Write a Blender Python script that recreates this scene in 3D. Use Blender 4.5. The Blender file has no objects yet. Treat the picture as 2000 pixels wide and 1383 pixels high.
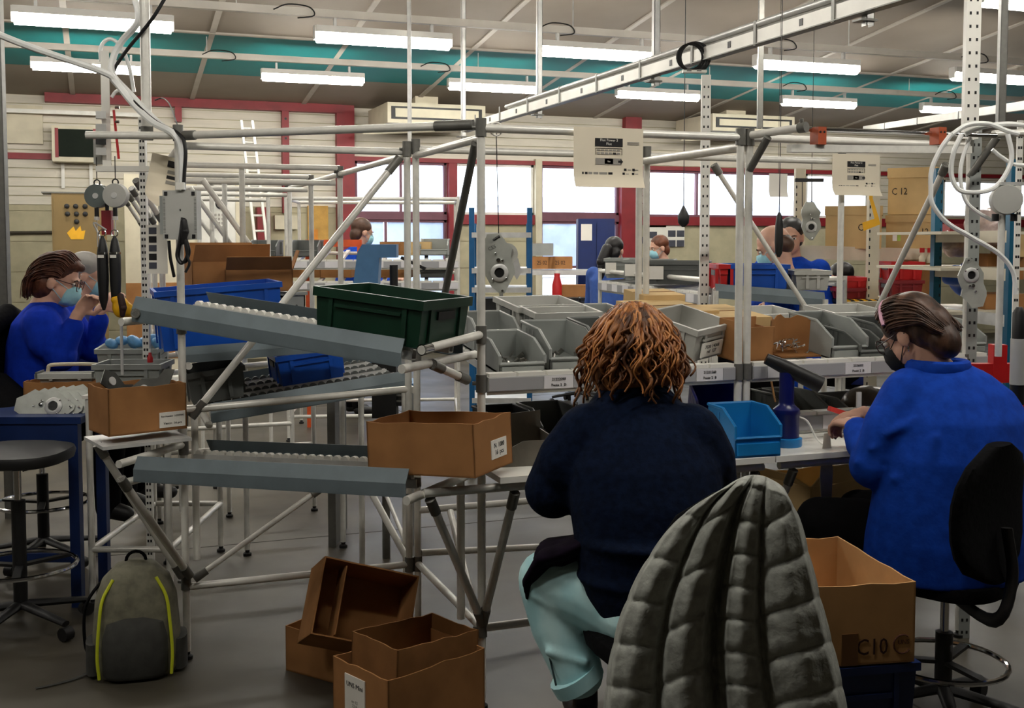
import bpy, bmesh, math, random
from mathutils import Vector as V, Matrix, Euler, noise

SC = bpy.context.scene
COL = SC.collection
rnd = random.Random(7)

# ------------------------------------------------------------------ camera
FPX, CX, PY0, CAMH = 2200.0, 1000.0, 604.5, 1.6
PITCH, YAW = math.radians(3.5), math.radians(20.0)
cam = bpy.data.cameras.new('camera'); camo = bpy.data.objects.new('camera', cam); COL.objects.link(camo)
camo.location = (0, 0, CAMH)
camo.rotation_euler = (math.pi/2 - PITCH, 0, -YAW)
cam.sensor_fit = 'HORIZONTAL'; cam.sensor_width = 36.0; cam.lens = 36.0*FPX/2000.0
cam.shift_y = -(691.5-PY0)/2000.0
cam.clip_start = .05; cam.clip_end = 200
SC.camera = camo

# ------------------------------------------------------------------ world (overcast daylight outside the windows), exposure
w = bpy.data.worlds.new('overcast'); SC.world = w; w.use_nodes = True
bg = w.node_tree.nodes['Background']; bg.inputs[0].default_value = (.86, .92, 1, 1); bg.inputs[1].default_value = 3.2
SC.view_settings.view_transform = 'Standard'; SC.view_settings.look = 'None'
SC.view_settings.gamma = 1.0; SC.view_settings.use_curve_mapping = False
SC.view_settings.exposure = 1.2
LAMP_STRENGTH = 26.0

# ------------------------------------------------------------------ picking world points from the photograph's pixel frame
_f = V((math.sin(YAW)*math.cos(PITCH), math.cos(YAW)*math.cos(PITCH), -math.sin(PITCH)))
_r = V((math.cos(YAW), -math.sin(YAW), 0)); _u = _r.cross(_f)
def ray(px, py): return _f + _r*((px-CX)/FPX) + _u*((PY0-py)/FPX)
_O = V((0, 0, CAMH)); _fh = V((math.sin(YAW), math.cos(YAW), 0))
def at(px, py, X=None, Y=None, z=None, d=None):
    r = ray(px, py)
    if X is not None: t = X/r.x
    elif Y is not None: t = Y/r.y
    elif z is not None: t = (z-CAMH)/r.z
    else: t = d/r.dot(_fh)
    return _O + r*t
def cw(x, d, z):                     # world point from camera-right x, forward d, height z
    return V((x*math.cos(YAW)+d*math.sin(YAW), -x*math.sin(YAW)+d*math.cos(YAW), z))

# ------------------------------------------------------------------ materials
def lin(c): return tuple(((v/255)/12.92 if v/255 <= .04045 else ((v/255+.055)/1.055)**2.4) for v in c[:3]) + (1,)
MATS = {}
def mat(name, rgb, rough=.6, metal=0., var=.12, scale=9., bump=0., emit=None, rgb2=None, spec=.5, coat=0., stretch=None, trans=None):
    if name in MATS: return MATS[name]
    m = bpy.data.materials.new(name); m.use_nodes = True; nt = m.node_tree; N = nt.nodes; L = nt.links
    b = N['Principled BSDF']; b.inputs['Roughness'].default_value = rough; b.inputs['Metallic'].default_value = metal
    b.inputs['Specular IOR Level'].default_value = spec; b.inputs['Coat Weight'].default_value = coat
    c = lin(rgb); c2 = lin(rgb2) if rgb2 else tuple(v*(1-var*2) for v in c[:3])+(1,)
    tc = N.new('ShaderNodeTexCoord'); nz = N.new('ShaderNodeTexNoise'); nz.inputs['Scale'].default_value = scale; nz.inputs['Detail'].default_value = 4
    src = tc.outputs['Object']
    if stretch:
        mp = N.new('ShaderNodeMapping'); mp.inputs['Scale'].default_value = stretch; L.new(src, mp.inputs[0]); src = mp.outputs[0]
    L.new(src, nz.inputs['Vector'])
    rp = N.new('ShaderNodeValToRGB'); rp.color_ramp.elements[0].position = .35; rp.color_ramp.elements[1].position = .62
    rp.color_ramp.elements[0].color = c2; rp.color_ramp.elements[1].color = c
    L.new(nz.outputs[0], rp.inputs[0]); L.new(rp.outputs[0], b.inputs['Base Color'])
    if bump:
        bn = N.new('ShaderNodeBump'); bn.inputs['Strength'].default_value = bump; bn.inputs['Distance'].default_value = .01
        L.new(nz.outputs[0], bn.inputs['Height']); L.new(bn.outputs[0], b.inputs['Normal'])
    if emit: b.inputs['Emission Color'].default_value = lin(rgb); b.inputs['Emission Strength'].default_value = emit
    if trans: b.inputs['Transmission Weight'].default_value = trans; b.inputs['IOR'].default_value = 1.2
    MATS[name] = m; return m

ALU = mat('anodised_aluminium', (226, 224, 216), .34, .12, .05, 30)
ALUD = mat('dark_alloy_joint', (112, 111, 105), .45, .3, .08, 30)
STEEL = mat('galvanised_steel', (212, 212, 209), .4, .25, .08, 14)
CHROME = mat('chrome', (225, 226, 228), .12, 1., .02, 10)
RAILG = mat('blue_grey_powder_coat', (112, 124, 130), .55, .1, .06, 12)
WHITEP = mat('white_paint', (232, 230, 222), .45, 0, .04, 6)
CREAM = mat('cream_paint', (214, 205, 180), .55, 0, .05, 6)
BLACK = mat('black_plastic', (20, 20, 21), .5, 0, .1, 20)
BLACKF = mat('black_fabric', (13, 13, 15), .95, 0, .2, 60, .2, spec=.1)
RUBBER = mat('black_rubber', (14, 14, 14), .7, 0, .1, 20)
CARD = mat('brown_cardboard', (166, 118, 74), .85, 0, .1, 7, .08, spec=.15)
CARDL = mat('pale_cardboard', (206, 176, 126), .85, 0, .07, 6, .05, spec=.15)
CARDI = mat('plain_cardboard_inside', (140, 98, 60), .9, 0, .12, 8, .08, spec=.1)
GREYB = mat('grey_bin_plastic', (150, 154, 150), .5, 0, .06, 10)
GREYL = mat('light_grey_bin_plastic', (184, 184, 178), .5, 0, .05, 8)
GREYD = mat('dark_grey_bin_plastic', (92, 95, 92), .5, 0, .07, 10)
GREENB = mat('dark_green_bin_plastic', (16, 52, 36), .42, 0, .12, 12)
BLUEB = mat('royal_blue_plastic', (12, 78, 178), .4, 0, .08, 8)
BLUEL = mat('sky_blue_plastic', (22, 124, 192), .4, 0, .07, 8)
BLUEN = mat('navy_plastic', (12, 22, 92), .3, 0, .1, 8)
REDP = mat('red_plastic', (196, 32, 34), .4, 0, .08, 8)
REDM = mat('oxide_red_paint', (142, 32, 40), .5, 0, .1, 6)
ORANGE = mat('rust_orange_bracket', (170, 76, 40), .55, 0, .1, 12)
YELLOW = mat('signal_yellow', (240, 180, 20), .5, 0, .06, 8)
PAPER = mat('white_paper', (236, 232, 222), .8, 0, .03, 4)
PAPERT = mat('cream_paper', (226, 216, 194), .8, 0, .03, 4)
INK = mat('black_ink', (24, 22, 24), .8, 0, .05, 8)
INKG = mat('grey_ink', (150, 146, 138), .8, 0, .05, 8)
LABEL = mat('label_white', (222, 220, 222), .6, 0, .03, 8)
LABELG = mat('label_grey', (160, 160, 162), .6, 0, .03, 8)
BLUEPOST = mat('rack_upright_blue', (20, 96, 150), .45, .1, .08, 8)
TEALPOST = mat('rack_upright_petrol', (18, 92, 122), .45, .1, .08, 8)
BENCHB = mat('dark_blue_enamel', (20, 44, 96), .4, 0, .1, 8)
BENCHW = mat('white_laminate', (234, 232, 224), .35, 0, .03, 4)
SKIN = mat('skin', (212, 164, 140), .55, 0, .07, 14)
WORKBLUE = mat('work_coat_blue', (20, 68, 176), .9, 0, .12, 26, .25, spec=.15)
MASKB = mat('surgical_mask_blue', (150, 202, 214), .85, 0, .05, 40)

# ------------------------------------------------------------------ mesh builder
class MB:
    def __init__(s): s.v = []; s.f = []; s.m = []; s.cur = 0
    def add(s, vs, fs):
        o = len(s.v); s.v += [V(p) for p in vs]
        for f in fs: s.f.append(tuple(i+o for i in f)); s.m.append(s.cur)
        return s
    def box(s, c, size, R=None, bev=0):
        hx, hy, hz = size[0]/2, size[1]/2, size[2]/2; c = V(c)
        vs = [V((x, y, z)) for z in (-hz, hz) for y in (-hy, hy) for x in (-hx, hx)]
        if R is not None: vs = [R @ p for p in vs]
        return s.add([c+p for p in vs], [(0, 2, 3, 1), (4, 5, 7, 6), (0, 1, 5, 4), (2, 6, 7, 3), (0, 4, 6, 2), (1, 3, 7, 5)])
    def bb(s, lo, hi): return s.box([(a+b)/2 for a, b in zip(lo, hi)], [abs(b-a) for a, b in zip(lo, hi)])
    def beam(s, p, q, wd, ht, up=(0, 0, 1)):
        p, q = V(p), V(q); d = (q-p); ln = d.length; y = d.normalized(); x = y.cross(V(up))
        if x.length < 1e-4: x = y.cross(V((1, 0, 0)))
        x.normalize(); z = x.cross(y)
        R = Matrix((x, y, z)).transposed()
        return s.box((p+q)/2, (wd, ln, ht), R)
    def ring(s, c, a, b, r, n):
        return [c + a*(math.cos(2*math.pi*i/n)*r) + b*(math.sin(2*math.pi*i/n)*r) for i in range(n)]
    def path(s, pts, rad, n=10, cap=True, closed=False, flat=1.0, up=None):
        pts = [V(p) for p in pts]; k = len(pts)
        rad = rad if isinstance(rad, (list, tuple)) else [rad]*k
        rings = []; pa = None
        for i, p in enumerate(pts):
            if closed: t = pts[(i+1) % k]-pts[i-1]
            else: t = pts[min(i+1, k-1)]-pts[max(i-1, 0)]
            t.normalize()
            if pa is None:
                ref = V(up) if up else (V((0, 0, 1)) if abs(t.z) < .9 else V((1, 0, 0)))
                a = t.cross(ref).normalized()
            else:
                a = (pa - t*pa.dot(t))
                a = a.normalized() if a.length > 1e-5 else t.cross(V((0, 0, 1))).normalized()
            b = a.cross(t); pa = a
            rings.append(s.ring(p, a, b*flat, rad[i], n))
        vs = [p for r in rings for p in r]; fs = []
        for i in range(k if closed else k-1):
            j = (i+1) % k
            for q in range(n):
                q2 = (q+1) % n
                fs.append((i*n+q, i*n+q2, j*n+q2, j*n+q))
        if cap and not closed:
            fs.append(tuple(range(n-1, -1, -1))); fs.append(tuple((k-1)*n+q for q in range(n)))
        return s.add(vs, fs)
    def tube(s, p, q, r, n=10, r2=None): return s.path([p, q], [r, r if r2 is None else r2], n)
    def lathe(s, prof, o=(0, 0, 0), ax=(0, 0, 1), n=20, cap=True):
        o = V(o); z = V(ax).normalized(); a = z.cross(V((0, 1, 0)) if abs(z.y) < .9 else V((1, 0, 0))).normalized(); b = z.cross(a)
        vs = []; fs = []
        for r, h in prof: vs += [o + z*h + a*(math.cos(2*math.pi*i/n)*r) + b*(math.sin(2*math.pi*i/n)*r) for i in range(n)]
        for j in range(len(prof)-1):
            for i in range(n):
                i2 = (i+1) % n; fs.append((j*n+i, j*n+i2, (j+1)*n+i2, (j+1)*n+i))
        if cap: fs.append(tuple(range(n-1, -1, -1))); fs.append(tuple((len(prof)-1)*n+i for i in range(n)))
        return s.add(vs, fs)
    def ell(s, c, r, n=14, m=9, R=None):
        c = V(c); vs = [V((0, 0, -r[2]))]; fs = []
        for j in range(1, m):
            t = -math.pi/2 + math.pi*j/m
            for i in range(n):
                p = 2*math.pi*i/n; vs.append(V((r[0]*math.cos(t)*math.cos(p), r[1]*math.cos(t)*math.sin(p), r[2]*math.sin(t))))
        vs.append(V((0, 0, r[2])))
        for i in range(n): fs.append((0, 1+(i+1) % n, 1+i)); fs.append((len(vs)-1, 1+(m-2)*n+i, 1+(m-2)*n+(i+1) % n))
        for j in range(m-2):
            for i in range(n):
                i2 = (i+1) % n; fs.append((1+j*n+i, 1+j*n+i2, 1+(j+1)*n+i2, 1+(j+1)*n+i))
        if R is not None: vs = [R @ p for p in vs]
        return s.add([c+p for p in vs], fs)
    def prism(s, poly, t, o=(0, 0, 0), ax=(1, 0, 0), ay=(0, 0, 1)):
        """2-D outline in the ax/ay plane, extruded by t along ax x ay (centred)"""
        o = V(o); ax = V(ax); ay = V(ay); nz = ax.cross(ay).normalized(); k = len(poly)
        vs = [o+ax*x+ay*y-nz*(t/2) for x, y in poly] + [o+ax*x+ay*y+nz*(t/2) for x, y in poly]
        fs = [tuple(range(k-1, -1, -1)), tuple(range(k, 2*k))] + [(i, (i+1) % k, k+(i+1) % k, k+i) for i in range(k)]
        return s.add(vs, fs)
    def rings(s, rs, cap=True):
        """loft through rings of equal length"""
        n = len(rs[0]); vs = [p for r in rs for p in r]; fs = []
        for j in range(len(rs)-1):
            for i in range(n):
                i2 = (i+1) % n; fs.append((j*n+i, j*n+i2, (j+1)*n+i2, (j+1)*n+i))
        if cap: fs.append(tuple(range(n-1, -1, -1))); fs.append(tuple((len(rs)-1)*n+i for i in range(n)))
        return s.add(vs, fs)
    def limb(s, pts, rad, n=14):
        """tapered limb with round ends for fusing"""
        s.path(pts, rad, n)
        for p, r in ((pts[0], rad[0]), (pts[-1], rad[-1])): s.ell(p, (r, r, r), 12, 8)
        for p, r in zip(pts[1:-1], rad[1:-1]): s.ell(p, (r*.99,)*3, 12, 8)
        return s
    def mesh(s, name, mats, org=(0, 0, 0), smooth=True, ang=40):
        me = bpy.data.meshes.new(name); o = V(org)
        me.from_pydata([tuple(p-o) for p in s.v], [], s.f)
        for m in (mats if isinstance(mats, (list, tuple)) else [mats]): me.materials.append(m)
        if any(s.m): me.polygons.foreach_set('material_index', s.m)
        bm = bmesh.new(); bm.from_mesh(me); bmesh.ops.recalc_face_normals(bm, faces=bm.faces); bm.to_mesh(me); bm.free()
        if smooth:
            me.polygons.foreach_set('use_smooth', [True]*len(me.polygons)); me.set_sharp_from_angle(angle=math.radians(ang))
        me.update(); return me
    def build(s, name, mats, parent=None, org=None, smooth=True, ang=40):
        if org is None: org = parent.get('_o', (0, 0, 0)) if parent is not None else (0, 0, 0)
        o = bpy.data.objects.new(name, s.mesh(name, mats, org, smooth, ang)); COL.objects.link(o)
        if parent is not None: o.parent = parent
        elif any(org): o.location = org
        return o
ORG = {}
def tag(o, label, cat, group=None):
    o['label'] = label; o['category'] = cat
    if group: o['group'] = group
    return o
def thing(name, label, cat, loc=(0, 0, 0), rot=(0, 0, 0), group=None, world=False):
    """Empty at the base of a thing. world=True: parts are given in world coordinates."""
    o = bpy.data.objects.new(name, None); COL.objects.link(o); o.location = loc; o.empty_display_size = .1
    o.rotation_euler = rot if not isinstance(rot, (int, float)) else (0, 0, rot)
    tag(o, label, cat, group)
    if world: ORG[o.name] = V(loc)
    return o
_b0 = MB.build
def _build(s, name, mats, parent=None, org=None, smooth=True, ang=40):
    if org is None and parent is not None:
        r = parent
        off = V((0, 0, 0))
        if parent.name in ORG: org = ORG[parent.name]
        else: org = (0, 0, 0)
    o = _b0(s, name, mats, parent, org if org is not None else (0, 0, 0), smooth, ang)
    if parent is not None: ORG[o.name] = V(org)
    return o
MB.build = _build
def sub(o, parent):                 # make o (just built as child of the same root) a sub-part of parent
    o.parent = parent; return o
def single(mb, name, mats, label, cat, loc=(0, 0, 0), group=None, **k):   # a thing that is one mesh; world coordinates
    o = mb.build(name, mats, None, loc, **k); return tag(o, label, cat, group)
def structure(mb, name, mats, parent=None, **k):
    o = mb.build(name, mats, parent, (0, 0, 0), **k)
    if parent is None: o['kind'] = 'structure'
    return o
def inst(src, parent=None, M=None, name=None):
    c = src.copy(); COL.objects.link(c); c.parent = parent
    if M is not None: c.matrix_local = M
    return c
def copy_tree(o, parent=None):
    c = o.copy(); COL.objects.link(c); c.parent = parent
    for ch in o.children: copy_tree(ch, c)
    return c
def fuse(mb, name, mats, parent=None, vox=.008, it=6, org=None, dec=None):
    """one continuous surface from overlapping closed volumes"""
    me = mb.mesh('tmp', mats, (0, 0, 0), False); t = bpy.data.objects.new('tmp', me); COL.objects.link(t)
    r = t.modifiers.new('r', 'REMESH'); r.mode = 'VOXEL'; r.voxel_size = vox; r.use_smooth_shade = True
    if it: sm = t.modifiers.new('s', 'SMOOTH'); sm.iterations = it; sm.factor = .5
    if dec: dc = t.modifiers.new('d', 'DECIMATE'); dc.ratio = dec
    dg = bpy.context.evaluated_depsgraph_get(); dg.update()
    nm = bpy.data.meshes.new_from_object(t.evaluated_get(dg)); nm.name = name
    bpy.data.objects.remove(t); bpy.data.meshes.remove(me)
    nm.materials.clear()
    for m in (mats if isinstance(mats, (list, tuple)) else [mats]): nm.materials.append(m)
    if org is None: org = ORG.get(parent.name, V((0, 0, 0))) if parent is not None else V((0, 0, 0))
    nm.transform(Matrix.Translation(-V(org)))
    nm.polygons.foreach_set('use_smooth', [True]*len(nm.polygons)); nm.update()
    o = bpy.data.objects.new(name, nm); COL.objects.link(o); o.parent = parent
    if parent is None: o.location = org
    return o
def text(s, size, M, m, parent=None, name='lettering', ext=.0004, align='CENTER', sx=1.0):
    """flat print; M places the text plane in world (or parent-local) space"""
    c = bpy.data.curves.new('t', 'FONT'); c.body = s; c.size = size; c.extrude = ext; c.align_x = align; c.align_y = 'CENTER'; c.resolution_u = 2
    t = bpy.data.objects.new('t', c); COL.objects.link(t)
    dg = bpy.context.evaluated_depsgraph_get(); dg.update()
    me = bpy.data.meshes.new_from_object(t.evaluated_get(dg)); bpy.data.objects.remove(t); bpy.data.curves.remove(c)
    me.name = name; me.materials.clear(); me.materials.append(m)
    me.transform(M @ Matrix.Diagonal((sx, 1, 1, 1)))
    if parent is not None and parent.name in ORG: me.transform(Matrix.Translation(-ORG[parent.name]))
    o = bpy.data.objects.new(name, me); COL.objects.link(o); o.parent = parent
    return o
def frame(o, ax, ay):
    """matrix whose local x = ax, y = ay, z = ax x ay at o"""
    ax = V(ax).normalized(); ay = V(ay); az = ax.cross(ay).normalized(); ay = az.cross(ax)
    M = Matrix((ax, ay, az)).transposed().to_4x4(); M.translation = V(o); return M
def arc(c, a, b, r, t0, t1, n=10):
    c, a, b = V(c), V(a), V(b)
    return [c + a*(r*math.cos(t0+(t1-t0)*i/n)) + b*(r*math.sin(t0+(t1-t0)*i/n)) for i in range(n+1)]
def spline(pts, n=8):
    """Catmull-Rom through pts"""
    P = [V(p) for p in pts]; P = [P[0]*2-P[1]] + P + [P[-1]*2-P[-2]]; out = []
    for i in range(1, len(P)-2):
        a, b, c, d = P[i-1:i+3]
        for k in range(n):
            t = k/n; out.append(.5*((2*b)+(c-a)*t+(2*a-5*b+4*c-d)*t*t+(3*b-a-3*c+d)*t**3))
    out.append(P[-2]); return out
RX, RY, RZ = V((1, 0, 0)), V((0, 1, 0)), V((0, 0, 1))
# ================================================================== the room
D = 15.5
CZ0, CSL = 3.43, .12
def cz(Y): return CZ0 + CSL*(D-Y)
WALLB = mat('cladding_cream', (216, 209, 193), .6, 0, .05, 3, stretch=(1, 1, 8))
BLOCK = mat('painted_block', (186, 178, 148), .75, 0, .08, 5, .1)
CEIL = mat('ceiling_sheet', (150, 138, 124), .75, 0, .06, 1.2)
TEAL = mat('teal_sheet', (22, 128, 130), .6, 0, .08, 1.5)
JOINT = mat('joint_strip', (188, 180, 168), .6, 0, .05, 4)
FLOORM = mat('sealed_concrete', (76, 71, 60), .42, 0, .12, 1.6, .03, rgb2=(56, 52, 45), spec=.35)
def floor_mat():
    m = FLOORM; nt = m.node_tree; N = nt.nodes; L = nt.links
    b = N['Principled BSDF']; n2 = N.new('ShaderNodeTexNoise'); n2.inputs['Scale'].default_value = 2.3; n2.inputs['Detail'].default_value = 8
    tc = [n for n in N if n.type == 'TEX_COORD'][0]; L.new(tc.outputs['Object'], n2.inputs['Vector'])
    mr = N.new('ShaderNodeMapRange'); mr.inputs[3].default_value = .32; mr.inputs[4].default_value = .62
    L.new(n2.outputs[0], mr.inputs[0]); L.new(mr.outputs[0], b.inputs['Roughness'])
floor_mat()
fl = structure(MB().bb((-6, -5, -.1), (22, D+.1, 0)), 'floor', FLOORM)
jm = MB()
for X in (-2.2, 2.6, 7.4): jm.bb((X, -5, 0), (X+.008, D, .0012))
for Y in (1.2, 6.0, 10.8): jm.bb((-6, Y, 0), (22, Y+.008, .0012))
structure(jm, 'floor_joint', mat('joint_sealant', (60, 56, 50), .8), fl)

def slope_box(mb, X0, X1, Y0, Y1, dz0, dz1):
    vs = [(X, Y, cz(Y)+dz) for dz in (dz0, dz1) for Y in (Y0, Y1) for X in (X0, X1)]
    mb.add(vs, [(0, 2, 3, 1), (4, 5, 7, 6), (0, 1, 5, 4), (2, 6, 7, 3), (0, 4, 6, 2), (1, 3, 7, 5)])
m = MB(); slope_box(m, -6, 22, -5, D+.1, 0, .12); ceil = structure(m, 'ceiling', CEIL)
xs = [-6] + [1.15+1.45*k for k in range(-4, 14)] + [22]
for a, b in zip(xs[:-1], xs[1:]):
    m = MB(); slope_box(m, a+.03, b-.03, 12.45, 14.05, -.012, 0); structure(m, 'teal_panel', TEAL, ceil)
for X in xs[1:-1]:
    m = MB(); slope_box(m, X-.03, X+.03, -5, D, -.016, 0); structure(m, 'joint_strip', JOINT, ceil)
m = MB(); slope_box(m, -6, 22, 12.41, 12.45, -.02, 0); structure(m, 'edge_strip', JOINT, ceil)

DARKW = mat('darkened_hall_wall', (70, 66, 60), .8)  # dark colour stands in for a dim hall and cuts bounce light
# ---- side walls, out of view
structure(MB().bb((-6.1, -5, 0), (-6, D, 6)), 'wall_left', DARKW)
structure(MB().bb((22, -5, 0), (22.1, D, 6)), 'wall_right', DARKW)
structure(MB().bb((-6, -5.1, 0), (22, -5, 6)), 'wall_rear', DARKW)

# ---- back wall with its openings
def wX(px): return at(px, 470, Y=D).x
def wZ(px, py): return at(px, py, Y=D).z
ZT = wZ(1000, 424)                     # transom line
ZW1 = wZ(1000, 322)                    # window head
holes = []                              # (x0,x1,z0,z1)
b1 = (wX(693), wX(871)); b2 = (wX(888), wX(1040)); b3 = (wX(1054), wX(1206)); b4 = (wX(1254), wX(1560)); b5 = (wX(1570), wX(1690)); b6 = (wX(1838), wX(2060))
zlow = wZ(1100, 606)
holes += [(b1[0], b1[1], zlow, ZW1), (b2[0], b2[1], ZT+.03, ZW1), (b3[0], b3[1], zlow-.5, ZW1), (b4[0], b4[1], ZT+.02, ZW1-.03), (b5[0], b5[1], ZT+.02, ZW1-.03), (b6[0], b6[1], ZT+.05, ZW1-.08)]
def wall_rects(x0, x1, z0, z1):
    xs = sorted({x0, x1} | {h[0] for h in holes} | {h[1] for h in holes})
    for a, b in zip(xs[:-1], xs[1:]):
        cut = [h for h in holes if h[0] <= a+1e-6 and h[1] >= b-1e-6]
        z = z0
        for h in sorted(cut, key=lambda h: h[2]):
            if h[2] > z: yield a, b, z, h[2]
            z = h[3]
        if z < z1: yield a, b, z, z1
m = MB()
for a, b, z0, z1 in wall_rects(-6, 22, 0, 3.6): m.bb((a, D, z0), (b, D+.1, z1))
wall = structure(m, 'wall_back', BLOCK, smooth=False)
# horizontal cladding boards above, wide wall panels below; each is its own piece
def board_row(z0, z1, th, nm, mt, gap=.006):
    xs = sorted({-3., 22.} | {h[0] for h in holes} | {h[1] for h in holes} | {wX(347), wX(552), wX(656), wX(1228)})
    for a, b in zip(xs[:-1], xs[1:]):
        if any(h[0] <= a+1e-6 and h[1] >= b-1e-6 and h[2] < z1-.01 and h[3] > z0+.01 for h in holes): continue
        m = MB(); m.bb((a, D-th, z0+gap), (b, D, z1-gap)); structure(m, nm, mt, wall, smooth=False)
z = 2.05
while z < 3.42:
    board_row(z, min(z+.115, 3.44), .02, 'cladding_board', WALLB); z += .115
z = .05
while z < 2.04:
    board_row(z, min(z+.385, 2.05), .014, 'wall_panel', BLOCK, .004); z += .385
# ---- red steel frame
def red(name, x0, x1, z0, z1, t=.08, mt=REDM): return structure(MB().bb((x0, D-t, z0), (x1, D-.015, z1)), name, mt)
red('trim_1', wX(95), wX(665), wZ(400, 213), wZ(400, 192), .16)
for i, (a, b, ya, yb) in enumerate([(345, 358, 262, 205), (551, 564, 420, 205), (656, 690, 640, 205), (1213, 1244, 640, 228), (1206, 1213, 640, 330), (872, 888, 640, 320), (1041, 1053, 640, 312)]):
    red('trim_%d' % (i+2), wX(a), wX(b), max(.0, wZ(1000, ya)), wZ((a+b)/2, yb), .14 if i != 6 else .12, CREAM if i == 6 else REDM)
red('trim_20', wX(0)-3, wX(104), wZ(50, 311), wZ(50, 299), .06)
red('trim_21', wX(690), wX(1206), ZW1, ZW1+.06)
red('trim_22', wX(1244), 22, ZW1-.03, ZW1+.03)
red('trim_23', wX(888), wX(1041), ZT-.11, ZT+.03)
red('trim_24', wX(1244), 22, ZT-.11, ZT+.02)
MAUVE = mat('weathered_red_paint', (120, 74, 88), .55, 0, .08, 6)
red('trim_25', wX(693), wX(871), ZT-.05, ZT+.03, .06, MAUVE); red('trim_26', wX(1054), wX(1206), ZT-.06, ZT+.04, .06, MAUVE)
m = MB()
for k in range(5): m.tube((wX(557.5), D-.145, wZ(557, 215+k*19)), (wX(557.5), D-.135, wZ(557, 215+k*19)), .016, 8)
m2 = m.build('bolt', BLACK, bpy.data.objects['trim_3'], (0, 0, 0))
# ---- glazing
def pane_mat(name, tint, frost, fcol):
    m = bpy.data.materials.new(name); m.use_nodes = True; nt = m.node_tree; N = nt.nodes; L = nt.links; N.remove(N['Principled BSDF'])
    tr = N.new('ShaderNodeBsdfTransparent'); tr.inputs[0].default_value = lin(tint)
    tl = N.new('ShaderNodeBsdfTranslucent'); tl.inputs[0].default_value = lin(fcol)
    df = N.new('ShaderNodeBsdfDiffuse'); df.inputs[0].default_value = lin(fcol)
    nz = N.new('ShaderNodeTexNoise'); nz.inputs['Scale'].default_value = 2.2; nz.inputs['Detail'].default_value = 5
    tc = N.new('ShaderNodeTexCoord'); L.new(tc.outputs['Object'], nz.inputs['Vector'])
    mr = N.new('ShaderNodeMapRange'); mr.inputs[1].default_value = .35; mr.inputs[2].default_value = .65; mr.inputs[3].default_value = frost[0]; mr.inputs[4].default_value = frost[1]
    L.new(nz.outputs[0], mr.inputs[0])
    a = N.new('ShaderNodeMixShader'); a.inputs[0].default_value = .35; L.new(tl.outputs[0], a.inputs[1]); L.new(df.outputs[0], a.inputs[2])
    x = N.new('ShaderNodeMixShader'); L.new(mr.outputs[0], x.inputs[0]); L.new(tr.outputs[0], x.inputs[1]); L.new(a.outputs[0], x.inputs[2])
    g = N.new('ShaderNodeBsdfGlossy'); g.inputs['Roughness'].default_value = .08
    y = N.new('ShaderNodeMixShader'); y.inputs[0].default_value = .05; L.new(x.outputs[0], y.inputs[1]); L.new(g.outputs[0], y.inputs[2])
    L.new(y.outputs[0], N['Material Output'].inputs[0]); return m
CLEAR = pane_mat('clear_pane', (250, 252, 255), (.02, .08), (220, 228, 236))
HAZY = pane_mat('hazy_pane', (238, 242, 250), (.2, .5), (226, 230, 238))
FROST = pane_mat('frosted_pane', (215, 222, 234), (.4, .9), (196, 206, 222))
n = 0
for (x0, x1), z0, z1, mt, k in [(b1, ZT+.03, ZW1, HAZY, 2), (b1, zlow, ZT-.05, FROST, 3), (b2, ZT+.03, ZW1, CLEAR, 1), (b3, ZT+.04, ZW1, HAZY, 1), (b3, 1.19, ZT-.06, FROST, 1), (b3, zlow-.5, 1.15, CLEAR, 1), (b4, ZT+.02, ZW1-.03, HAZY, 3), (b5, ZT+.02, ZW1-.03, CLEAR, 1), (b6, ZT+.05, ZW1-.08, CLEAR, 2)]:
    n += 1
    fr = MB(); t = .035
    fr.bb((x0, D-.03, z0), (x0+t, D+.05, z1)); fr.bb((x1-t, D-.03, z0), (x1, D+.05, z1)); fr.bb((x0, D-.03, z0), (x1, D+.05, z0+t)); fr.bb((x0, D-.03, z1-t), (x1, D+.05, z1))
    for j in range(1, k): xx = x0+(x1-x0)*j/k; fr.bb((xx-.015, D-.02, z0), (xx+.015, D+.05, z1))
    wd = structure(fr, 'window_%d' % n, MAUVE if mt in (FROST, HAZY) else WHITEP)
    for j in range(k):
        a = x0+(x1-x0)*j/k; b = x0+(x1-x0)*(j+1)/k
        structure(MB().bb((a+.03, D+.02, z0+.03), (b-.03, D+.026, z1-.03)), 'pane', mt, wd)
# something to see outside: yard and a pale hall opposite
yard = structure(MB().bb((-30, D+.1, -.12), (50, D+60, -.02)), 'ground_outside', mat('pale_yard', (150, 148, 142), .8, 0, .1, .4))
h = thing('distant_hall', 'pale blue grey hall seen hazily through the windows', 'building', (18, D+30, 0), world=True)
MB().bb((-4, D+30, 0), (40, D+40, 3.1)).build('wall', mat('pale_hall', (224, 228, 236), .7, 0, .04, .3), h)
MB().bb((-4.3, D+29.6, 3.1), (40.3, D+40.3, 3.45)).build('roof_edge', mat('hall_roof', (200, 206, 216), .6, 0, .04, .4), h)
for k in range(9): MB().bb((0+k*4.3, D+29.95, .9), (2.4+k*4.3, D+30.02, 2.1)).build('window', mat('hall_window', (178, 186, 204), .3), h)

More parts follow.
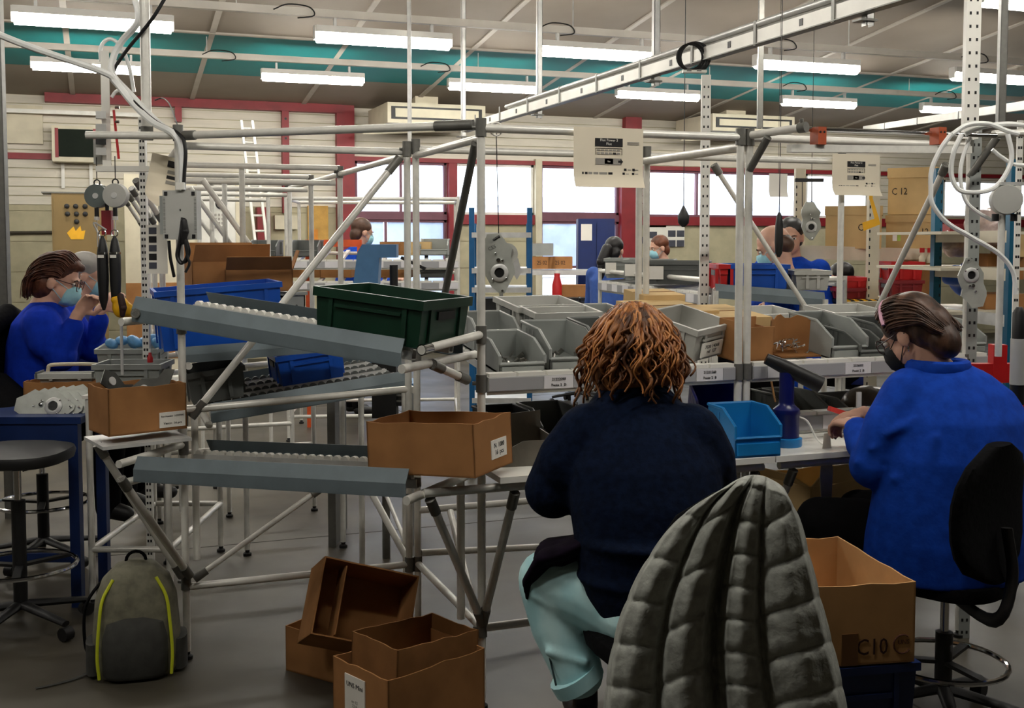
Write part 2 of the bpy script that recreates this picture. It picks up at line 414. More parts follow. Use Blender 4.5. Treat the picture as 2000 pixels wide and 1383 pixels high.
# ================================================================== ceiling lights on their tracks
TUBEL = mat('lit_tube', (255, 250, 240), .5, emit=LAMP_STRENGTH)
LAMPH = mat('lamp_housing', (222, 220, 214), .5, 0, .03, 5)
def make_lamp(label, L=1.2):
    t = thing('ceiling_light', label, 'ceiling light', group='tube lights under the ceiling')
    MB().bb((-L/2, -.06, .03), (L/2, .06, .085)).build('housing', LAMPH, t)
    m = MB(); m.path([(-L/2+.01, 0, 0), (L/2-.01, 0, 0)], .058, 14); m.build('diffuser', TUBEL, t)
    for s in (-1, 1):
        MB().bb((s*L/2-.012, -.045, -.03), (s*L/2+.012, .045, .085)).build('end_cap', LAMPH, t)
        MB().bb((s*L*.36-.012, -.02, .085), (s*L*.36+.012, .02, .16)).build('bracket', STEEL, t)
    return t
lamp0 = None
def lamp(X, Y, z, label):
    global lamp0
    if lamp0 is None: o = lamp0 = make_lamp(label)
    else: o = copy_tree(lamp0); o['label'] = label
    o.location = (X, Y, z); return o
Y1, Z1, Y2, Z2, Y0, Z0, YF, ZF = 9.75, 3.35, 12.55, 3.385, 6.75, 3.38, 2.3, 3.38
ordn = ['leftmost', 'second from left', 'third from left', 'fourth from left', 'fifth from left', 'sixth from left']
for i, px in enumerate([185, 750, 1172, 1577, 1950]):
    p = at(px, 80, Y=Y1); lamp(p.x, Y1, Z1, 'lit tube light in the nearer long ceiling row, %s' % ordn[i])
for i, px in enumerate([175, 611, 966, 1286, 1601, 1868]):
    p = at(px, 80, Y=Y2); lamp(p.x, Y2, Z2, 'lit tube light in the farther ceiling row, %s' % ordn[i]).scale = (.93, .93, .93)
for i, px in enumerate([1585, 2040]):
    p = at(px, 0, Y=Y0); lamp(p.x, Y0, Z0, ['lit tube light cut by the top edge above the cable tray', 'lit tube light at the upper right corner of the photo'][i])
# lamps of the same rows that hang outside the frame
for i, X in enumerate((-4.9, -2.5)): lamp(X, Y1, Z1, 'lit tube light of the nearer row, %s beyond the left edge' % ('second' if i == 0 else 'first'))
for i, X in enumerate((-3.1, -.7, 1.7)): lamp(X, Y0, Z0, 'lit tube light above the frame in the foremost visible row, %s' % ordn[i])
for i, X in enumerate((-2.2, .2, 2.6, 5.0, 7.4)): lamp(X, YF, ZF, 'lit tube light overhead of the photographer in the unseen near row, %s' % ordn[i])  # rightmost lamp is added to brighten the boxes at the right
for (Y, Z, nm) in ((Y1, Z1, 'nearer'), (Y2, Z2, 'farther'), (Y0, Z0, 'foremost visible'), (YF, ZF, 'unseen near')):
    t = thing('lighting_track', 'white slotted steel track carrying the %s row of tube lights' % nm, 'track', (4, Y, Z+.16), world=True)
    MB().bb((-6, Y-.03, Z+.16), (21.9, Y+.03, Z+.225)).build('channel', mat('track_white', (208, 202, 192), .5, .1, .05, 4), t)
    for k in range(9):
        X = -5+k*3.05; MB().tube((X, Y, Z+.22), (X, Y, cz(Y)), .006, 6).build('hanger_rod', STEEL, t)
    for k in range(11):
        X = -1.35+k*2.4 + (.35 if Y == Y1 else 0)
        c = V((X, Y-.04, Z+.19)); m = MB(); m.path(spline([c, c+V((.12, -.01, .05)), c+V((.3, 0, .04)), c+V((.34, -.01, -.03)), c+V((.2, -.01, -.06))], 5), .006, 6); m.build('cable_loop', BLACK, t)
# ================================================================== builders shared by several things
TR = .0143                                          # 28 mm tube
class Rack:
    """lean-pipe structure: every tube and joint is a part of its own"""
    def __init__(s, name, label, cat, loc, group=None):
        s.o = thing(name, label, cat, loc, group=group, world=True)
    def t(s, name, p, q, r=TR, m=None, n=12): return MB().tube(p, q, r, n).build(name, m or ALU, s.o)
    def post(s, p, z0, z1, foot=True, r=TR):
        o = s.t('post', (p[0], p[1], z0+(.03 if foot else 0)), (p[0], p[1], z1), r)
        if foot: MB().lathe([(.021, 0), (.021, .012), (.011, .018), (.011, .05)], (p[0], p[1], z0), n=12).build('foot', RUBBER, s.o)
        return o
    def rail(s, p, q, m=None): return s.t('rail', p, q, m=m)
    def brace(s, p, q, m=None, r=TR): return s.t('brace', p, q, r, m)
    def joint(s, p, axis=(0, 0, 1), ln=.06, m=None):
        p = V(p); a = V(axis).normalized(); mb = MB()
        mb.tube(p-a*ln/2, p+a*ln/2, TR*1.32, 12)
        b = a.cross(V((.3, .8, .1))).normalized(); mb.tube(p+b*TR*1.1, p+b*TR*2.1, .007, 8)
        return mb.build('joint', m or ALUD, s.o)
    def ends(s, p, q, ln=.055):                       # dark swivel sleeves at both ends of a brace
        p, q = V(p), V(q); a = (q-p).normalized()
        for e, d in ((p, a), (q, -a)): MB().tube(e, e+d*ln, TR*1.22, 12).build('swivel_joint', ALUD, s.o)
def roller_strip(parent, p, q, pitch=.036, r=.0165, wd=.022, mw=WHITEP, mr=STEEL, side=None):
    """aluminium roller track: a channel with a row of little wheels"""
    p, q = V(p), V(q); d = q-p; ln = d.length; y = d.normalized(); x = y.cross(RZ).normalized(); up = x.cross(y)
    m = MB()
    for s in (-1, 1): m.beam(p+x*s*(wd/2+.003)-up*.012, q+x*s*(wd/2+.003)-up*.012, .003, .028, up)
    m.beam(p-up*.025, q-up*.025, wd+.008, .003, up)
    tr = m.build('roller_track', mr, parent)
    n = int(ln/pitch); w0 = MB().tube(-x*wd*.42, x*wd*.42, r, 10)
    base = None
    for i in range(n):
        c = p + y*(pitch*(i+.5))
        if base is None:
            base = w0.build('roller', mw, tr, (0, 0, 0))
            base.location = c - ORG.get(parent.name, V((0, 0, 0)))
        else:
            k = inst(base, tr); k.location = c - ORG.get(parent.name, V((0, 0, 0)))
    return tr
def guide_rail(parent, p, q, h=.09, lean=.02, out=None, mt=None, name='side_guide'):
    """folded side guide: vertical web with a flange leaning outwards"""
    p, q = V(p), V(q); y = (q-p).normalized(); x = (V(out) if out is not None else y.cross(RZ)).normalized(); th = .003
    lean = -lean; prof = [(0, -h*.5), (0, 0), (lean, h*.5), (lean-th, h*.5), (-th, 0), (-th, -h*.5)]
    rs = [[e + x*a + RZ*b for a, b in prof] for e in (p, q)]
    m = MB(); m.rings(rs); m.beam(p-x*.02-RZ*h*.5, q-x*.02-RZ*h*.5, .04, .003)
    return m.build(name, mt or RAILG, parent, smooth=False)
def label_rail(parent, p, q, out, h=.055, labels=None, pitch=.11, caps=True, mt=None):
    """shelf front rail with clip-on roller covers and white and grey labels"""
    p, q = V(p), V(q); y = (q-p).normalized(); ln = (q-p).length; out = V(out).normalized()
    MB().beam(p, q, .03, h).build('shelf_rail', STEEL, parent)
    MB().tube(p-RZ*h*.62, q-RZ*h*.62, .006, 8).build('edge_rod', ALU, parent)
    n = max(1, int(ln/pitch))
    if caps:
        for i in range(n):
            c = p + y*((i+.5)*ln/n) + RZ*(h/2+.006) - out*.012
            MB().beam(c-y*ln/n*.46, c+y*ln/n*.46, .05, .012).build('roller_cover', WHITEP, parent)
    pos = 0.; i = 0; seq = labels or [(.12, 'g'), (.1, 'w')]
    while pos < ln-.02:
        wd, kind = seq[i % len(seq)]; wd = min(wd, ln-pos); i += 1
        c = p + y*(pos+wd/2) + out*.0165; pos += wd
        lb = MB().beam(c-y*wd*.49, c+y*wd*.49, .002, h*.86).build('label_strip', LABEL if kind != 'g' else LABELG, parent)
        if kind not in ('g', 'w'):
            r = RZ.cross(out)
            o = V((0, 0, 0))
            for k, line in enumerate(kind.split('|')):
                text(line, .013, frame(c+out*.0022+RZ*(.010-.02*k), r, RZ), INK, parent, 'print')
    return
def picking_bin(name, label, w, d, h, mt, loc, rot, group=None, lip=.35, slope=.62, fill=None, cat='bin'):
    """open-fronted stacking bin; front faces local -y"""
    t = thing(name, label, cat, loc, rot, group); th = .006
    sidep = [(-d/2, 0), (d/2, 0), (d/2, h), (-d/2+d*(1-slope), h), (-d/2, h*lip+.25*h), (-d/2, h*lip)]
    # body: floor, back, sides and front lip, one moulding
    m = MB(); m.bb((-w/2, -d/2, 0), (w/2, d/2, th)); m.bb((-w/2, d/2-th, 0), (w/2, d/2, h)); m.bb((-w/2, -d/2, 0), (w/2, -d/2+th, h*lip))
    for s in (-1, 1): m.prism(sidep, th, (s*(w/2-th/2), 0, 0), (0, 1, 0), (0, 0, 1))
    m.build('body', mt, t, (0, 0, 0), smooth=False)
    # rim bead along the side tops and front lip
    m = MB()
    for s in (-1, 1):
        pts = [(s*w/2, -d/2, h*lip), (s*w/2, -d/2, h*lip+.25*h), (s*w/2, -d/2+d*(1-slope), h), (s*w/2, d/2, h)]
        m.path(pts, .006, 6)
    m.path([(-w/2, -d/2, h*lip), (w/2, -d/2, h*lip)], .0065, 6); m.path([(-w/2, d/2, h), (w/2, d/2, h)], .006, 6)
    m.build('rim', mt, t, (0, 0, 0))
    m = MB(); m.bb((-w*.46, -d/2-.008, h*.06), (w*.46, -d/2, h*lip*.72)); m.build('label_holder', mt, t, (0, 0, 0), smooth=False)
    for s in (-1, 1):
        for k in range(3): MB().bb((s*w/2-.003*(1-s)/2, d*.05+k*d*.12, h*.12), (s*(w/2+.004), d*.07+k*d*.12, h*.9)).build('side_rib', mt, t, (0, 0, 0), smooth=False)
    if fill: scatter(t, w*.42, d*.38, th, fill)
    return t
SCRAP = mat('steel_small_parts', (150, 148, 142), .3, .8, .15, 40)
def scatter(t, rx, ry, z, n, mt=None, name='small_parts'):
    r = random.Random(n*13+int(rx*1000)); m = MB()
    for i in range(n):
        c = V((r.uniform(-rx, rx), r.uniform(-ry, ry), z+r.uniform(.004, .022))); R = Euler((r.uniform(0, 3), r.uniform(0, 3), r.uniform(0, 3))).to_matrix()
        m.box(c, (.03, .016, .006), R)
    o = m.build(name, mt or SCRAP, t, (0, 0, 0), smooth=False); o['kind'] = 'stuff'; return o
def euro_crate(name, label, w, d, h, mt, loc, rot, group=None, taper=.012, rim=.022, card=None, cat='crate', lines=None):
    """rectangular stacking crate, open top, thick rim, recessed end grips, corner ribs"""
    t = thing(name, label, cat, loc, rot, group); th = .005; m = MB()
    def rect(a, b, z): return [V((-a, -b, z)), V((a, -b, z)), V((a, b, z)), V((-a, b, z))]
    a, b = w/2-.008, d/2-.008
    m.rings([rect(a-taper, b-taper, 0), rect(a, b, h-.002), rect(a-th, b-th, h-.002), rect(a-taper-th, b-taper-th, th)], cap=True)
    m.build('body', mt, t, (0, 0, 0), smooth=False)
    m = MB(); a, b = w/2, d/2
    rs = [rect(a-.006, b-.006, h-rim), rect(a, b, h-rim), rect(a, b, h), rect(a-.012, b-.012, h), rect(a-.012, b-.012, h-rim)]
    vs = [p for r in rs for p in r]; fs = []
    for j in range(4):
        for i in range(4): fs.append((j*4+i, j*4+(i+1) % 4, (j+1)*4+(i+1) % 4, (j+1)*4+i))
    m.add(vs, fs); m.build('rim', mt, t, (0, 0, 0), smooth=False)
    for sx in (-1, 1):
        for sy in (-1, 1):
            mm = MB(); mm.bb((sx*(w/2-.075), sy*(d/2-.0115), .01), (sx*(w/2-.06), sy*(d/2-.004), h-rim)); mm.build('corner_rib', mt, t, (0, 0, 0), smooth=False)
            mm = MB(); mm.bb((sx*(w/2-.0115), sy*(d/2-.075), .01), (sx*(w/2-.004), sy*(d/2-.06), h-rim)); mm.build('corner_rib', mt, t, (0, 0, 0), smooth=False)
    for s in (-1, 1):
        mm = MB(); mm.bb((s*(w/2-.004), -.055, h*.56), (s*(w/2-.012), .055, h*.56+.026)); mm.build('hand_grip', GREYD if mt not in (GREENB, BLUEB) else BLACK, t, (0, 0, 0), smooth=False)
        mm = MB(); mm.bb((-w*.3, s*(d/2-.003), h*.62), (w*.3, s*(d/2-.009), h*.68)); mm.build('side_ridge', mt, t, (0, 0, 0), smooth=False)
    if card is not None:
        s = card; mm = MB(); mm.bb((-w*.2, s*(d/2+.000), h*.2), (w*.2, s*(d/2-.006), h*.55)); mm.build('paper_label', PAPER, t, (0, 0, 0), smooth=False)
    return t
def carton(name, label, w, d, h, loc, rot, mt=None, mi=None, group=None, flaps=(0, 0, 0, 0), th=.005, flap_len=.12, cat='box', wear=True):
    """open cardboard box. flaps: fold-out angle in degrees for -y,+x,+y,-x sides (0 = cut off / folded away)"""
    mt = mt or CARD; t = thing(name, label, cat, loc, rot, group)
    j = random.Random(int(w*1000+d*770+h*310)); e = lambda: (j.uniform(-.005, .003) if wear else 0)
    MB().bb((-w/2, -d/2, 0), (w/2, d/2, th)).build('base', mt, t, (0, 0, 0), smooth=False)
    sides = [((-w/2, -d/2), (w/2, -d/2)), ((w/2, -d/2), (w/2, d/2)), ((w/2, d/2), (-w/2, d/2)), ((-w/2, d/2), (-w/2, -d/2))]
    for i, (a, b) in enumerate(sides):
        a, b = V((*a, 0)), V((*b, 0)); u = (b-a).normalized(); nrm = V((u.y, -u.x, 0)); ln = (b-a).length; k = 7
        top = [(ln*q/k, h+(e() if 0 < q < k else 0)) for q in range(k, -1, -1)]
        m = MB(); m.prism([(0, 0), (ln, 0)] + top, th, a-nrm*th*.5, u, RZ); m.build('side_panel', [mt], t, (0, 0, 0), smooth=False)
        if flaps[i]:
            an = math.radians(flaps[i]); dr = nrm*math.sin(an) + RZ*math.cos(an); fl = min(flap_len, (d if i % 2 == 0 else w)*.5)
            m = MB(); c = a + RZ*h; m.prism([(ln*.01, 0), (ln*.99, 0), (ln*.97, fl), (ln*.03, fl)], th*.8, c, u, dr); m.build('flap', mi or mt, t, (0, 0, 0), smooth=False)
    return t
def closed_box(name, label, w, d, h, loc, rot, mt=None, group=None, lid=True, cat='box', mark=None, msize=.08, mx=0, face=-1, mz=.5):
    t = thing(name, label, cat, loc, rot, group); mt = mt or CARDL
    MB().bb((-w/2, -d/2, 0), (w/2, d/2, h)).build('carton', mt, t, (0, 0, 0), smooth=False)
    if lid:
        lh = h*.2
        MB().bb((-w/2-.006, -d/2-.006, h-lh), (w/2+.006, d/2+.006, h+.006)).build('lid', mt, t, (0, 0, 0), smooth=False)
    else: MB().bb((-w/2, -.003, h), (w/2, .003, h+.0015)).build('top_seam', CARDI, t, (0, 0, 0), smooth=False)
    if mark: text(mark, msize, frame((mx, face*(d/2+.0015), h*mz), (1, 0, 0) if face < 0 else (-1, 0, 0), (0, 0, 1)), INK, t, 'lettering', sx=.8)
    return t
# ================================================================== near lean-pipe structures
GY0, GY1 = 3.58, 4.4                               # front and back post rows of the workstations
PL = at(357, 780, Y=GY1); PN = at(940, 700, Y=GY0)
PR1 = at(796, 500, Y=GY1); PR2 = at(813, 500, Y=GY1)
ZTOP = 1.985
XA, XB, XC = PN.x, at(1444, 500, Y=GY0).x, at(1890, 500, Y=GY0).x
# ---- transfer rack: L post at the left, two gravity lanes running diagonally towards the bench
ra = Rack('transfer_rack', 'aluminium pipe rack with two sloping grey roller lanes feeding the bench', 'rack', (PL.x, PL.y, 0))
Lx, Ly = PL.x, PL.y
ra.post((Lx, Ly), 0, 2.0)
ra.joint((Lx, Ly, 2.0)); ra.joint((Lx, Ly, .30)); ra.joint((Lx, Ly, .82)); ra.joint((Lx, Ly, 1.28)); ra.joint((Lx, Ly, .93))
pnt = V((PN.x-.02, PN.y+.02, ZTOP)); plt = V((Lx+.02, Ly-.02, 1.99))
ra.rail(plt, pnt); MB().tube(pnt-(pnt-plt).normalized()*.14, pnt, TR*1.25, 12).build('swivel_joint', ALUD, ra.o)
MB().tube(plt, plt+(pnt-plt).normalized()*.05, TR*1.25, 12).build('swivel_joint', ALUD, ra.o)
e0 = at(168, 268, d=4.2); ra.rail((e0.x, e0.y, 1.99), (Lx-.015, Ly, 1.99))
ra.rail((Lx, Ly+.02, 1.955), (PR1.x, PR1.y+.02, 1.955))
ra.rail((Lx, Ly, .28), (PR1.x, PR1.y, .28)); ra.rail((Lx, Ly, .98-.02), (PR1.x, Ly, 1.0))
p, q = V((PR1.x-.03, PR1.y, 1.93)), V((Lx+.03, Ly, .93)); ra.brace(p, q); ra.ends(p, q, .075)
p, q = V((Lx+.03, Ly-.01, .31)), at(632, 950, Y=GY1); ra.brace(p, q, r=.011); ra.ends(p, q)
# braces from the lane ends down to the post foot
c1 = at(190, 868, d=4.0); c2 = at(236, 935, d=3.86)
for c, dx in ((c1, -.015), (c2, .012)):
    p, q = V(c), V((Lx+dx, Ly-.03, .33)); ra.brace(p, q); ra.ends(p, q)
# lanes
NLu, NRu = at(257, 603, d=3.9), at(783, 690, d=3.44)
NLl, NRl = at(260, 917, d=3.9), at(792, 945, d=3.44)
def lane(NL, NR, tag_, wdt=.41, near_h=.085, far_h=.085):
    dr = V((NR.x-NL.x, NR.y-NL.y, 0)).normalized(); nn = V((-dr.y, dr.x, 0))
    FL, FR = NL+nn*wdt, NR+nn*wdt
    guide_rail(ra.o, NL, NR, near_h, .022, -nn); guide_rail(ra.o, FL, FR, far_h, .022, nn)
    for k in (.2, .8): roller_strip(ra.o, NL+nn*wdt*k-RZ*.002, NR+nn*wdt*k-RZ*.002)
    for e in (NL-dr*.02, NR+dr*.02): ra.rail(e-RZ*.045-nn*.03, e-RZ*.045+nn*(wdt+.05))
    return FL, FR, dr, nn
FLu, FRu, dC, nC = lane(NLu, NRu, 'upper'); FLl, FRl, _, _ = lane(NLl, NRl, 'lower')
# end tubes tying the lanes to the N post
p, q = at(823, 684, d=3.42), V((PN.x, PN.y, 1.285)); ra.rail(p, q); ra.joint(q)
MB().lathe([(TR*1.25, 0), (TR*1.25, .05), (TR*.8, .05), (TR*.8, .0)], p, (q-p), 12, False).build('open_tube_end', CHROME, ra.o)
p2 = at(845, 712, d=3.55); q2 = at(912, 742, d=3.72); ra.rail(p2, q2); ra.ends(p2, q2)
p, q = at(232, 907, d=3.88), V((Lx, Ly, .83)); ra.rail(p, q); MB().tube(q, q+(p-q).normalized()*.09, TR*.7, 10).build('spigot', ALUD, ra.o)
p, q = at(264, 612, d=3.88), V((Lx, Ly, 1.30)); ra.rail(p, q); ra.ends(p, q, .07)
# carton shelf at the left of the post
cs = at(262, 850, d=4.05)
m = MB(); m.beam(at(182, 866, d=4.02), at(352, 848, d=4.2), .26, .012); m.build('carton_shelf', STEEL, ra.o)

# ---- workstations: front row at the bench, back row behind
def station(label, x0, x1, extra=None):
    r = Rack('pipe_workstation', label, 'workstation', (x0, GY0, 0)); return r
w1 = station('aluminium pipe workstation frame in front of the woman with curly hair', XA, XB)
w2 = station('aluminium pipe workstation frame in front of the woman in the blue work coat', XB, XC)
XB2 = XB+.036
for r, x0, x1 in ((w1, XA, XB), (w2, XB2, XC)):
    pair = [(x0, GY0), (x1, GY0), (x0 if r is w2 else PR2.x, GY1), (x1, GY1)]
    for i, p in enumerate(pair):
        r.post(p, 0, ZTOP); r.joint((p[0], p[1], ZTOP-.01)); r.joint((p[0], p[1], .28)); r.joint((p[0], p[1], 1.12))
    r.rail((x0, GY0, ZTOP-.012), (x1, GY0, ZTOP-.012)); r.rail((pair[2][0], GY1, ZTOP-.02), (x1, GY1, ZTOP-.02))
    for a, b in ((pair[0], pair[2]), (pair[1], pair[3])):
        if not (r is w2 and a is pair[1]): r.rail((a[0], a[1], ZTOP-.045), (b[0], b[1], ZTOP-.045))
        r.rail((a[0], a[1], .28), (b[0], b[1], .28))
    r.rail((x0, GY0, .28), (x1, GY0, .28)); r.rail((pair[2][0], GY1, .5), (x1, GY1, .5))
    # bench front tube and its struts
    bz, by = .812, 3.36
    ex = .93 if r is w1 else x0
    r.rail((ex, by, bz), (x1+(-.03 if r is w1 else .3), by, bz))
    for xx in ((ex+.02, x0+.04, x1-.06) if r is w1 else (x0+.06, x1-.05)):
        tx = x0 if abs(xx-x0) < abs(xx-x1) else x1
        p, q = V((xx, by, bz-.02)), V((tx, GY0-.01, .30)); r.brace(p, q); r.ends(p, q, .06)
    m = MB(); m.bb((x0-.02 if r is w1 else x0-.03, by-.03, bz+.018), (x1+(.0 if r is w1 else .35), 4.05, bz+.038)); m.build('bench_top', BENCHW, r.o, smooth=False)
BZ = .812+.038
w1.post((XA-.055, GY0+.06), .3, .8, foot=False); w1.post((PR1.x, PR1.y), 0, ZTOP); w1.joint((PR1.x, PR1.y, ZTOP-.02)); w1.joint((PR1.x, PR1.y, .28))
p, q = V((XA-.01, GY0+.03, ZTOP-.06)), at(866, 588, Y=GY1-.12); w1.brace(p, q, m=ALUD)
p, q = at(724, 960, Y=4.75), at(800, 1100, Y=GY1+.02); w1.brace(p, q); p, q = at(752, 962, Y=4.9), at(801, 1080, Y=GY1+.05); w1.brace(p, q, r=.009)
p, q = at(880, 1000, Y=4.3), at(935, 1225, Y=GY0+.06); w1.brace(p, q)
# diagonals of the back frame
p, q = at(1394, 322, Y=GY1), at(1588, 622, Y=GY1); w2.brace(p, q, r=.011); w2.ends(p, q, .05)
p, q = at(1848, 322, Y=GY0+.1), at(1702, 628, Y=GY1); w2.brace(p, q, r=.013); w2.ends(p, q, .05)
p, q = at(1468, 264, Y=GY0-.02), at(1568, 249, Y=GY0-.22); w2.rail(p, q); w2.joint(q, q-p, .03)
p, q = at(1500, 268, Y=GY0-.1), at(1463, 334, Y=GY0); w2.brace(p, q, m=ALUD)
p, q = at(1948, 268, Y=GY0-.1), at(1893, 345, Y=GY0); w2.brace(p, q, m=ALUD)
p, q = at(1940, 262, Y=GY0-.1), at(2040, 258, Y=GY0-.1); w2.rail(p, q)
# low rear rails seen between the legs
w1.rail(at(822, 1080, Y=GY1), at(1100, 1066, Y=GY1+.1))
# ---- tool rail on orange brackets above the right bench
tr = thing('tool_rail', 'long aluminium tool rail hung on two rust orange brackets', 'tool rail', at(1598, 280, Y=3.42), world=True)
MB().tube(at(1565, 252, Y=3.42), at(1945, 265, Y=3.42), .009, 10).build('round_bar', CHROME, tr)
a, b = at(1541, 290, Y=3.4), at(1893, 293, Y=3.4); MB().beam(a, b, .03, .026).build('channel', ALU, tr)
for px in (1598, 1832):
    c = at(px, 266, Y=3.4); bk = MB().box(c, (.034, .05, .062)).build('bracket', ORANGE, tr, smooth=False)
    for s in (-1, 1): MB().tube(c+V((s*.008, -.026, .013)), c+V((s*.008, -.024, .013)), .004, 8).build('bolt_hole', BLACK, bk)

# ---- shelf rails of the two stations
for r, x0, x1, lab in ((w1, XA+.02, XB-.02, [(.2, 'g'), (.11, '21222008|Poste 2  D'), (.13, 'g'), (.1, 'w'), (.25, 'g'), (.11, '21221560|Poste 2  B')]),
                       (w2, XB2+.02, XC+.1, [(.06, 'g'), (.09, 'w'), (.25, 'g'), (.12, '2376032|Poste 2  B'), (.13, 'g'), (.11, '27760156|Poste 2  A'), (.12, 'g'), (.1, '2120082|Poste 2'), (.1, 'g')])):
    label_rail(r.o, (x0, GY0, 1.115), (x1, GY0, 1.115), (0, -1, 0), .05, lab, .1)
    for k in range(5):
        xx = x0+(x1-x0)*(k+.5)/5; roller_strip(r.o, (xx, GY0+.03, 1.126), (xx, GY1-.02, 1.205), .05, .012, .03)
    r.rail((x0, GY1, 1.17), (x1, GY1, 1.17))
# lower label rail behind the right bench
label_rail(w2.o, (XB2+.18, GY0+.12, .893), (XC, GY0+.12, .893), (0, -1, 0), .06, [(.11, '2219803|Poste 3'), (.12, 'g'), (.1, 'w'), (.2, 'g')], .1)

# ---- next lanes behind: modules along the depth between the two lines of stations
ys = [5.75, 6.6, 7.4, 8.4]; xl, xr = PL.x, PR1.x
lab_m = ['second pipe lane frame behind the green crate', 'third pipe lane frame behind the green crate', 'fourth pipe lane frame behind the green crate', 'farthest pipe lane frame behind the green crate']
yp = GY1
for i, Y in enumerate(ys):
    r = Rack('pipe_lane_frame', 'aluminium ' + lab_m[i], 'rack', (xr, Y, 0), group='pipe lane frames')
    r.post((xr, Y), 0, 1.97); r.post((xl, Y), 0, 1.97); r.post(((xl+xr)/2-.05, Y+.02), 0, 1.97)
    r.rail((xl-.05, Y, 1.97), (xr, Y, 1.97)); r.rail((xl-.05, Y+.12, 1.9), (xr, Y+.12, 1.9)); r.rail((xr, yp, 1.94), (xr, Y, 1.94)); r.rail((xl, yp, 1.94), (xl, Y, 1.94))
    r.rail((xl, Y, .4), (xr, Y, .4)); r.rail((xl, Y, .95), (xr, Y, 1.0))
    p, q = V((xl-.12, Y-.2, 1.88)), V((xl, Y-.01, 1.7)); r.brace(p, q); r.ends(p, q)
    if i < 3: p, q = V((xl+.2, Y+.03, 1.9)), V((xl+.65, Y+.03, 1.25)); r.brace(p, q)
    r.joint((xr, Y, 1.95)); r.joint((xl, Y, 1.95)); yp = Y
# lanes of the first module behind, sloping down to the left
lm = thing('roller_lane', 'wide grey roller lane below the blue crate, sloping down to the left', 'conveyor', (xl, 4.5, 0), world=True)
a, b = at(412, 808, Y=4.52), at(800, 742, Y=4.52)
guide_rail(lm, a, b, .075, .02, (0, -1, 0)); guide_rail(lm, a+V((0, .85, 0)), b+V((0, .85, 0)), .075, .02, (0, 1, 0))
for k in range(5): roller_strip(lm, a+V((0, .08+.17*k, .0)), b+V((0, .08+.17*k, .0)), mw=GREYD)
MB().tube(b+V((.01, -.03, -.04)), b+V((.01, .9, -.04)), TR, 12).build('end_tube', ALU, lm); MB().tube(a+V((-.01, -.03, -.04)), a+V((-.01, .9, -.04)), TR, 12).build('end_tube', ALU, lm)
for s in (0, .85): MB().tube((xl+.05, 4.52+s, .35), (xl+.05, 4.52+s, a.z+.0), TR, 10).build('leg', ALU, lm); MB().tube((b.x-.02, 4.52+s, .0), (b.x-.02, 4.52+s, b.z-.04), TR, 10).build('leg', ALU, lm)
lm2 = thing('roller_lane', 'upper grey lane carrying the royal blue crate behind the pipe brace', 'conveyor', (xl, 4.5, 0), world=True)
a2, b2 = at(362, 694, Y=4.55), at(700, 668, Y=4.55)
guide_rail(lm2, a2, b2, .06, .03, (0, -1, 0)); guide_rail(lm2, a2+V((0, .5, 0)), b2+V((0, .5, 0)), .06, .02, (0, 1, 0))
for k in range(3): roller_strip(lm2, a2+V((0, .08+.17*k, 0)), b2+V((0, .08+.17*k, 0)), mw=GREYD)
for e in (a2, b2): MB().tube(e+V((.01, -.03, -.04)), e+V((.01, .6, -.04)), TR, 10).build('end_tube', ALU, lm2)
# ================================================================== things on the near lanes, shelves, bench and floor
def orient(ex, ey):
    ex = V(ex).normalized(); ez = ex.cross(V(ey)).normalized(); ey = ez.cross(ex)
    return Matrix((ex, ey, ez)).transposed().to_euler()
# green crate on the upper lane
exU = (NRu-NLu).normalized(); o = NLu + (NRu-NLu)*.855 + nC*.2 + RZ*.014
euro_crate('plastic_crate', 'dark green plastic crate at the low end of the upper roller lane', .41, .33, .15, GREENB, o, orient(exU, nC), taper=.008, rim=.03)
# open carton on the lower lane, label on its end
exL = (NRl-NLl).normalized(); o = NLl + (NRl-NLl)*1.03 + nC*.17 + RZ*.02
c = carton('open_carton', 'open brown cardboard box resting at the bench end of the lower roller lane', .38, .27, .165, o, orient(exL, nC), group=None)
lb = MB().bb((.19, -.02, .035), (.192, .09, .095)).build('paper_label', PAPER, c, (0, 0, 0), smooth=False)
text('N  1000\n16  pcs', .022, frame((.1925, .035, .065), (0, 1, 0), (0, 0, 1)), INK, c, 'print')
# open carton with plates on the shelf left of the rack post
o = at(270, 852, d=4.12); cl = carton('open_carton', 'small open brown cardboard box holding dark metal plates at the left post', .29, .2, .17, (o.x, o.y, .906), math.radians(20))
MB().bb((.04, -.104, .012), (.138, -.1, .068)).build('paper_label', PAPER, cl, (0, 0, 0), smooth=False)
text('Part Number  2.222TNG', .0085, frame((.089, -.1045, .053), RX, RZ), INK, cl, 'print'); text('Vent:n  16 pcs', .012, frame((.089, -.1045, .027), RX, RZ), INK, cl, 'print')
PLATE = mat('phosphated_plate', (70, 70, 66), .4, .7, .12, 20)
for i, (x, y, rz, ry, lab) in enumerate([(-.06, .02, .3, .5, 'dark curved metal plate lying at the left inside the small carton'), (.06, .03, -.5, -.5, 'dark notched metal plate standing at the right inside the small carton')]):
    t = thing('metal_plate', lab, 'metal plate', V((o.x, o.y, 1.0))+V((x, y, .068)), (1.2, ry, rz+.35), group='plates in the small carton')
    MB().prism([(-.09, -.03), (-.02, -.045), (.05, -.03), (.09, .01), (.06, .03), (.02, .012), (-.03, .04), (-.08, .03)], .004, (0, 0, 0), RX, RY).build('sheet', PLATE, t, (0, 0, 0), smooth=False)
    MB().lathe([(.016, 0), (.016, .004)], (-.04, 0, .002)).build('boss', STEEL, t, (0, 0, 0))

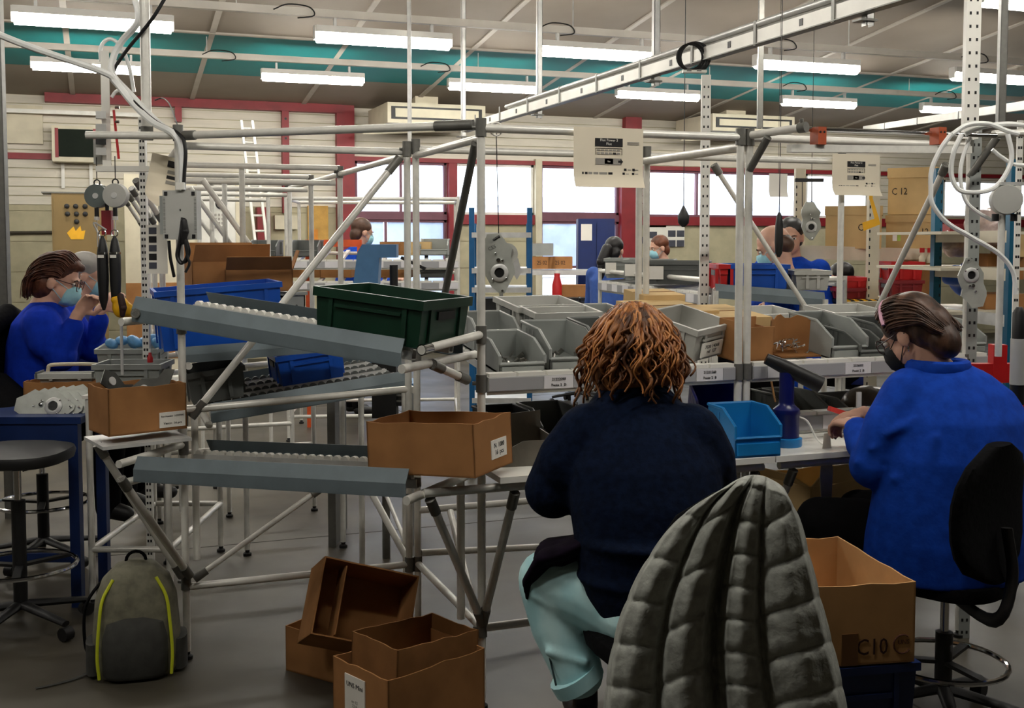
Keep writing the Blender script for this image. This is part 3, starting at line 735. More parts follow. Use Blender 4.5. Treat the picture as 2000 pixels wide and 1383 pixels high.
# ---- bins on the sloping shelf above the bench
SL = math.atan(.1)
def shp(px, Y): return V((at(px, 690, Y=Y).x, Y, 1.141+(Y-3.61)*.1))
binspec = [
  (993, 3.76, .165, .28, .1, GREYB, 22, 'grey open-front bin with steel clips at the left end of the shelf', 0),
  (1090, 3.78, .185, .3, .128, GREYB, 10, 'larger grey open-front bin second from the left on the shelf', 0),
  (1168, 3.78, .13, .3, .135, GREYD, 0, 'dark grey open-front bin half hidden behind the curly hair', 0),
  (955, 4.08, .17, .26, .12, GREYB, 0, 'grey open-front bin in the back row behind the left clip bin', 0),
  (1165, 4.2, .2, .26, .12, GREYB, 0, 'grey open-front bin in the back row left of the curly hair', 0),
  (1612, 3.78, .16, .3, .135, GREYB, 0, 'grey open-front bin beside the torn cardboard on the right shelf', 0),
  (1662, 3.74, .115, .26, .09, GREYD, 0, 'small dark grey bin second in the row on the right shelf', 0),
  (1722, 3.76, .15, .28, .115, GREYD, 12, 'ribbed dark grey bin third in the row on the right shelf', 0),
  (1792, 3.78, .15, .28, .11, GREYB, 8, 'grey bin behind the head with the pink headband', 0),
  (1850, 3.78, .13, .28, .11, GREYB, 0, 'grey bin at the right end of the right shelf', 0)]
for px, Y, w_, d_, h_, mt, fill, lab, rz in binspec:
    picking_bin('storage_bin', lab, w_, d_, h_, mt, shp(px, Y), (SL, 0, rz), 'open-front bins on the sloping shelves', fill=fill)
# light grey euro crates
for px, Y, dz, w_, d_, h_, rz, lab in [
  (1052, 4.26, .03, .3, .3, .12, 0, 'light grey stacking crate at the back left of the shelf'),
  (1092, 4.06, .045, .28, .2, .105, -.02, 'light grey stacking crate tilted on top of the left shelf bins'),
  (1490, 4.24, .01, .26, .24, .085, .05, 'light grey stacking crate at the back behind the double post'),
  (1650, 4.26, .01, .3, .24, .08, 0, 'light grey stacking crate at the back of the right shelf')]:
    euro_crate('stacking_crate', lab, w_, d_, h_, GREYL, shp(px, Y)+RZ*dz, (SL, 0, rz), 'light grey stacking crates')
o = shp(1336, 3.83)
cr = euro_crate('stacking_crate', 'light grey stacking crate with a paper card, tipped forward right of the curly hair', .25, .26, .13, GREYL, o+RZ*.02, (SL+.14, -.08, .45), 'light grey stacking crates')
MB().bb((-.085, -.132, .02), (.05, -.129, .075)).build('paper_card', PAPER, cr, (0, 0, 0), smooth=False)
text('7020 14068\nref  127', .019, frame((-.0175, -.1325, .048), RX, RZ), INK, cr, 'print')
# cardboard on the shelf
o = shp(1448, 3.72); t = thing('cut_carton', 'tall cut brown cardboard sleeve behind the double post on the shelf', 'box', o, (SL, 0, .1))
MB().bb((-.07, -.06, 0), (.1, .06, .005)).build('base', CARD, t, (0, 0, 0), smooth=False)
for lo, hi in (((-.07, -.06, 0), (.1, -.055, .13)), ((-.07, .055, 0), (.1, .06, .15)), ((-.07, -.06, 0), (-.065, .06, .15)), ((.095, -.06, 0), (.1, .06, .12))): MB().bb(lo, hi).build('side_panel', CARD, t, (0, 0, 0), smooth=False)
o = shp(1545, 3.76); t = thing('cut_carton', 'torn curved cardboard sheet wrapped round bright metal hooks', 'box', o, (SL, 0, 0))
m = MB(); pts = [V((-.10+.2*u, .09*math.sin(u*3.0)-.0, 0)) for u in [k/10 for k in range(11)]]
vs = []; fs = []
for k, p in enumerate(pts): vs += [p+V((0, 0, .0)), p+V((0, 0, .135+.01*math.sin(k*1.7))), p+V((0, .005, .135+.01*math.sin(k*1.7))), p+V((0, .005, 0))]
for k in range(10):
    for q in range(4): fs.append((k*4+q, k*4+(q+1) % 4, (k+1)*4+(q+1) % 4, (k+1)*4+q))
m.add(vs, fs); m.build('curved_sheet', CARD, t, (0, 0, 0))
m = MB(); m.bb((-.09, -.07, 0), (.09, .06, .006)); m.build('base', CARDI, t, (0, 0, 0), smooth=False)
for k in range(9):
    t2 = thing('steel_hook', 'bright bent steel hook in the torn cardboard, number %s from the left' % ['one', 'two', 'three', 'four', 'five', 'six', 'seven', 'eight', 'nine'][k], 'hook', o+V((-.08+.016*k, -.02+.01*(k % 3), .02+.008*(k % 4))), (.3*k, .2, .7*k), group='steel hooks in the torn cardboard')
    MB().path(arc((0, 0, 0), RX, RZ, .028, 0, 3.6, 8), .004, 6).build('bent_rod', CHROME, t2, (0, 0, 0))
# pale flat cartons behind
for i, (px, Y, w_, d_, h_, dz, rz, lab) in enumerate([(1300, 4.2, .3, .32, .07, .06, .12, 'pale flat cardboard box at the back of the shelf above the curly hair'), (1395, 4.12, .32, .34, .055, .06, .05, 'wide pale flat cardboard box left of the double post'), (1275, 4.45, .2, .2, .09, .06, 0, 'small pale cardboard box behind the flat cartons')]):
    closed_box('flat_carton', lab, w_, d_, h_, shp(px, Y)+RZ*dz, (SL, 0, rz), CARDL, 'pale cartons on the shelf', lid=False)

# ---- bench things
o = at(1452, 872, Y=3.45)
picking_bin('storage_bin', 'sky blue open-front bin on the white bench', .175, .21, .16, BLUEL, (o.x, 3.45, BZ), (0, 0, -.06), lip=.42, slope=.55)
o = at(1400, 800, Y=3.86)
picking_bin('storage_bin', 'navy blue bin leaning behind the seated woman on the bench', .2, .24, .12, BLUEN, (o.x-.06, 3.74, BZ+.045), (.35, 0, -.3))
o = at(1034, 880, Y=3.5); TRAYM = mat('worn_sheet_steel', (120, 116, 106), .45, .5, .12, 12)
t = thing('scoop_tray', 'folded grey sheet-steel scoop tray at the left end of the bench', 'tray', (o.x, 3.57, BZ), (0, 0, -.12))
MB().bb((-.1, -.1, 0), (.1, .14, .004)).build('base', TRAYM, t, (0, 0, 0), smooth=False)
MB().prism([(-.1, 0), (.1, 0), (.1, .085), (-.02, .085), (-.07, .06), (-.1, .03)], .004, (0, -.1, 0), RX, RZ).build('front_plate', TRAYM, t, (0, 0, 0), smooth=False)
MB().prism([(-.1, 0), (.1, 0), (.1, .15), (-.02, .14), (-.1, .1)], .004, (0, .14, 0), RX, RZ).build('back_plate', TRAYM, t, (0, 0, 0), smooth=False)
MB().bb((.096, -.1, 0), (.1, .14, .085)).build('side_plate', TRAYM, t, (0, 0, 0), smooth=False)
# dark part bins under the shelf on the bench
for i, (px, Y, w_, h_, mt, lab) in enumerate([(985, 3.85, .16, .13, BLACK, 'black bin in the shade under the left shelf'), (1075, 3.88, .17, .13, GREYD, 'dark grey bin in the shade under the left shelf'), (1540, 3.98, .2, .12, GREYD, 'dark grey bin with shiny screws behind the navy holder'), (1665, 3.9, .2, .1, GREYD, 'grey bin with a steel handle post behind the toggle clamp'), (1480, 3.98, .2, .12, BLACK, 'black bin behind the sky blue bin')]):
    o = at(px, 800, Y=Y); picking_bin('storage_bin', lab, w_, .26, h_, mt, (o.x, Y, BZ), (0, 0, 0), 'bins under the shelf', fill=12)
o = at(1700, 810, Y=3.88); ms = MB(); ms.ell((o.x, 3.9, BZ+.07), (.12, .09, .075)); ms.ell((o.x+.1, 3.92, BZ+.06), (.1, .08, .06))
BAGM = mat('brown_poly_bag', (92, 80, 64), .3, 0, .2, 18, .6)
b_ = fuse(ms, 'parts_bag', BAGM, None, .012, 2, org=(o.x, 3.9, BZ)); tag(b_, 'crumpled brown plastic bag on the bench behind the working hand', 'bag')
# tool holder with black nozzle
o = at(1541, 872, Y=3.48); t = thing('tool_holder', 'navy blue bottle-shaped holder with sky blue foot and black nozzle', 'tool holder', (o.x, 3.5, BZ), (0, 0, 0))
MB().lathe([(.056, 0), (.058, .004), (.058, .03), (.05, .032)], n=28).build('foot_ring', BLUEL, t, (0, 0, 0))
MB().lathe([(.046, .03), (.047, .04), (.047, .115), (.05, .12), (.048, .135), (.03, .15), (.027, .16), (.027, .27), (.02, .275)], n=28).build('bottle', BLUEN, t, (0, 0, 0))
m = MB(); m.path([(-.07, .03, .32), (-.02, .005, .295), (.11, -.05, .225)], [.02, .026, .032], 16); m.build('nozzle', BLACK, t, (0, 0, 0))
m = MB(); m.path(spline([(.03, -.02, .11), (.07, -.03, .09), (.11, -.04, .02), (.13, -.08, .002), (.15, -.15, .0)], 6), .004, 6); m.build('air_hose', WHITEP, t, (0, 0, 0))
# toggle clamp fixture the woman works on
o = at(1668, 842, Y=3.56); t = thing('toggle_clamp', 'steel toggle clamp fixture with a red grip on the bench', 'clamp', (o.x, 3.56, BZ), (0, 0, -.15))
MB().bb((-.035, -.05, .012), (.12, .05, .035)).build('base_block', STEEL, t, (0, 0, 0), smooth=False)
for x in (-.02, .1): MB().lathe([(.01, 0), (.01, .014)], (x, -.03, 0), n=10).build('foot', RUBBER, t, (0, 0, 0))
MB().bb((.0, -.008, .03), (.03, .008, .085)).build('clamp_body', ALUD, t, (0, 0, 0), smooth=False)
MB().beam((.01, 0, .075), (-.045, -.01, .095), .012, .01).build('lever', ALUD, t, (0, 0, 0))
MB().beam((-.035, -.01, .091), (-.115, -.02, .118), .018, .018).build('grip', mat('coral_red_grip', (230, 70, 60), .4), t, (0, 0, 0))
MB().bb((.022, .02, .03), (.04, .03, .17)).build('guide_bar', STEEL, t, (0, 0, 0), smooth=False)
# wooden stick standing behind the holder
p, q = at(1500, 712, Y=3.7), at(1514, 785, Y=3.72); single(MB().tube(p, q, .004, 8), 'wooden_stick', mat('raw_wood', (190, 140, 84), .7), 'thin wooden stick leaning beside the double post', 'stick', tuple(q))
# under-bench cartons
o = at(1600, 965, Y=3.95)
t = carton('open_carton', 'pale open cardboard box under the right bench', .42, .3, .2, (o.x, 3.95, .42), .2, CARDL, flaps=(40, 0, 0, 60))
w2.rail((XB2, 3.8, .40), (XC, 3.8, .40)); w2.rail((XB2, 4.15, .40), (XC, 4.15, .40))
MB().prism([(-.02, 0), (.02, 0), (.025, .12), (.01, .26), (-.015, .26), (-.03, .1)], .003, at(1614, 985, Y=3.4), RX, RZ).build('film_strip', WHITEP, t, smooth=False, org=(0, 0, 0)).parent = None
_fs = bpy.data.objects['film_strip']; tag(_fs, 'limp strip of clear film hanging below the bench edge', 'film')
_fs.data.materials[0] = mat('clear_film', (196, 190, 176), .3, 0, .1, 10)

# ---- cartons on the floor
def fl(px, py): return at(px, py, z=0)
o = fl(690, 1330); ca = carton('floor_carton', 'open brown cardboard box on the floor at the back left of the pile', .44, .32, .17, (at(655, 1283, d=4.05).x+.1, at(655, 1283, d=4.05).y+.05, 0), math.radians(-52))
def cv(r, u, dd): return V((math.cos(YAW), -math.sin(YAW), 0))*r + RZ*u + V((math.sin(YAW), math.cos(YAW), 0))*dd
ez_ = cv(.39, .46, -.80).normalized(); ex_ = cv(.9, -.3, .3); ex_ = (ex_-ez_*ex_.dot(ez_)).normalized()
o = at(716, 1180, d=3.86) - ez_*.2
cb = carton('floor_carton', 'tilted open cardboard box leaning in the back box of the floor pile', .35, .27, .2, o, orient(ex_, ez_.cross(ex_)), flaps=(0, 0, 0, 0), flap_len=.1)
MB().prism([(-.13, 0), (.13, 0), (.12, .11), (-.12, .11)], .004, (-.09, 0, .08), (0, 1, 0), (0, 0, 1)).build('inner_flap', CARD, cb, (0, 0, 0), smooth=False)
o = at(797, 1345, d=3.62); cc = carton('floor_carton', 'open brown cardboard box with a white label at the front of the floor pile', .4, .29, .26, (o.x+.0, o.y-.02, 0), math.radians(24), flaps=(0, 0, 0, 0))
MB().bb((-.204, -.03, .06), (-.2005, .075, .225)).build('paper_label', PAPER, cc, (0, 0, 0), smooth=False)
text('UNS Mini', .022, frame((-.2045, .022, .195), (0, -1, 0), RZ), INK, cc, 'print'); text('no 12\n22 ft\n14', .014, frame((-.2045, .022, .13), (0, -1, 0), RZ), INKG, cc, 'print')
cd = carton('floor_carton', 'brown cardboard box nested inside the front box of the floor pile', .34, .24, .2, (o.x+.02, o.y+.0, .12), (.0, .05, math.radians(24)), flaps=(0, 0, 0, 0), mt=CARDI)
# ================================================================== people
def hframe(fwd, up=(0, 0, 1)):
    y = V(fwd).normalized(); x = y.cross(V(up)).normalized(); z = x.cross(y); return Matrix((x, y, z)).transposed()
def head_vol(mb, c, R, s=1.0, neck=None, nose=True):
    c = V(c); P = lambda x, y, z: c + R @ V((x*s, y*s, z*s))
    mb.ell(P(0, -.012, .03), (.076*s, .094*s, .088*s), 18, 12, R); mb.ell(P(0, .022, -.045), (.062*s, .072*s, .068*s), 16, 10, R)
    mb.ell(P(0, .05, -.085), (.034*s, .038*s, .028*s), 12, 8, R)
    if nose: mb.limb([P(0, .083, .012), P(0, .107, -.03)], [.009*s, .014*s], 8)
    mb.ell(P(0, .078, -.066), (.026*s, .018*s, .013*s), 10, 6, R)
    mb.ell(P(0, .08, .022), (.05*s, .014*s, .01*s), 10, 6, R)
    for sx in (-1, 1): mb.ell(P(sx*.077, -.008, -.012), (.011*s, .022*s, .032*s), 10, 8, R)
    if neck is not None: mb.limb([P(0, -.02, -.05), V(neck)], [.056*s, .062*s], 14)
def face_parts(t, c, R, s=1.0, mask=None, glasses=False, brow=None):
    c = V(c); P = lambda x, y, z: c + R @ V((x*s, y*s, z*s))
    for sx in (-1, 1):
        m = MB(); m.ell(P(sx*.032, .079, .004), (.013*s, .008*s, .0085*s), 10, 8, R); e = m.build('eye', WHITEP, t)
        m = MB(); m.ell(P(sx*.032, .086, .004), (.006*s, .003*s, .006*s), 8, 6, R); m.build('iris', mat('iris_brown', (50, 34, 24), .3), e)
        m = MB(); m.path([P(sx*.016, .09, .022), P(sx*.034, .09, .027), P(sx*.05, .082, .021)], [.003*s]*3, 6); m.build('eyebrow', mat('brow', (60, 40, 28), .9), t)
    if mask is None:
        m = MB(); m.path([P(-.024, .094, -.066), P(0, .1, -.064), P(.024, .094, -.066)], [.003*s, .006*s, .003*s], 8); m.build('mouth', mat('lips', (172, 96, 84), .5), t)
    else:
        m = MB(); rs = []
        for z, y, hw in ((-.005, .108, .022), (-.025, .118, .05), (-.05, .118, .062), (-.08, .112, .055), (-.1, .092, .035)):
            rs.append([P(-hw, y-.055, z), P(-hw*.6, y-.012, z), P(0, y, z), P(hw*.6, y-.012, z), P(hw, y-.055, z), P(hw*.9, y-.065, z), P(0, y-.012, z), P(-hw*.9, y-.065, z)])
        m.rings(rs); k = m.build('face_mask', mask, t, ang=70)
        for sx in (-1, 1):
            m = MB(); m.path([P(sx*.05, .062, -.02), P(sx*.078, .0, .012), P(sx*.083, -.022, .0)], .0018, 6); m.path([P(sx*.048, .06, -.085), P(sx*.078, .0, -.03), P(sx*.083, -.022, -.015)], .0018, 6); m.build('ear_loop', mask, k)
    if glasses:
        m = MB()
        for sx in (-1, 1): m.path(arc(P(sx*.033, .102, .002), R @ RX, R @ RZ, .024*s, 0, 6.28, 14), .002, 6); m.path([P(sx*.056, .098, .006), P(sx*.08, .0, .012)], .002, 6)
        m.path([P(-.009, .104, .006), P(.009, .104, .006)], .002, 6); m.build('glasses', mat('glasses_frame', (60, 22, 26), .4), t)
def hand_vol(mb, w, u, n, s=1.0, curl=.6, side=1):
    """palm and five fingers; u = pointing, n = back of hand, thumb on side*v"""
    w = V(w); u = V(u).normalized(); n = V(n); n = (n-u*n.dot(u)).normalized(); v = u.cross(n)*side
    R = Matrix((v, u, n)).transposed(); mb.ell(w+u*.045*s, (.04*s, .055*s, .017*s), 14, 9, R); mb.limb([w-u*.01, w+u*.03*s], [.026*s, .026*s], 10)
    for i, (ln, off) in enumerate([(.9, .03), (1.0, .0105), (.95, -.0095), (.75, -.029)]):
        p = w + u*(.084-.006*abs(i-1))*s + v*off*s; d = u; pts = [p-u*.02*s, p]; a = 0
        for q, seg in enumerate((.042, .027, .021)):
            a += curl*(.7 if q == 0 else 1.0); d = u*math.cos(a) - n*math.sin(a); p = p + d*seg*ln*s; pts.append(p)
        mb.limb(pts, [.0098*s, .0098*s, .009*s, .0082*s, .0072*s], 8)
    p = w + u*.025*s + v*.03*s; d1 = (u*.55+v*.7-n*.35).normalized(); d2 = (u*.85+v*.1-n*.5).normalized()
    mb.limb([p-v*.012*s, p+d1*.035*s, p+d1*.035*s+d2*.03*s, p+d1*.035*s+d2*.055*s], [.013*s, .012*s, .0105*s, .009*s], 8)
def eRing(c, hw, hd, ax, ay, n=22, sq=2.3):
    out = []
    for i in range(n):
        t = 2*math.pi*i/n; ct, st = math.cos(t), math.sin(t)
        out.append(V(c) + V(ax)*(hw*math.copysign(abs(ct)**(2/sq), ct)) + V(ay)*(hd*math.copysign(abs(st)**(2/sq), st)))
    return out
def torso(mb, rings, ax, ay):
    mb.rings([eRing(cw(x, d, z), hw, hd, ax, ay) for (x, d, z, hw, hd) in rings])

# ------------------------------------------------------------------ woman with curly hair, seen from behind
NAVY = mat('navy_knit', (13, 24, 46), .95, 0, .2, 50, .3, spec=.1)
JEANS = mat('pale_aqua_denim', (202, 238, 240), .85, 0, .12, 9, .25, rgb2=(172, 220, 226), spec=.15)
PURPLE = mat('black_purple_cloth', (24, 16, 30), .95, 0, .2, 30, .2, spec=.1)
HAIRC = mat('copper_brown_hair', (150, 96, 52), .5, 0, .3, 22, .6, rgb2=(72, 42, 24), stretch=(1, 1, .25), spec=.35)
HAIRH = mat('golden_hair_strand', (196, 132, 72), .45, 0, .25, 30, rgb2=(140, 80, 38), spec=.4)
p0 = cw(.40, 3.0, 0)
pw = thing('person', 'seated person with curly copper hair, navy jumper and pale aqua jeans seen from behind', 'person', p0, world=True)
FX, FY = V((math.cos(YAW), -math.sin(YAW), 0)), V((math.sin(YAW), math.cos(YAW), 0))
hc = cw(.345, 3.2, 1.285); hR = hframe(cw(.33, 4.0, 1.0)-cw(.345, 3.2, 1.285))
mb = MB(); head_vol(mb, hc, hR, 1.0, cw(.35, 3.17, 1.14))
for sx, el, wr in ((-1, (.10, 3.16, .905), (.21, 3.42, .895)), (1, (.585, 3.2, .92), (.46, 3.46, .895))):
    e_, w_ = cw(*el), cw(*wr); mb.limb([cw(.345+sx*.13, 3.12, 1.03), e_, w_], [.05, .042, .03], 12)
    hand_vol(mb, w_, (w_-e_)+V((0, 0, -.02)), RZ, .95, .5, sx)
mb.limb([cw(.35, 3.17, 1.16), cw(.36, 3.1, 1.0), cw(.4, 3.02, .68)], [.09, .12, .13], 14)
fuse(mb, 'body', SKIN, pw, .006, 3)
face_parts(pw, hc, hR, 1.0, MASKB)
mb = MB(); torso(mb, [(.40, 3.0, .575, .17, .155), (.39, 3.005, .66, .20, .17), (.375, 3.02, .78, .205, .175), (.365, 3.05, .90, .212, .178), (.36, 3.085, .99, .212, .172), (.355, 3.12, 1.06, .19, .155), (.35, 3.15, 1.12, .15, .13), (.347, 3.165, 1.175, .105, .1), (.345, 3.18, 1.215, .07, .072)], FX, FY)
mb.limb([cw(.215, 3.11, 1.055), cw(.16, 3.11, .98), cw(.115, 3.13, .90), cw(.16, 3.3, .90), cw(.2, 3.39, .9)], [.095, .095, .082, .06, .05], 16)
mb.limb([cw(.495, 3.11, 1.055), cw(.53, 3.12, .98), cw(.56, 3.15, .90), cw(.52, 3.34, .90), cw(.47, 3.43, .9)], [.095, .098, .082, .06, .05], 16)
for k, z in enumerate((.70, .80)): mb.path([eRing(cw(.385, 3.01, z), .203, .173, FX, FY, 22)[i] for i in range(11, 22)], .012, 8)
fuse(mb, 'jumper', NAVY, pw, .009, 5)
mb = MB(); mb.ell(cw(.40, 2.99, .60), (.185, .175, .11), 16, 10)
mb.limb([cw(.33, 3.0, .60), cw(.22, 3.06, .635), cw(.10, 3.13, .645)], [.12, .108, .085], 16)
mb.limb([cw(.10, 3.13, .645), cw(.135, 3.1, .52), cw(.185, 3.06, .40)], [.085, .082, .07], 16)
mb.limb([cw(.47, 3.0, .60), cw(.53, 3.2, .62), cw(.55, 3.42, .62)], [.12, .105, .085], 16)
mb.limb([cw(.55, 3.42, .62), cw(.53, 3.36, .5), cw(.51, 3.32, .38)], [.085, .08, .07], 16)
for k, (a, b) in enumerate([((.055, 3.06, .655), (.12, 3.04, .60)), ((.06, 3.05, .625), (.13, 3.03, .585)), ((.21, 2.96, .66), (.25, 2.93, .56)), ((.15, 3.0, .68), (.21, 2.96, .6)), ((.1, 3.02, .475), (.2, 3.0, .455))]): mb.limb([cw(*a), cw(*b)], [.012, .012], 8)
tro = fuse(mb, 'trousers', JEANS, pw, .008, 4)
mb = MB(); mb.path([cw(.17, 3.055, .405), cw(.19, 3.055, .372)], [.075, .075], 18); sub(mb.build('turn_up', JEANS, pw), tro)
mb = MB(); mb.path([cw(.12, 3.0, .39), cw(.10, 3.04, .47)], .003, 6); sub(mb.build('side_seam', mat('dark_seam', (40, 60, 64), .9), pw), tro)
for (x, d) in ((.195, 3.06), (.51, 3.33)):
    mb = MB(); mb.limb([cw(x, d, .42), cw(x+.01, d, .31)], [.042, .036], 12); mb.limb([cw(x+.005, d-.03, .285), cw(x-.015, d+.14, .265)], [.04, .036], 12); fuse(mb, 'shoe', BLACK, pw, .008, 3)
mb = MB()
mb.path([cw(.22, 2.98, .80), cw(.16, 3.02, .76), cw(.10, 3.05, .735), cw(.055, 3.08, .66), cw(.045, 3.08, .60)], [.05, .065, .07, .05, .012], 14, flat=.35)
mb.path([cw(.25, 3.06, .78), cw(.16, 3.1, .735), cw(.09, 3.13, .725)], [.06, .1, .085], 14, flat=.4)
fuse(mb, 'cardigan_tail', PURPLE, pw, .007, 3)
# hair: cap plus many wavy locks
def lock(mb, p, drop, out, r0, amp, seed, n=18):
    rr = random.Random(seed); ph = rr.uniform(0, 6.3); fq = rr.uniform(1.6, 2.8); a1 = V((out[0], out[1], 0)).normalized(); a2 = a1.cross(RZ); pts = []; rad = []
    for i in range(n+1):
        t = i/n; g = amp*min(1, t*1.6)**1.3
        pts.append(p + V(out)*math.sin(t*1.75) + V((0, 0, -1))*drop*t**1.2 + a2*g*math.sin(ph+fq*6.28*t) + a1*g*.7*math.cos(ph+fq*6.28*t)); rad.append(r0*(1-.5*t)*(1+.18*math.sin(ph*2+t*15)))
    mb.path(pts, rad, 6)
mb = MB(); mb.ell(hc+V((0, 0, .03))-FY*.012, (.106, .118, .112), 20, 12); mb.ell(hc+V((0, 0, -.045))-FY*.03, (.128, .092, .095), 18, 10)
rr = random.Random(5)
for i in range(430):
    th = rr.uniform(0, 6.28); ph = rr.uniform(.03, 1.35)
    dr = V((math.cos(th)*math.sin(ph), math.sin(th)*math.sin(ph), math.cos(ph)))
    p = hc + V((0, 0, .03)) - FY*.012 + V((dr.x*.103, dr.y*.115, dr.z*.109))
    outv = V((dr.x, dr.y, 0)); outv = outv.normalized()*(.03+.035*rr.random()) if outv.length > .01 else V((.02, 0, 0))
    if outv.dot(FY) > .03: continue
    lock(mb, p, rr.uniform(.09, .215), outv, rr.uniform(.0045, .0085), rr.uniform(.008, .016), i)
hair = mb.build('hair', HAIRC, pw, ang=80)
mb = MB()
for i in range(90):
    th = rr.uniform(3.4, 6.0)-YAW; ph = rr.uniform(.1, 1.2)
    dr = V((math.cos(th)*math.sin(ph), math.sin(th)*math.sin(ph), math.cos(ph)))
    p = hc + V((0, 0, .03)) - FY*.012 + V((dr.x*.108, dr.y*.12, dr.z*.112)); outv = V((dr.x, dr.y, 0)); outv = outv.normalized()*(.05+.02*rr.random()) if outv.length > .01 else V((.02, 0, 0))
    lock(mb, p, rr.uniform(.1, .2), outv, rr.uniform(.003, .0055), rr.uniform(.007, .014), 300+i)
sub(mb.build('highlight_locks', HAIRH, pw, ang=80), hair)

# ---- swivel chairs
def chair(name, label, c, yaw_v, seat_z, back_c, back_top, back_w, back_h, ring_z=.2, mt=BLACKF, base=True, arms=False, ring_r=.22):
    """c: seat centre on the floor plane, yaw_v: facing direction"""
    c = V(c); f = V(yaw_v).normalized(); s = V((f.y, -f.x, 0)); t = thing(name, label, 'chair', (c.x, c.y, 0), world=True)
    m = MB(); rs = []
    for z, k in ((-.045, .8), (-.035, .97), (-.01, 1.0), (.008, .97), (.018, .8)): rs.append(eRing((c.x, c.y, seat_z+z), .215*k, .21*k, s, f, 24, 3))
    m.rings(rs); m.build('seat', mt, t)
    bc = V(back_c); m = MB(); rs = []
    for i in range(9):
        u = i/8; z = back_top-back_h*u; wv = back_w/2*math.sqrt(max(.05, 1-abs(2*u-1)**3.0)); rs.append(eRing((bc.x, bc.y, z)+f*0 if False else V((bc.x, bc.y, z))+f*(.03*math.sin(math.pi*u)), wv, .028, s, f, 20, 2.6))
    m.rings(rs); m.build('backrest', mt, t)
    m = MB(); m.path(spline([V((bc.x, bc.y, back_top-back_h*.6))-f*.03, V((bc.x, bc.y, seat_z+.08))-f*.05, V((bc.x, bc.y, seat_z-.06))-f*.0, V((c.x, c.y, seat_z-.06))], 6), .022, 10, flat=.5); m.build('back_bar', BLACK, t)
    MB().lathe([(.014, .3), (.014, seat_z-.04)], (c.x, c.y, 0), n=14).build('gas_piston', CHROME, t); MB().lathe([(.028, .09), (.028, seat_z-.2)], (c.x, c.y, 0), n=16).build('gas_column', BLACK, t)
    if ring_z:
        m = MB(); m.path([V((c.x, c.y, ring_z))+s*(ring_r*math.cos(a*.2094))+f*(ring_r*math.sin(a*.2094)) for a in range(30)], .0095, 8, closed=True); m.build('foot_ring', CHROME, t)
        for k in range(3):
            a = 2.1*k+.5; MB().beam(V((c.x, c.y, ring_z)), V((c.x+ring_r*math.cos(a), c.y+ring_r*math.sin(a), ring_z)), .03, .012).build('ring_spoke', BLACK, t)
    for k in range(5):
        a = 1.2566*k+.4; e = V((c.x+.27*math.cos(a), c.y+.27*math.sin(a), .07)); m = MB(); m.path([V((c.x, c.y, .11)), e], [.026, .018], 10, flat=.7); lg = m.build('base_arm', BLACK, t)
        if base: m = MB(); m.tube(e+V((-math.sin(a)*.02, math.cos(a)*.02, -.04)), e+V((math.sin(a)*.02, -math.cos(a)*.02, -.04)), .028, 12); sub(m.build('castor', BLACK, t), lg)
    return t
ch1 = chair('swivel_chair', 'black swivel chair under the quilted grey coat', cw(.42, 2.97, 0), FY*.95-FX*.3, .545, cw(.53, 2.715, 0), .985, .36, .40, .24)
# ---- quilted coat hung over its backrest
PUFF = mat('grey_green_quilting', (166, 168, 160), .62, 0, .1, 40, .35, rgb2=(144, 146, 139), spec=.3)
CD = 2.55
def cp(px, py, dd=0): return at(px, py, d=CD+dd)
def interp(keys, x):
    for (a, p), (b, q) in zip(keys[:-1], keys[1:]):
        if x <= b: t = (x-a)/(b-a); t = t*t*(3-2*t); return p+(q-p)*t
    return keys[-1][1]
Ls = spline([V((x, y, 0)) for x, y in [(1425, 948), (1335, 1005), (1265, 1092), (1216, 1195), (1190, 1300), (1180, 1400), (1176, 1520)]], 20)
Rs = spline([V((x, y, 0)) for x, y in [(1530, 955), (1560, 1012), (1588, 1115), (1610, 1200), (1630, 1275), (1652, 1380), (1664, 1520)]], 20)
FOLD = [(0, -1.6), (.03, .1), (.11, .7), (.195, .4), (.225, -.15), (.26, .7), (.33, 1.15), (.41, .7), (.44, -.6), (.465, -1.4), (.49, -.6), (.52, .5), (.59, .95), (.65, .65), (.68, -.1), (.71, .5), (.84, .95), (.96, .2), (1, -1.6)]
SEC = [(0, .225, 84, .0, -.1), (.225, .465, 104, .35, .5), (.465, .68, 64, .1, -.12), (.68, 1.01, 88, .55, .45)]
def coat_pt(u, v, back=False):
    k = v*(len(Ls)-1); i = min(int(k), len(Ls)-2); f = k-i
    l = Ls[i]+(Ls[i+1]-Ls[i])*f; r = Rs[i]+(Rs[i+1]-Rs[i])*f
    x = l.x+(r.x-l.x)*u; y = l.y+(r.y-l.y)*u - math.sin(math.pi*u)**.8*24*(1-v)**2.2
    amp = min(1.0, .25+v*1.6); off = .034*amp*interp(FOLD, u)
    for s0, s1, per, ph, sl in SEC:
        if s0 <= u < s1:
            w_ = (u-s0)/(s1-s0); q = (y/per + ph + sl*(w_-.5)) % 1.0
            puff = (1-abs(2*q-1)**5)*.014*min(1, 4*w_*(1-w_)+.35); off += puff
            x += (u-.5)*10*(1-abs(2*q-1)**3)*.5
    off += .004*noise.noise(V((u*9, v*14, 2.)))
    top = max(0, 1-v/.06)
    if back: return at(x, y, d=CD+.075)
    return at(x, y, d=CD+.02-off*(1-.6*top)+.03*top*top)
NU, NV = 150, 190; vs = []; fs = []
for j in range(NV+1):
    for i in range(NU+1): vs.append(coat_pt(i/NU, j/NV))
nb_ = len(vs)
for j in range(NV+1):
    for i in range(NU+1): vs.append(coat_pt(i/NU, j/NV, True))
ix = lambda i, j, b=0: b*nb_+j*(NU+1)+i
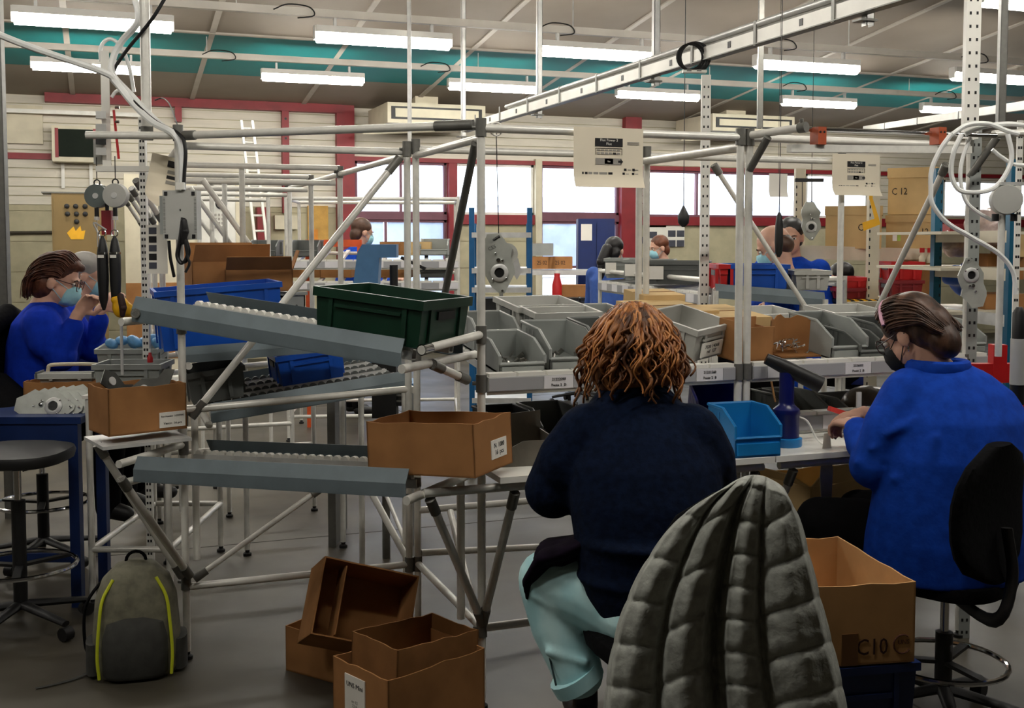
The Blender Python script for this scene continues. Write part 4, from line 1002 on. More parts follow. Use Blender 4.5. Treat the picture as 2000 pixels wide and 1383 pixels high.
for j in range(NV):
    for i in range(NU): fs.append((ix(i, j), ix(i+1, j), ix(i+1, j+1), ix(i, j+1))); fs.append((ix(i, j, 1), ix(i, j+1, 1), ix(i+1, j+1, 1), ix(i+1, j, 1)))
for i in range(NU): fs.append((ix(i, 0), ix(i, 0, 1), ix(i+1, 0, 1), ix(i+1, 0))); fs.append((ix(i, NV), ix(i+1, NV), ix(i+1, NV, 1), ix(i, NV, 1)))
for j in range(NV): fs.append((ix(0, j), ix(0, j+1), ix(0, j+1, 1), ix(0, j, 1))); fs.append((ix(NU, j), ix(NU, j, 1), ix(NU, j+1, 1), ix(NU, j+1)))
mb = MB(); mb.add(vs, fs); coat = mb.build('quilted_coat', PUFF, None, tuple(at(1450, 1520, d=CD)), ang=85)
tag(coat, 'grey-green quilted winter coat draped over the backrest of a chair', 'coat')

# ------------------------------------------------------------------ woman in blue work coat at the right bench
pr = thing('person', 'seated person in blue work coat with pink headband and black mask', 'person', cw(1.42, 3.66, 0), world=True)
fR = (FY*.72-FX*.7).normalized(); sR = V((fR.y, -fR.x, 0))
hc = cw(1.335, 3.76, 1.285); hR = hframe(fR+V((0, 0, -.55)))
mb = MB(); head_vol(mb, hc, hR, 1.0, cw(1.40, 3.72, 1.15))
wr = cw(1.165, 3.80, .975); el = cw(1.185, 3.66, .85)
mb.limb([cw(1.28, 3.68, 1.08), el, wr], [.05, .042, .03], 12); hand_vol(mb, wr, cw(1.115, 3.92, .97)-wr, (0, 0, 1), .95, .75, 1)
wr2 = cw(1.26, 4.0, .98); el2 = cw(1.42, 3.95, .88); mb.limb([cw(1.5, 3.85, 1.08), el2, wr2], [.05, .042, .03], 12); hand_vol(mb, wr2, cw(1.16, 4.0, .97)-wr2, (0, 0, 1), .95, .6, -1)
mb.limb([cw(1.40, 3.72, 1.15), cw(1.44, 3.68, 1.0), cw(1.43, 3.67, .7)], [.08, .12, .12], 14)
fuse(mb, 'body', SKIN, pr, .006, 3)
face_parts(pr, hc, hR, 1.0, mat('black_mask', (16, 16, 18), .9), True)
mb = MB(); torso(mb, [(1.44, 3.68, .50, .25, .22), (1.44, 3.67, .62, .25, .215), (1.44, 3.66, .76, .235, .2), (1.455, 3.66, .90, .235, .195), (1.47, 3.675, 1.02, .225, .175), (1.465, 3.69, 1.10, .185, .14), (1.44, 3.70, 1.16, .125, .11), (1.415, 3.71, 1.19, .085, .09)], sR*.8+FX*.3, fR)
mb.limb([cw(1.31, 3.68, 1.09), cw(1.24, 3.66, .98), cw(1.185, 3.66, .865), cw(1.18, 3.74, .92), cw(1.172, 3.785, .955)], [.095, .092, .08, .062, .05], 16)
mb.limb([cw(1.56, 3.8, 1.08), cw(1.52, 3.9, .97), cw(1.43, 3.95, .89), cw(1.3, 3.99, .96)], [.09, .085, .075, .05], 16)
for a, b, r in (((1.16, 3.6, .93), (1.26, 3.58, .97), .012), ((1.2, 3.58, .98), (1.31, 3.55, 1.04), .014), ((1.12, 3.62, .88), (1.2, 3.59, .9), .011), ((1.33, 3.5, .98), (1.3, 3.5, .8), .016), ((1.22, 3.56, .84), (1.3, 3.52, .88), .013), ((1.36, 3.47, .7), (1.46, 3.45, .58), .016)): mb.limb([cw(*a), cw(*b)], [r, r], 8)
coatb = fuse(mb, 'work_coat', WORKBLUE, pr, .009, 4)
m = MB(); m.path([V(p) for p in eRing(cw(1.41, 3.71, 1.185), .088, .088, sR, fR, 20)], .015, 8, closed=True, flat=1.6); sub(m.build('collar', WORKBLUE, pr), coatb)
m = MB(); m.path([V(p) for p in eRing(cw(1.17, 3.79, .965), .04, .04, RX, RY, 14)], .006, 6, closed=True); m.build('bracelet', mat('dark_beads', (60, 30, 24), .3), pr)
TROUSD = mat('black_trousers', (14, 13, 15), .95, 0, .15, 20, spec=.1)
mb = MB(); mb.ell(cw(1.43, 3.68, .56), (.2, .19, .1))
mb.limb([cw(1.38, 3.7, .57), cw(1.2, 3.86, .6), cw(1.1, 3.98, .6)], [.12, .11, .085], 14); mb.limb([cw(1.1, 3.98, .6), cw(1.12, 3.98, .3), cw(1.14, 3.98, .14)], [.085, .075, .06], 14)
mb.limb([cw(1.48, 3.78, .57), cw(1.34, 4.0, .6), cw(1.28, 4.1, .6)], [.12, .11, .085], 14); mb.limb([cw(1.28, 4.1, .6), cw(1.3, 4.1, .14)], [.085, .06], 14)
fuse(mb, 'trousers', TROUSD, pr, .01, 3)
for x, d in ((1.14, 3.98), (1.3, 4.1)): mb = MB(); mb.limb([cw(x, d, .15), cw(x, d, .05)], [.045, .045], 12); mb.limb([cw(x, d-.02, .045), cw(x-.08, d+.09, .04)], [.042, .038], 12); fuse(mb, 'shoe', BLACK, pr, .01, 3)
HAIRD = mat('dark_brown_hair', (92, 64, 48), .45, 0, .25, 26, .5, rgb2=(46, 31, 24), stretch=(1, 1, .4), spec=.4)
mb = MB(); P = lambda x, y, z: hc + hR @ V((x, y, z))
mb.ell(P(0, -.025, .045), (.092, .104, .094), 18, 12, hR); mb.ell(P(0, -.07, .0), (.09, .075, .09), 16, 10, hR); mb.ell(P(0, -.095, -.06), (.075, .05, .07), 16, 10, hR)
hr = fuse(mb, 'hair', HAIRD, pr, .007, 3)
def strand_cap(P, n, seed, back=-.14, low=-.05, s=1.0):
    """thin strands combed from the hairline over the crown to the nape"""
    rr = random.Random(seed); m = MB()
    for i in range(n):
        a = rr.uniform(-1.75, 1.75); j = rr.uniform(.94, 1.05); w = rr.uniform(-.012, .012); b_ = rr.uniform(.7, 1.0)
        ca, sa = math.cos(a), math.sin(a); pts = []
        for (r, y, z0, zc) in ((.080, .062, .035, .078), (.090, .015, .045, .092), (.094, -.045, .035, .092), (.092, -.10, .01, .075), (.082, -.128, -.03, .045), (.066, back, low, .02)):
            pts.append(P(r*sa*j+w, (y*(.45+.55*max(0, ca)) if y > 0 else y*b_)*j, (z0+zc*ca)*j+rr.uniform(-.002, .002)))
        q = spline(pts, 4); m.path(q, [rr.uniform(.0022, .004)*(1-.6*(k/len(q))**3) for k in range(len(q))], 5)
    return m
sub(strand_cap(P, 240, 11).build('combed_strands', HAIRD, pr, ang=80), hr)
m = MB(); m.path([P(.098*math.sin(a), .022, .045+.085*math.cos(a)) for a in [-1.5+3.0*k/16 for k in range(17)]], .016, 8, flat=.35, up=tuple(hR @ RY)); m.build('headband', mat('pale_pink_cloth', (228, 176, 196), .8), pr)
m = MB(); m.ell(P(-.082, -.012, -.05), (.004, .004, .01), 8, 6); m.build('earring', CHROME, pr)
ch2 = chair('swivel_chair', 'black swivel chair with bare oval backrest at the right edge', cw(1.44, 3.68, 0), fR, .50, cw(1.475, 3.38, 0), .985, .50, .42, .2, ring_r=.2)

# ------------------------------------------------------------------ woman at the left station, seen from the side
pl = thing('person', 'seated person in royal blue top with pale face mask working at the far left bench', 'person', cw(-2.28, 5.55, 0), world=True)
fL = (FX*.97+FY*.1).normalized(); sL = V((fL.y, -fL.x, 0)); sc = 1.0
hc = cw(-2.215, 5.5, 1.405); hR = hframe(fL+V((0, 0, -.3)))
mb = MB(); head_vol(mb, hc, hR, 1.05, cw(-2.28, 5.5, 1.27))
for sy, (el, wr) in ((-1, ((-2.16, 5.34, 1.06), (-2.07, 5.36, 1.25))), (1, ((-2.14, 5.7, 1.06), (-2.06, 5.62, 1.25)))):
    e_, w_ = cw(*el), cw(*wr); mb.limb([cw(-2.26, 5.5+sy*.15, 1.2), e_, w_], [.05, .042, .03], 12); hand_vol(mb, w_, V((fL.x*.5, fL.y*.5, .6)), -fL*.4+FY*sy*-.6, 1.0, .7, sy)
mb.limb([cw(-2.28, 5.5, 1.27), cw(-2.32, 5.52, 1.1), cw(-2.34, 5.55, .75)], [.08, .11, .12], 12)
fuse(mb, 'body', SKIN, pl, .007, 3)
face_parts(pl, hc, hR, 1.05, MASKB, True)
ROYAL = mat('royal_blue_top', (16, 52, 176), .9, 0, .1, 26, .2, spec=.15)
mb = MB(); torso(mb, [(-2.33, 5.55, .80, .16, .18), (-2.325, 5.54, .95, .165, .2), (-2.31, 5.53, 1.1, .16, .21), (-2.295, 5.51, 1.2, .14, .19), (-2.285, 5.5, 1.26, .1, .13), (-2.275, 5.5, 1.305, .065, .07)], fL, sL)
mb.limb([cw(-2.25, 5.37, 1.2), cw(-2.21, 5.34, 1.12), cw(-2.15, 5.34, 1.055), cw(-2.09, 5.355, 1.19)], [.095, .09, .08, .05], 14); mb.limb([cw(-2.25, 5.65, 1.2), cw(-2.13, 5.7, 1.06), cw(-2.07, 5.63, 1.2)], [.095, .08, .05], 14)
fuse(mb, 'top', ROYAL, pl, .009, 5)
mb = MB(); mb.ell(cw(-2.33, 5.55, .76), (.2, .22, .14)); mb.limb([cw(-2.3, 5.45, .76), cw(-1.95, 5.42, .78)], [.13, .1], 14); mb.limb([cw(-2.3, 5.66, .76), cw(-1.95, 5.66, .78)], [.13, .1], 14)
mb.limb([cw(-1.95, 5.42, .78), cw(-1.97, 5.42, .3)], [.09, .06]); mb.limb([cw(-1.95, 5.66, .78), cw(-1.97, 5.66, .3)], [.09, .06]); fuse(mb, 'trousers', TROUSD, pl, .012, 3)
for d in (5.42, 5.66): mb = MB(); mb.limb([cw(-1.98, d, .3), cw(-1.88, d, .27)], [.05, .04], 12); fuse(mb, 'shoe', BLACK, pl, .01, 2)
HAIRB = mat('chestnut_hair', (92, 52, 34), .5, 0, .25, 26, .5, rgb2=(52, 28, 20), spec=.35)
mb = MB(); P = lambda x, y, z: hc + hR @ V((x*1.05, y*1.05, z*1.05))
mb.ell(P(0, -.025, .045), (.09, .105, .09), 18, 12, hR); mb.ell(P(0, -.05, -.02), (.09, .075, .1), 16, 10, hR); mb.ell(P(0, .04, .09), (.065, .045, .035), 12, 8, hR); mb.ell(P(0, .085, .085), (.03, .02, .02), 10, 8, hR)
hl_ = fuse(mb, 'hair', HAIRB, pl, .008, 3); sub(strand_cap(P, 180, 21, -.12, -.11).build('hair_strands', HAIRB, pl, ang=80), hl_)
chl = chair('swivel_chair', 'dark chair draped with a black jacket at the far left bench', cw(-2.34, 5.55, 0), fL, .64, cw(-2.53, 5.5, 0), 1.19, .5, .5, .3)
mb = MB()
mb.path([cw(-2.5, 5.36, 1.22), cw(-2.52, 5.3, .95), cw(-2.47, 5.28, .6)], [.1, .17, .16], 16, flat=.5); mb.path([cw(-2.5, 5.62, 1.22), cw(-2.53, 5.66, .9), cw(-2.5, 5.7, .55)], [.1, .15, .14], 16, flat=.5); mb.limb([cw(-2.49, 5.3, 1.18), cw(-2.47, 5.5, 1.24), cw(-2.49, 5.72, 1.18)], [.05, .055, .05], 12)
mb.path([cw(-2.45, 5.25, .95), cw(-2.3, 5.22, .8), cw(-2.2, 5.2, .55)], [.12, .16, .12], 14, flat=.4)
jk = fuse(mb, 'jacket', BLACKF, None, .01, 4, org=tuple(cw(-2.5, 5.5, .55))); tag(jk, 'black jacket hanging over the chair at the far left bench', 'jacket')
# ================================================================== left station, lanes behind, floor things at the left
# blue steel side table
c = cw(-2.12, 4.98, 0)
t = thing('steel_table', 'dark blue enamelled steel table at the left edge', 'table', c, world=True); TZ = .84
def cbox(name, x0, x1, d0, d1, z0, z1, mt, par, **k):     # box aligned with the camera's heading
    m = MB(); m.box(cw((x0+x1)/2, (d0+d1)/2, (z0+z1)/2), (abs(x1-x0), abs(d1-d0), abs(z1-z0)), Matrix.Rotation(-YAW, 3, 'Z')); return m.build(name, mt, par, smooth=False, **k)
cbox('table_top', -2.5, -1.86, 4.82, 5.2, TZ-.03, TZ, BENCHB, t); cbox('apron', -2.48, -1.88, 4.83, 4.85, TZ-.14, TZ-.03, BENCHB, t); cbox('stretcher', -2.48, -1.88, 4.83, 4.86, .2, .24, BENCHB, t)
for x in (-2.46, -1.90):
    for d in (4.85, 5.17): cbox('leg', x-.022, x+.022, d-.022, d+.022, 0, TZ-.03, BENCHB, t)
# bench of the left station
lb = Rack('pipe_bench', 'aluminium pipe bench of the left station with white top', 'bench', cw(-1.66, 5.2, 0))
LZ = .93
for x in (-1.84, -1.5):
    for d in (4.86, 5.72): p = cw(x, d, 0); lb.post((p.x, p.y), 0, LZ-.02)
for d in (4.86, 5.72): lb.rail(cw(-1.84, d, LZ-.03), cw(-1.5, d, LZ-.03)); lb.rail(cw(-1.84, d, .25), cw(-1.5, d, .25))
for x in (-1.84, -1.5): lb.rail(cw(x, 4.86, LZ-.03), cw(x, 5.72, LZ-.03)); lb.rail(cw(x, 4.86, .25), cw(x, 5.72, .25))
cbox('bench_top', -1.86, -1.48, 4.84, 5.75, LZ-.015, LZ, BENCHW, lb.o)
RC = Matrix.Rotation(-YAW, 3, 'Z').to_euler()
def crate_c(px, d, z, w_, dd, h, mt, lab, tilt=0, rz=.0, nm='stacking_crate', **k):
    p = cw((px-1000)/2200*d, d, z); return euro_crate(nm, lab, w_, dd, h, mt, p, (tilt, 0, -YAW+rz), **k)
crate_c(258, 5.0, LZ, .3, .24, .13, GREYB, 'grey stacking crate at the front edge of the left bench', .0, .05)
k = crate_c(260, 5.35, LZ+.02, .29, .26, .16, GREYB, 'grey stacking crate full of blue bags on the left bench', .1, .05)
BLUEBAG = mat('pale_blue_film', (110, 170, 220), .35, 0, .15, 20, .4)
rr = random.Random(3)
for i in range(7):
    m = MB(); cc_ = cw((218+i*15-1000)/2200*5.3, 5.28+.04*(i % 3), LZ+.185+.012*(i % 2)); m.ell((0, 0, 0), (.035+.008*rr.random(), .03, .024), 10, 7, Euler((rr.random(), rr.random(), rr.random())).to_matrix())
    b_ = fuse(m, 'wrapped_part', BLUEBAG, None, .008, 1); b_.location = cc_; tag(b_, 'pale blue film-wrapped part in the grey crate, number %s from the left' % ['one', 'two', 'three', 'four', 'five', 'six', 'seven'][i], 'wrapped part', 'blue wrapped parts')
# cardboard tray with cream handle
p = cw((122-1000)/2200*5.08, 5.12, TZ+.02); t = carton('handled_tray', 'brown cardboard tray with a cream tubular handle on the blue table', .33, .22, .11, p, (0, 0, -YAW+.1))
m = MB(); m.path(spline([(-.12, .09, .1), (-.115, .09, .145), (-.09, .09, .165), (.09, .09, .165), (.115, .09, .145), (.12, .09, .1)], 5), .009, 8); m.build('handle', CREAM, t, (0, 0, 0))
# stacked gear cover plates on the table
COVER = mat('zinc_plated_cover', (192, 195, 187), .4, .25, .1, 14)
def cover_outline(s=1.0): return [(x*s, y*s) for x, y in [(-.03, .1), (.012, .1), (.03, .07), (.05, .045), (.042, .02), (.05, -.01), (.052, -.035), (.03, -.07), (.012, -.1), (-.004, -.1), (-.03, -.075), (-.05, -.03), (-.044, .01), (-.052, .04), (-.05, .06)]]
def gear_cover(label, M, s=1.0, group=None, mt=None, cat='cover plate'):
    t = thing('gear_cover', label, cat, (0, 0, 0), group=group); t.matrix_world = M
    MB().prism(cover_outline(s), .008*s, (0, 0, 0), RX, RY).build('plate', mt or COVER, t, (0, 0, 0), smooth=False)
    MB().lathe([(.030*s, .004*s), (.030*s, .008*s), (.024*s, .012*s), (.017*s, .012*s), (.017*s, .004*s)], (0, -.03*s, 0), n=24, cap=False).build('bearing_flange', STEEL, t, (0, 0, 0))
    MB().lathe([(.0155*s, .004*s), (.0155*s, .007*s)], (0, -.03*s, 0), n=20).build('bore', BLACK, t, (0, 0, 0))
    for (x, y, r) in ((0, .012, .007), (.013, .01, .004), (-.008, .035, .003), (.005, -.09, .004), (-.024, -.05, .003), (.022, -.05, .003)):
        MB().lathe([(r*s, .004*s), (r*s, .012*s), (r*.5*s, .013*s)], (x*s, y*s, 0), n=10).build('stud', CHROME, t, (0, 0, 0))
    return t
for i in range(6):
    p = cw((82+i*15-1000)/2200*4.93, 4.93+.012*i, TZ+.035+.001*i)
    M = Matrix.Translation(p) @ Matrix.Rotation(-YAW, 4, 'Z') @ Matrix.Rotation(1.25, 4, 'X') @ Matrix.Rotation(1.45-.05*i, 4, 'Z')
    gear_cover('zinc gear cover plate leaning on the blue table, number %s from the left' % ['one', 'two', 'three', 'four', 'five', 'six'][i], M, 1.3, 'gear covers on the blue table')
crate_c(128, 5.06, TZ+.125, .26, .1, .04, GREYL, 'shallow grey tray lid lying on the cardboard tray', 0, .1)
# small red bottle on the bench crate
p = cw((290-1000)/2200*4.98, 4.98, LZ+.13); t = thing('glue_bottle', 'small red and clear bottle on the left bench crate', 'bottle', p); MB().lathe([(.012, 0), (.013, .02), (.008, .03), (.006, .045)], n=12).build('bottle_body', REDP, t, (0, 0, 0)); MB().lathe([(.007, .045), (.005, .06)], n=10).build('cap', WHITEP, t, (0, 0, 0))
# yellow and brown glove perched at the end of the lane
p = at(236, 600, d=4.6); m = MB(); m.ell(p, (.035, .03, .045)); m.ell(p+V((.03, 0, -.012)), (.022, .02, .03)); m.ell(p+V((-.01, 0, .03)), (.03, .025, .02))
g = thing('padded_glove', 'yellow and dark brown padded glove at the high end of the upper lane', 'glove', p, world=True); fuse(m, 'shell', YELLOW, g, .006, 2)
m = MB(); m.limb([p+V((.0, -.024, .045)), p+V((.008, -.034, .0)), p+V((.005, -.026, -.03))], [.014, .016, .01], 10); m.build('dark_band', mat('dark_brown_leather', (50, 26, 20), .7), g)
MB().tube(p-RZ*.04, (p.x, p.y, LZ+.12), .006, 8).build('stand_rod', STEEL, g)
# ---- tall posts, slide unit and hoses at the left
tp = Rack('ceiling_post', 'tall aluminium post rising to the ceiling at the left station', 'post', at(287, 262, d=4.35))
a = at(287, 262, d=4.35); tp.t('post', (a.x, a.y, 1.99), (a.x, a.y, cz(a.y)-.001), .019); MB().box((a.x, a.y, 2.01), (.045, .045, .05)).build('clamp', ALUD, tp.o)
sl = thing('lift_slide', 'white vertical pneumatic slide with red strip above the left station', 'slide unit', at(208, 330, d=4.7), world=True)
a, b = at(204, 100, d=4.7), at(218, 330, d=4.7); MB().beam(a, V((a.x, a.y, b.z)), .034, .03, (0, 1, 0)).build('profile', WHITEP, sl)
a2, b2 = at(222, 215, d=4.68), at(232, 310, d=4.68); MB().beam(a2, b2, .01, .012, (0, 1, 0)).build('red_strip', REDP, sl)
for py, mt in ((225, STEEL), (250, STEEL), (275, BLACK), (296, STEEL)): MB().box(at(197, py, d=4.66), (.04, .03, .03)).build('carriage_block', mt, sl)
for py in (210, 238, 262): MB().tube(at(225, py, d=4.66), at(233, py, d=4.66), .006, 8).build('fitting', CHROME, sl)
MB().beam(at(190, 330, d=4.66), at(345, 330, d=4.66), .04, .022).build('cross_bar', WHITEP, sl)
MB().box(at(200, 297, d=4.72), (.07, .04, .1)).build('valve_block', GREYL, sl)
def hose(name, label, px, r, mt, n=8, cat='hose'):
    P = spline([at(x, y, d=d) for x, y, d in px], n); m = MB(); m.path(P, r, 8); return single(m, name, mt, label, cat, tuple(P[-1]))
HOSE = mat('clear_white_hose', (242, 243, 240), .3, 0, .04, 20)
hose('air_hose', 'thick clear hose sagging in from the upper left corner', [(-40, 52, 4.2), (60, 92, 4.25), (200, 140, 4.3), (225, 160, 4.32), (262, 205, 4.3), (300, 240, 4.25), (340, 262, 4.2), (355, 300, 4.2), (356, 380, 4.2)], .013, HOSE)
hose('air_hose', 'clear hose twisting down beside the tall post', [(262, -10, 4.35), (270, 40, 4.35), (240, 78, 4.4), (222, 110, 4.4), (220, 145, 4.38), (255, 185, 4.34), (298, 230, 4.32), (330, 258, 4.28)], .013, HOSE)
hose('air_hose', 'thin white hose looping over the white slide', [(197, 120, 4.7), (198, 90, 4.7), (215, 76, 4.7), (237, 92, 4.7), (252, 130, 4.7), (262, 180, 4.7)], .008, HOSE)
hose('air_hose', 'short white hose arching at the middle of the slide', [(218, 190, 4.7), (228, 178, 4.7), (248, 178, 4.68), (270, 200, 4.6), (285, 232, 4.5)], .007, HOSE)
hose('mains_cable', 'black power cord coming down from the ceiling by the tall post', [(326, -10, 4.3), (295, 40, 4.3), (250, 95, 4.35), (224, 135, 4.4), (226, 160, 4.36), (262, 200, 4.3), (305, 238, 4.26), (350, 262, 4.19), (362, 290, 4.17), (360, 340, 4.17), (357, 400, 4.17), (360, 430, 4.17)], .007, BLACK, cat='cord')
hose('mains_cable', 'thin black cord arching past the pipe corner', [(302, 196, 5.0), (318, 192, 5.0), (332, 205, 4.8), (345, 240, 4.5), (358, 268, 4.3)], .003, BLACK, cat='cord')
# spring balancers and the two black screwdrivers below
for i, (px, py, mt, lab) in enumerate([(190, 383, mat('smoked_glass', (110, 118, 116), .2, 0, .1, 10), 'round balancer with a smoky glass front at the left station'), (226, 382, GREYL, 'round light grey balancer at the left station')]):
    p = at(px, py, d=4.62+.06*(1-i)); t = thing('spring_balancer', lab, 'balancer', p, (0, 0, -YAW), group='balancers at the left station')
    MB().lathe([(.02, -.02), (.048, -.018), (.05, -.005), (.05, .02), (.02, .024)], (0, 0, 0), (0, 1, 0), 28).build('drum', mt, t, (0, 0, 0)); MB().lathe([(.012, -.024), (.012, -.018)], (0, 0, 0), (0, 1, 0), 14).build('hub', STEEL, t, (0, 0, 0))
    MB().path(arc((0, 0, .055), RX, RZ, .012, 0, 6.28, 14), .003, 6).build('hook', BLACK, t, (0, 0, 0)); MB().tube((0, 0, .067), (0, 0, .16), .002, 6).build('wire', BLACK, t, (0, 0, 0))
    MB().tube((.0, -.01, -.05), (.0, -.01, -.085), .009, 10).build('stopper', BLACK, t, (0, 0, 0)); MB().tube((0, -.01, -.085), (0, -.01, -.1), .011, 10).build('clip', WHITEP, t, (0, 0, 0)); MB().tube((0, -.01, -.1), (0, -.01, -.21), .002, 6).build('suspension_wire', STEEL, t, (0, 0, 0))
for i, px in enumerate((200, 224)):
    p = at(px, 470, d=4.6); t = thing('power_screwdriver', 'black pneumatic screwdriver hanging at the left station, %s one' % ['left', 'right'][i], 'screwdriver', p, (0, 0, -YAW), group='hanging screwdrivers')
    m = MB(); m.lathe([(.004, .02), (.014, .0), (.021, -.04), (.023, -.075), (.0225, -.16), (.02, -.2), (.018, -.24), (.01, -.27), (.005, -.285)], n=16); m.build('tool_body', BLACK, t, (0, 0, 0))
    m = MB(); m.path(arc((0, 0, .03), RX, RZ, .014, 0, 6.28, 12), .0025, 6); m.build('bail', CHROME, t, (0, 0, 0)); MB().bb((-.012, -.0245, -.07), (.012, -.02, -.058)).build('badge', WHITEP, t, (0, 0, 0)); MB().lathe([(.0235, -.055), (.0235, -.047)], n=16).build('collar', CHROME, t, (0, 0, 0))
t = thing('air_regulator', 'dark red pneumatic regulator between the hanging screwdrivers', 'regulator', at(210, 435, d=4.68), (0, 0, -YAW)); MB().bb((-.02, -.015, -.05), (.02, .015, .05)).build('regulator_body', REDM, t, (0, 0, 0)); MB().tube((0, 0, .05), (0, 0, .09), .008, 10).build('inlet', BLACK, t, (0, 0, 0)); MB().path(spline([(0, -.015, -.03), (-.05, -.02, .0), (-.03, -.02, -.05), (-.02, -.02, -.1)], 6), .004, 6).build('loop_pipe', STEEL, t, (0, 0, 0))
# power unit strapped to the post
p = at(352, 420, d=4.14); t = thing('power_unit', 'light grey vented power unit strapped to the left pipe post', 'power supply', p, (0, 0, -YAW)); MB().bb((-.062, -.005, -.09), (.062, .055, .09)).build('casing', GREYL, t, (0, 0, 0), smooth=False)
MB().bb((-.075, .0, -.07), (-.062, .05, .07)).build('side_casing', GREYB, t, (0, 0, 0), smooth=False)
for sx in (-1, 1):
    for sz in (-1, 1): MB().bb((sx*.05-.006, -.0075, sz*.078-.007), (sx*.05+.006, -.005, sz*.078+.007)).build('corner_pad', BLACK, t, (0, 0, 0), smooth=False)
    m = MB()
    for k in range(26): m.bb((sx*.0565-.004, -.006, -.064+k*.005), (sx*.0565+.004, -.0045, -.0625+k*.005))
    v_ = m.build('vent_slots', GREYD, t, (0, 0, 0), smooth=False); v_['kind'] = 'stuff'
MB().bb((.0, -.007, .015), (.004, -.005, .022)).build('slot', BLACK, t, (0, 0, 0)); MB().bb((-.008, -.02, .092), (.02, .0, .118)).build('bracket', WHITEP, t, (0, 0, 0), smooth=False)
hose('mains_cable', 'coiled black cord hanging below the power unit', [(356, 425, 4.11), (350, 470, 4.1), (345, 500, 4.1), (355, 515, 4.1), (366, 495, 4.1), (362, 470, 4.1), (352, 480, 4.11), (350, 505, 4.11), (362, 512, 4.11), (370, 490, 4.11), (360, 460, 4.1), (366, 500, 4.1), (370, 515, 4.1), (362, 532, 4.1)], .005, BLACK, cat='cord')
m = MB(); m.limb([at(359, 432, d=4.105), at(362, 452, d=4.1), at(357, 472, d=4.105)], [.012, .014, .011], 10); single(m, 'cord_bundle', BLACK, 'bundled black cord on the front of the power unit', 'cord', tuple(at(357, 472, d=4.105)))
hose('mains_cable', 'black mains lead dropping from the power unit to the lane', [(330, 470, 4.15), (331, 485, 4.15), (333, 505, 4.16), (337, 525, 4.18), (340, 540, 4.2)], .006, BLACK, cat='cord')
# paper sheets at the left
def sheet(name, label, c, w_, h_, ex, ez, curl=.0, mt=None, par=None):
    """thin curled paper; returns thing and frame matrix"""
    t = thing(name, label, 'paper sheet', c); t.matrix_world = frame(c, ex, ez); n = 10; vs = []; fs = []
    for i in range(n+1):
        u = i/n; y = h_/2-h_*u; zz = curl*max(0, u-.72)**2*8
        for z in (0, -.0008): vs += [(-w_/2, y, zz+z), (w_/2, y, zz+z)]
    for i in range(n):
        a = i*4; b = a+4; fs += [(a, a+1, b+1, b), (a+3, a+2, b+2, b+3), (a, b, b+2, a+2), (a+1, a+3, b+3, b+1)]
    m = MB().add(vs, fs); m.build('page', mt or PAPERT, t, (0, 0, 0)); return t
def flat(t, x0, x1, y0, y1, mt, nm='printed_block'): return MB().bb((x0, y0, .0006), (x1, y1, .0014)).build(nm, mt, t, (0, 0, 0), smooth=False)
def flux_print(t, s=1.0, title='Flux Power 3\nFlux'):
    k = s
    flat(t, -.052*k, .052*k, .038*k, .066*k, INK); text(title, .0125*k, frame((0, .053*k, .0016), RX, RY), PAPER, t, 'print')
    for (x0, x1, y0, y1) in ((-.05, .05, .031, .0325), (-.05, -.0485, .01, .031), (.0485, .05, .01, .031)): flat(t, x0*k, x1*k, y0*k, y1*k, INK)
    for i in range(6): flat(t, (-.045+.015*i)*k, (-.033+.015*i)*k, .023*k, .028*k, INKG); flat(t, (-.045+.015*i)*k, (-.033+.015*i)*k, .011*k, .018*k, INKG if i != 4 else INK)
    flat(t, -.05*k, .048*k, -.024*k, -.002*k, INKG); flat(t, -.016*k, .016*k, -.022*k, -.003*k, INK); text('Flux', .007*k, frame((0, -.013*k, .0016), RX, RY), PAPER, t, 'print')
    MB().prism([(.035*k, -.017*k), (.044*k, -.017*k), (.044*k, -.023*k), (.054*k, -.013*k), (.044*k, -.003*k), (.044*k, -.009*k), (.035*k, -.009*k)], .001, (0, 0, .0011), RX, RY).build('printed_arrow', INK, t, (0, 0, 0), smooth=False)
    for x0, x1, mt in ((-.1, -.094, INK), (-.09, -.08, INK), (-.077, -.062, INKG), (-.058, -.04, INKG), (-.036, -.006, INKG), (-.002, .014, INK)): flat(t, x0*k, x1*k, -.058*k, -.05*k, mt)
    for x0, y0 in ((.058, -.044), (.09, -.044), (.052, -.058), (.088, -.058)): flat(t, x0*k, (x0+.009)*k, y0*k, (y0+.008)*k, INK)
    for x0, y0 in ((.072, -.042), (.1, -.042), (.064, -.056), (.1, -.056)): flat(t, x0*k, (x0+.012)*k, y0*k, (y0+.003)*k, INKG)
    for i in range(2): flat(t, .07*k, .115*k, (.052-.006*i)*k, (.055-.006*i)*k, INKG)
c = at(318, 355, d=4.35); t = sheet('process_sheet', 'cream process sheet hanging crooked beside the left post', c, .12, .2, (FX*.75+FY*.5+V((0, 0, -.18))), V((.25, 0, 1)), .3)
flat(t, .005, .055, .06, .085, INK); 
for i in range(3): flat(t, .01, .055, .035-.02*i, .048-.02*i, INKG if i != 1 else INK)
c = at(306, 487, d=4.4); t = sheet('photo_sheet', 'white sheet with a column of small photos below the crooked process sheet', c, .085, .19, FX, V((.1, 0, 1)), 0, PAPER)
for i in range(5): flat(t, -.03, .0, .06-.034*i, .085-.034*i, INK if i % 2 else mat('photo_grey', (70, 72, 84), .6), 'photo')

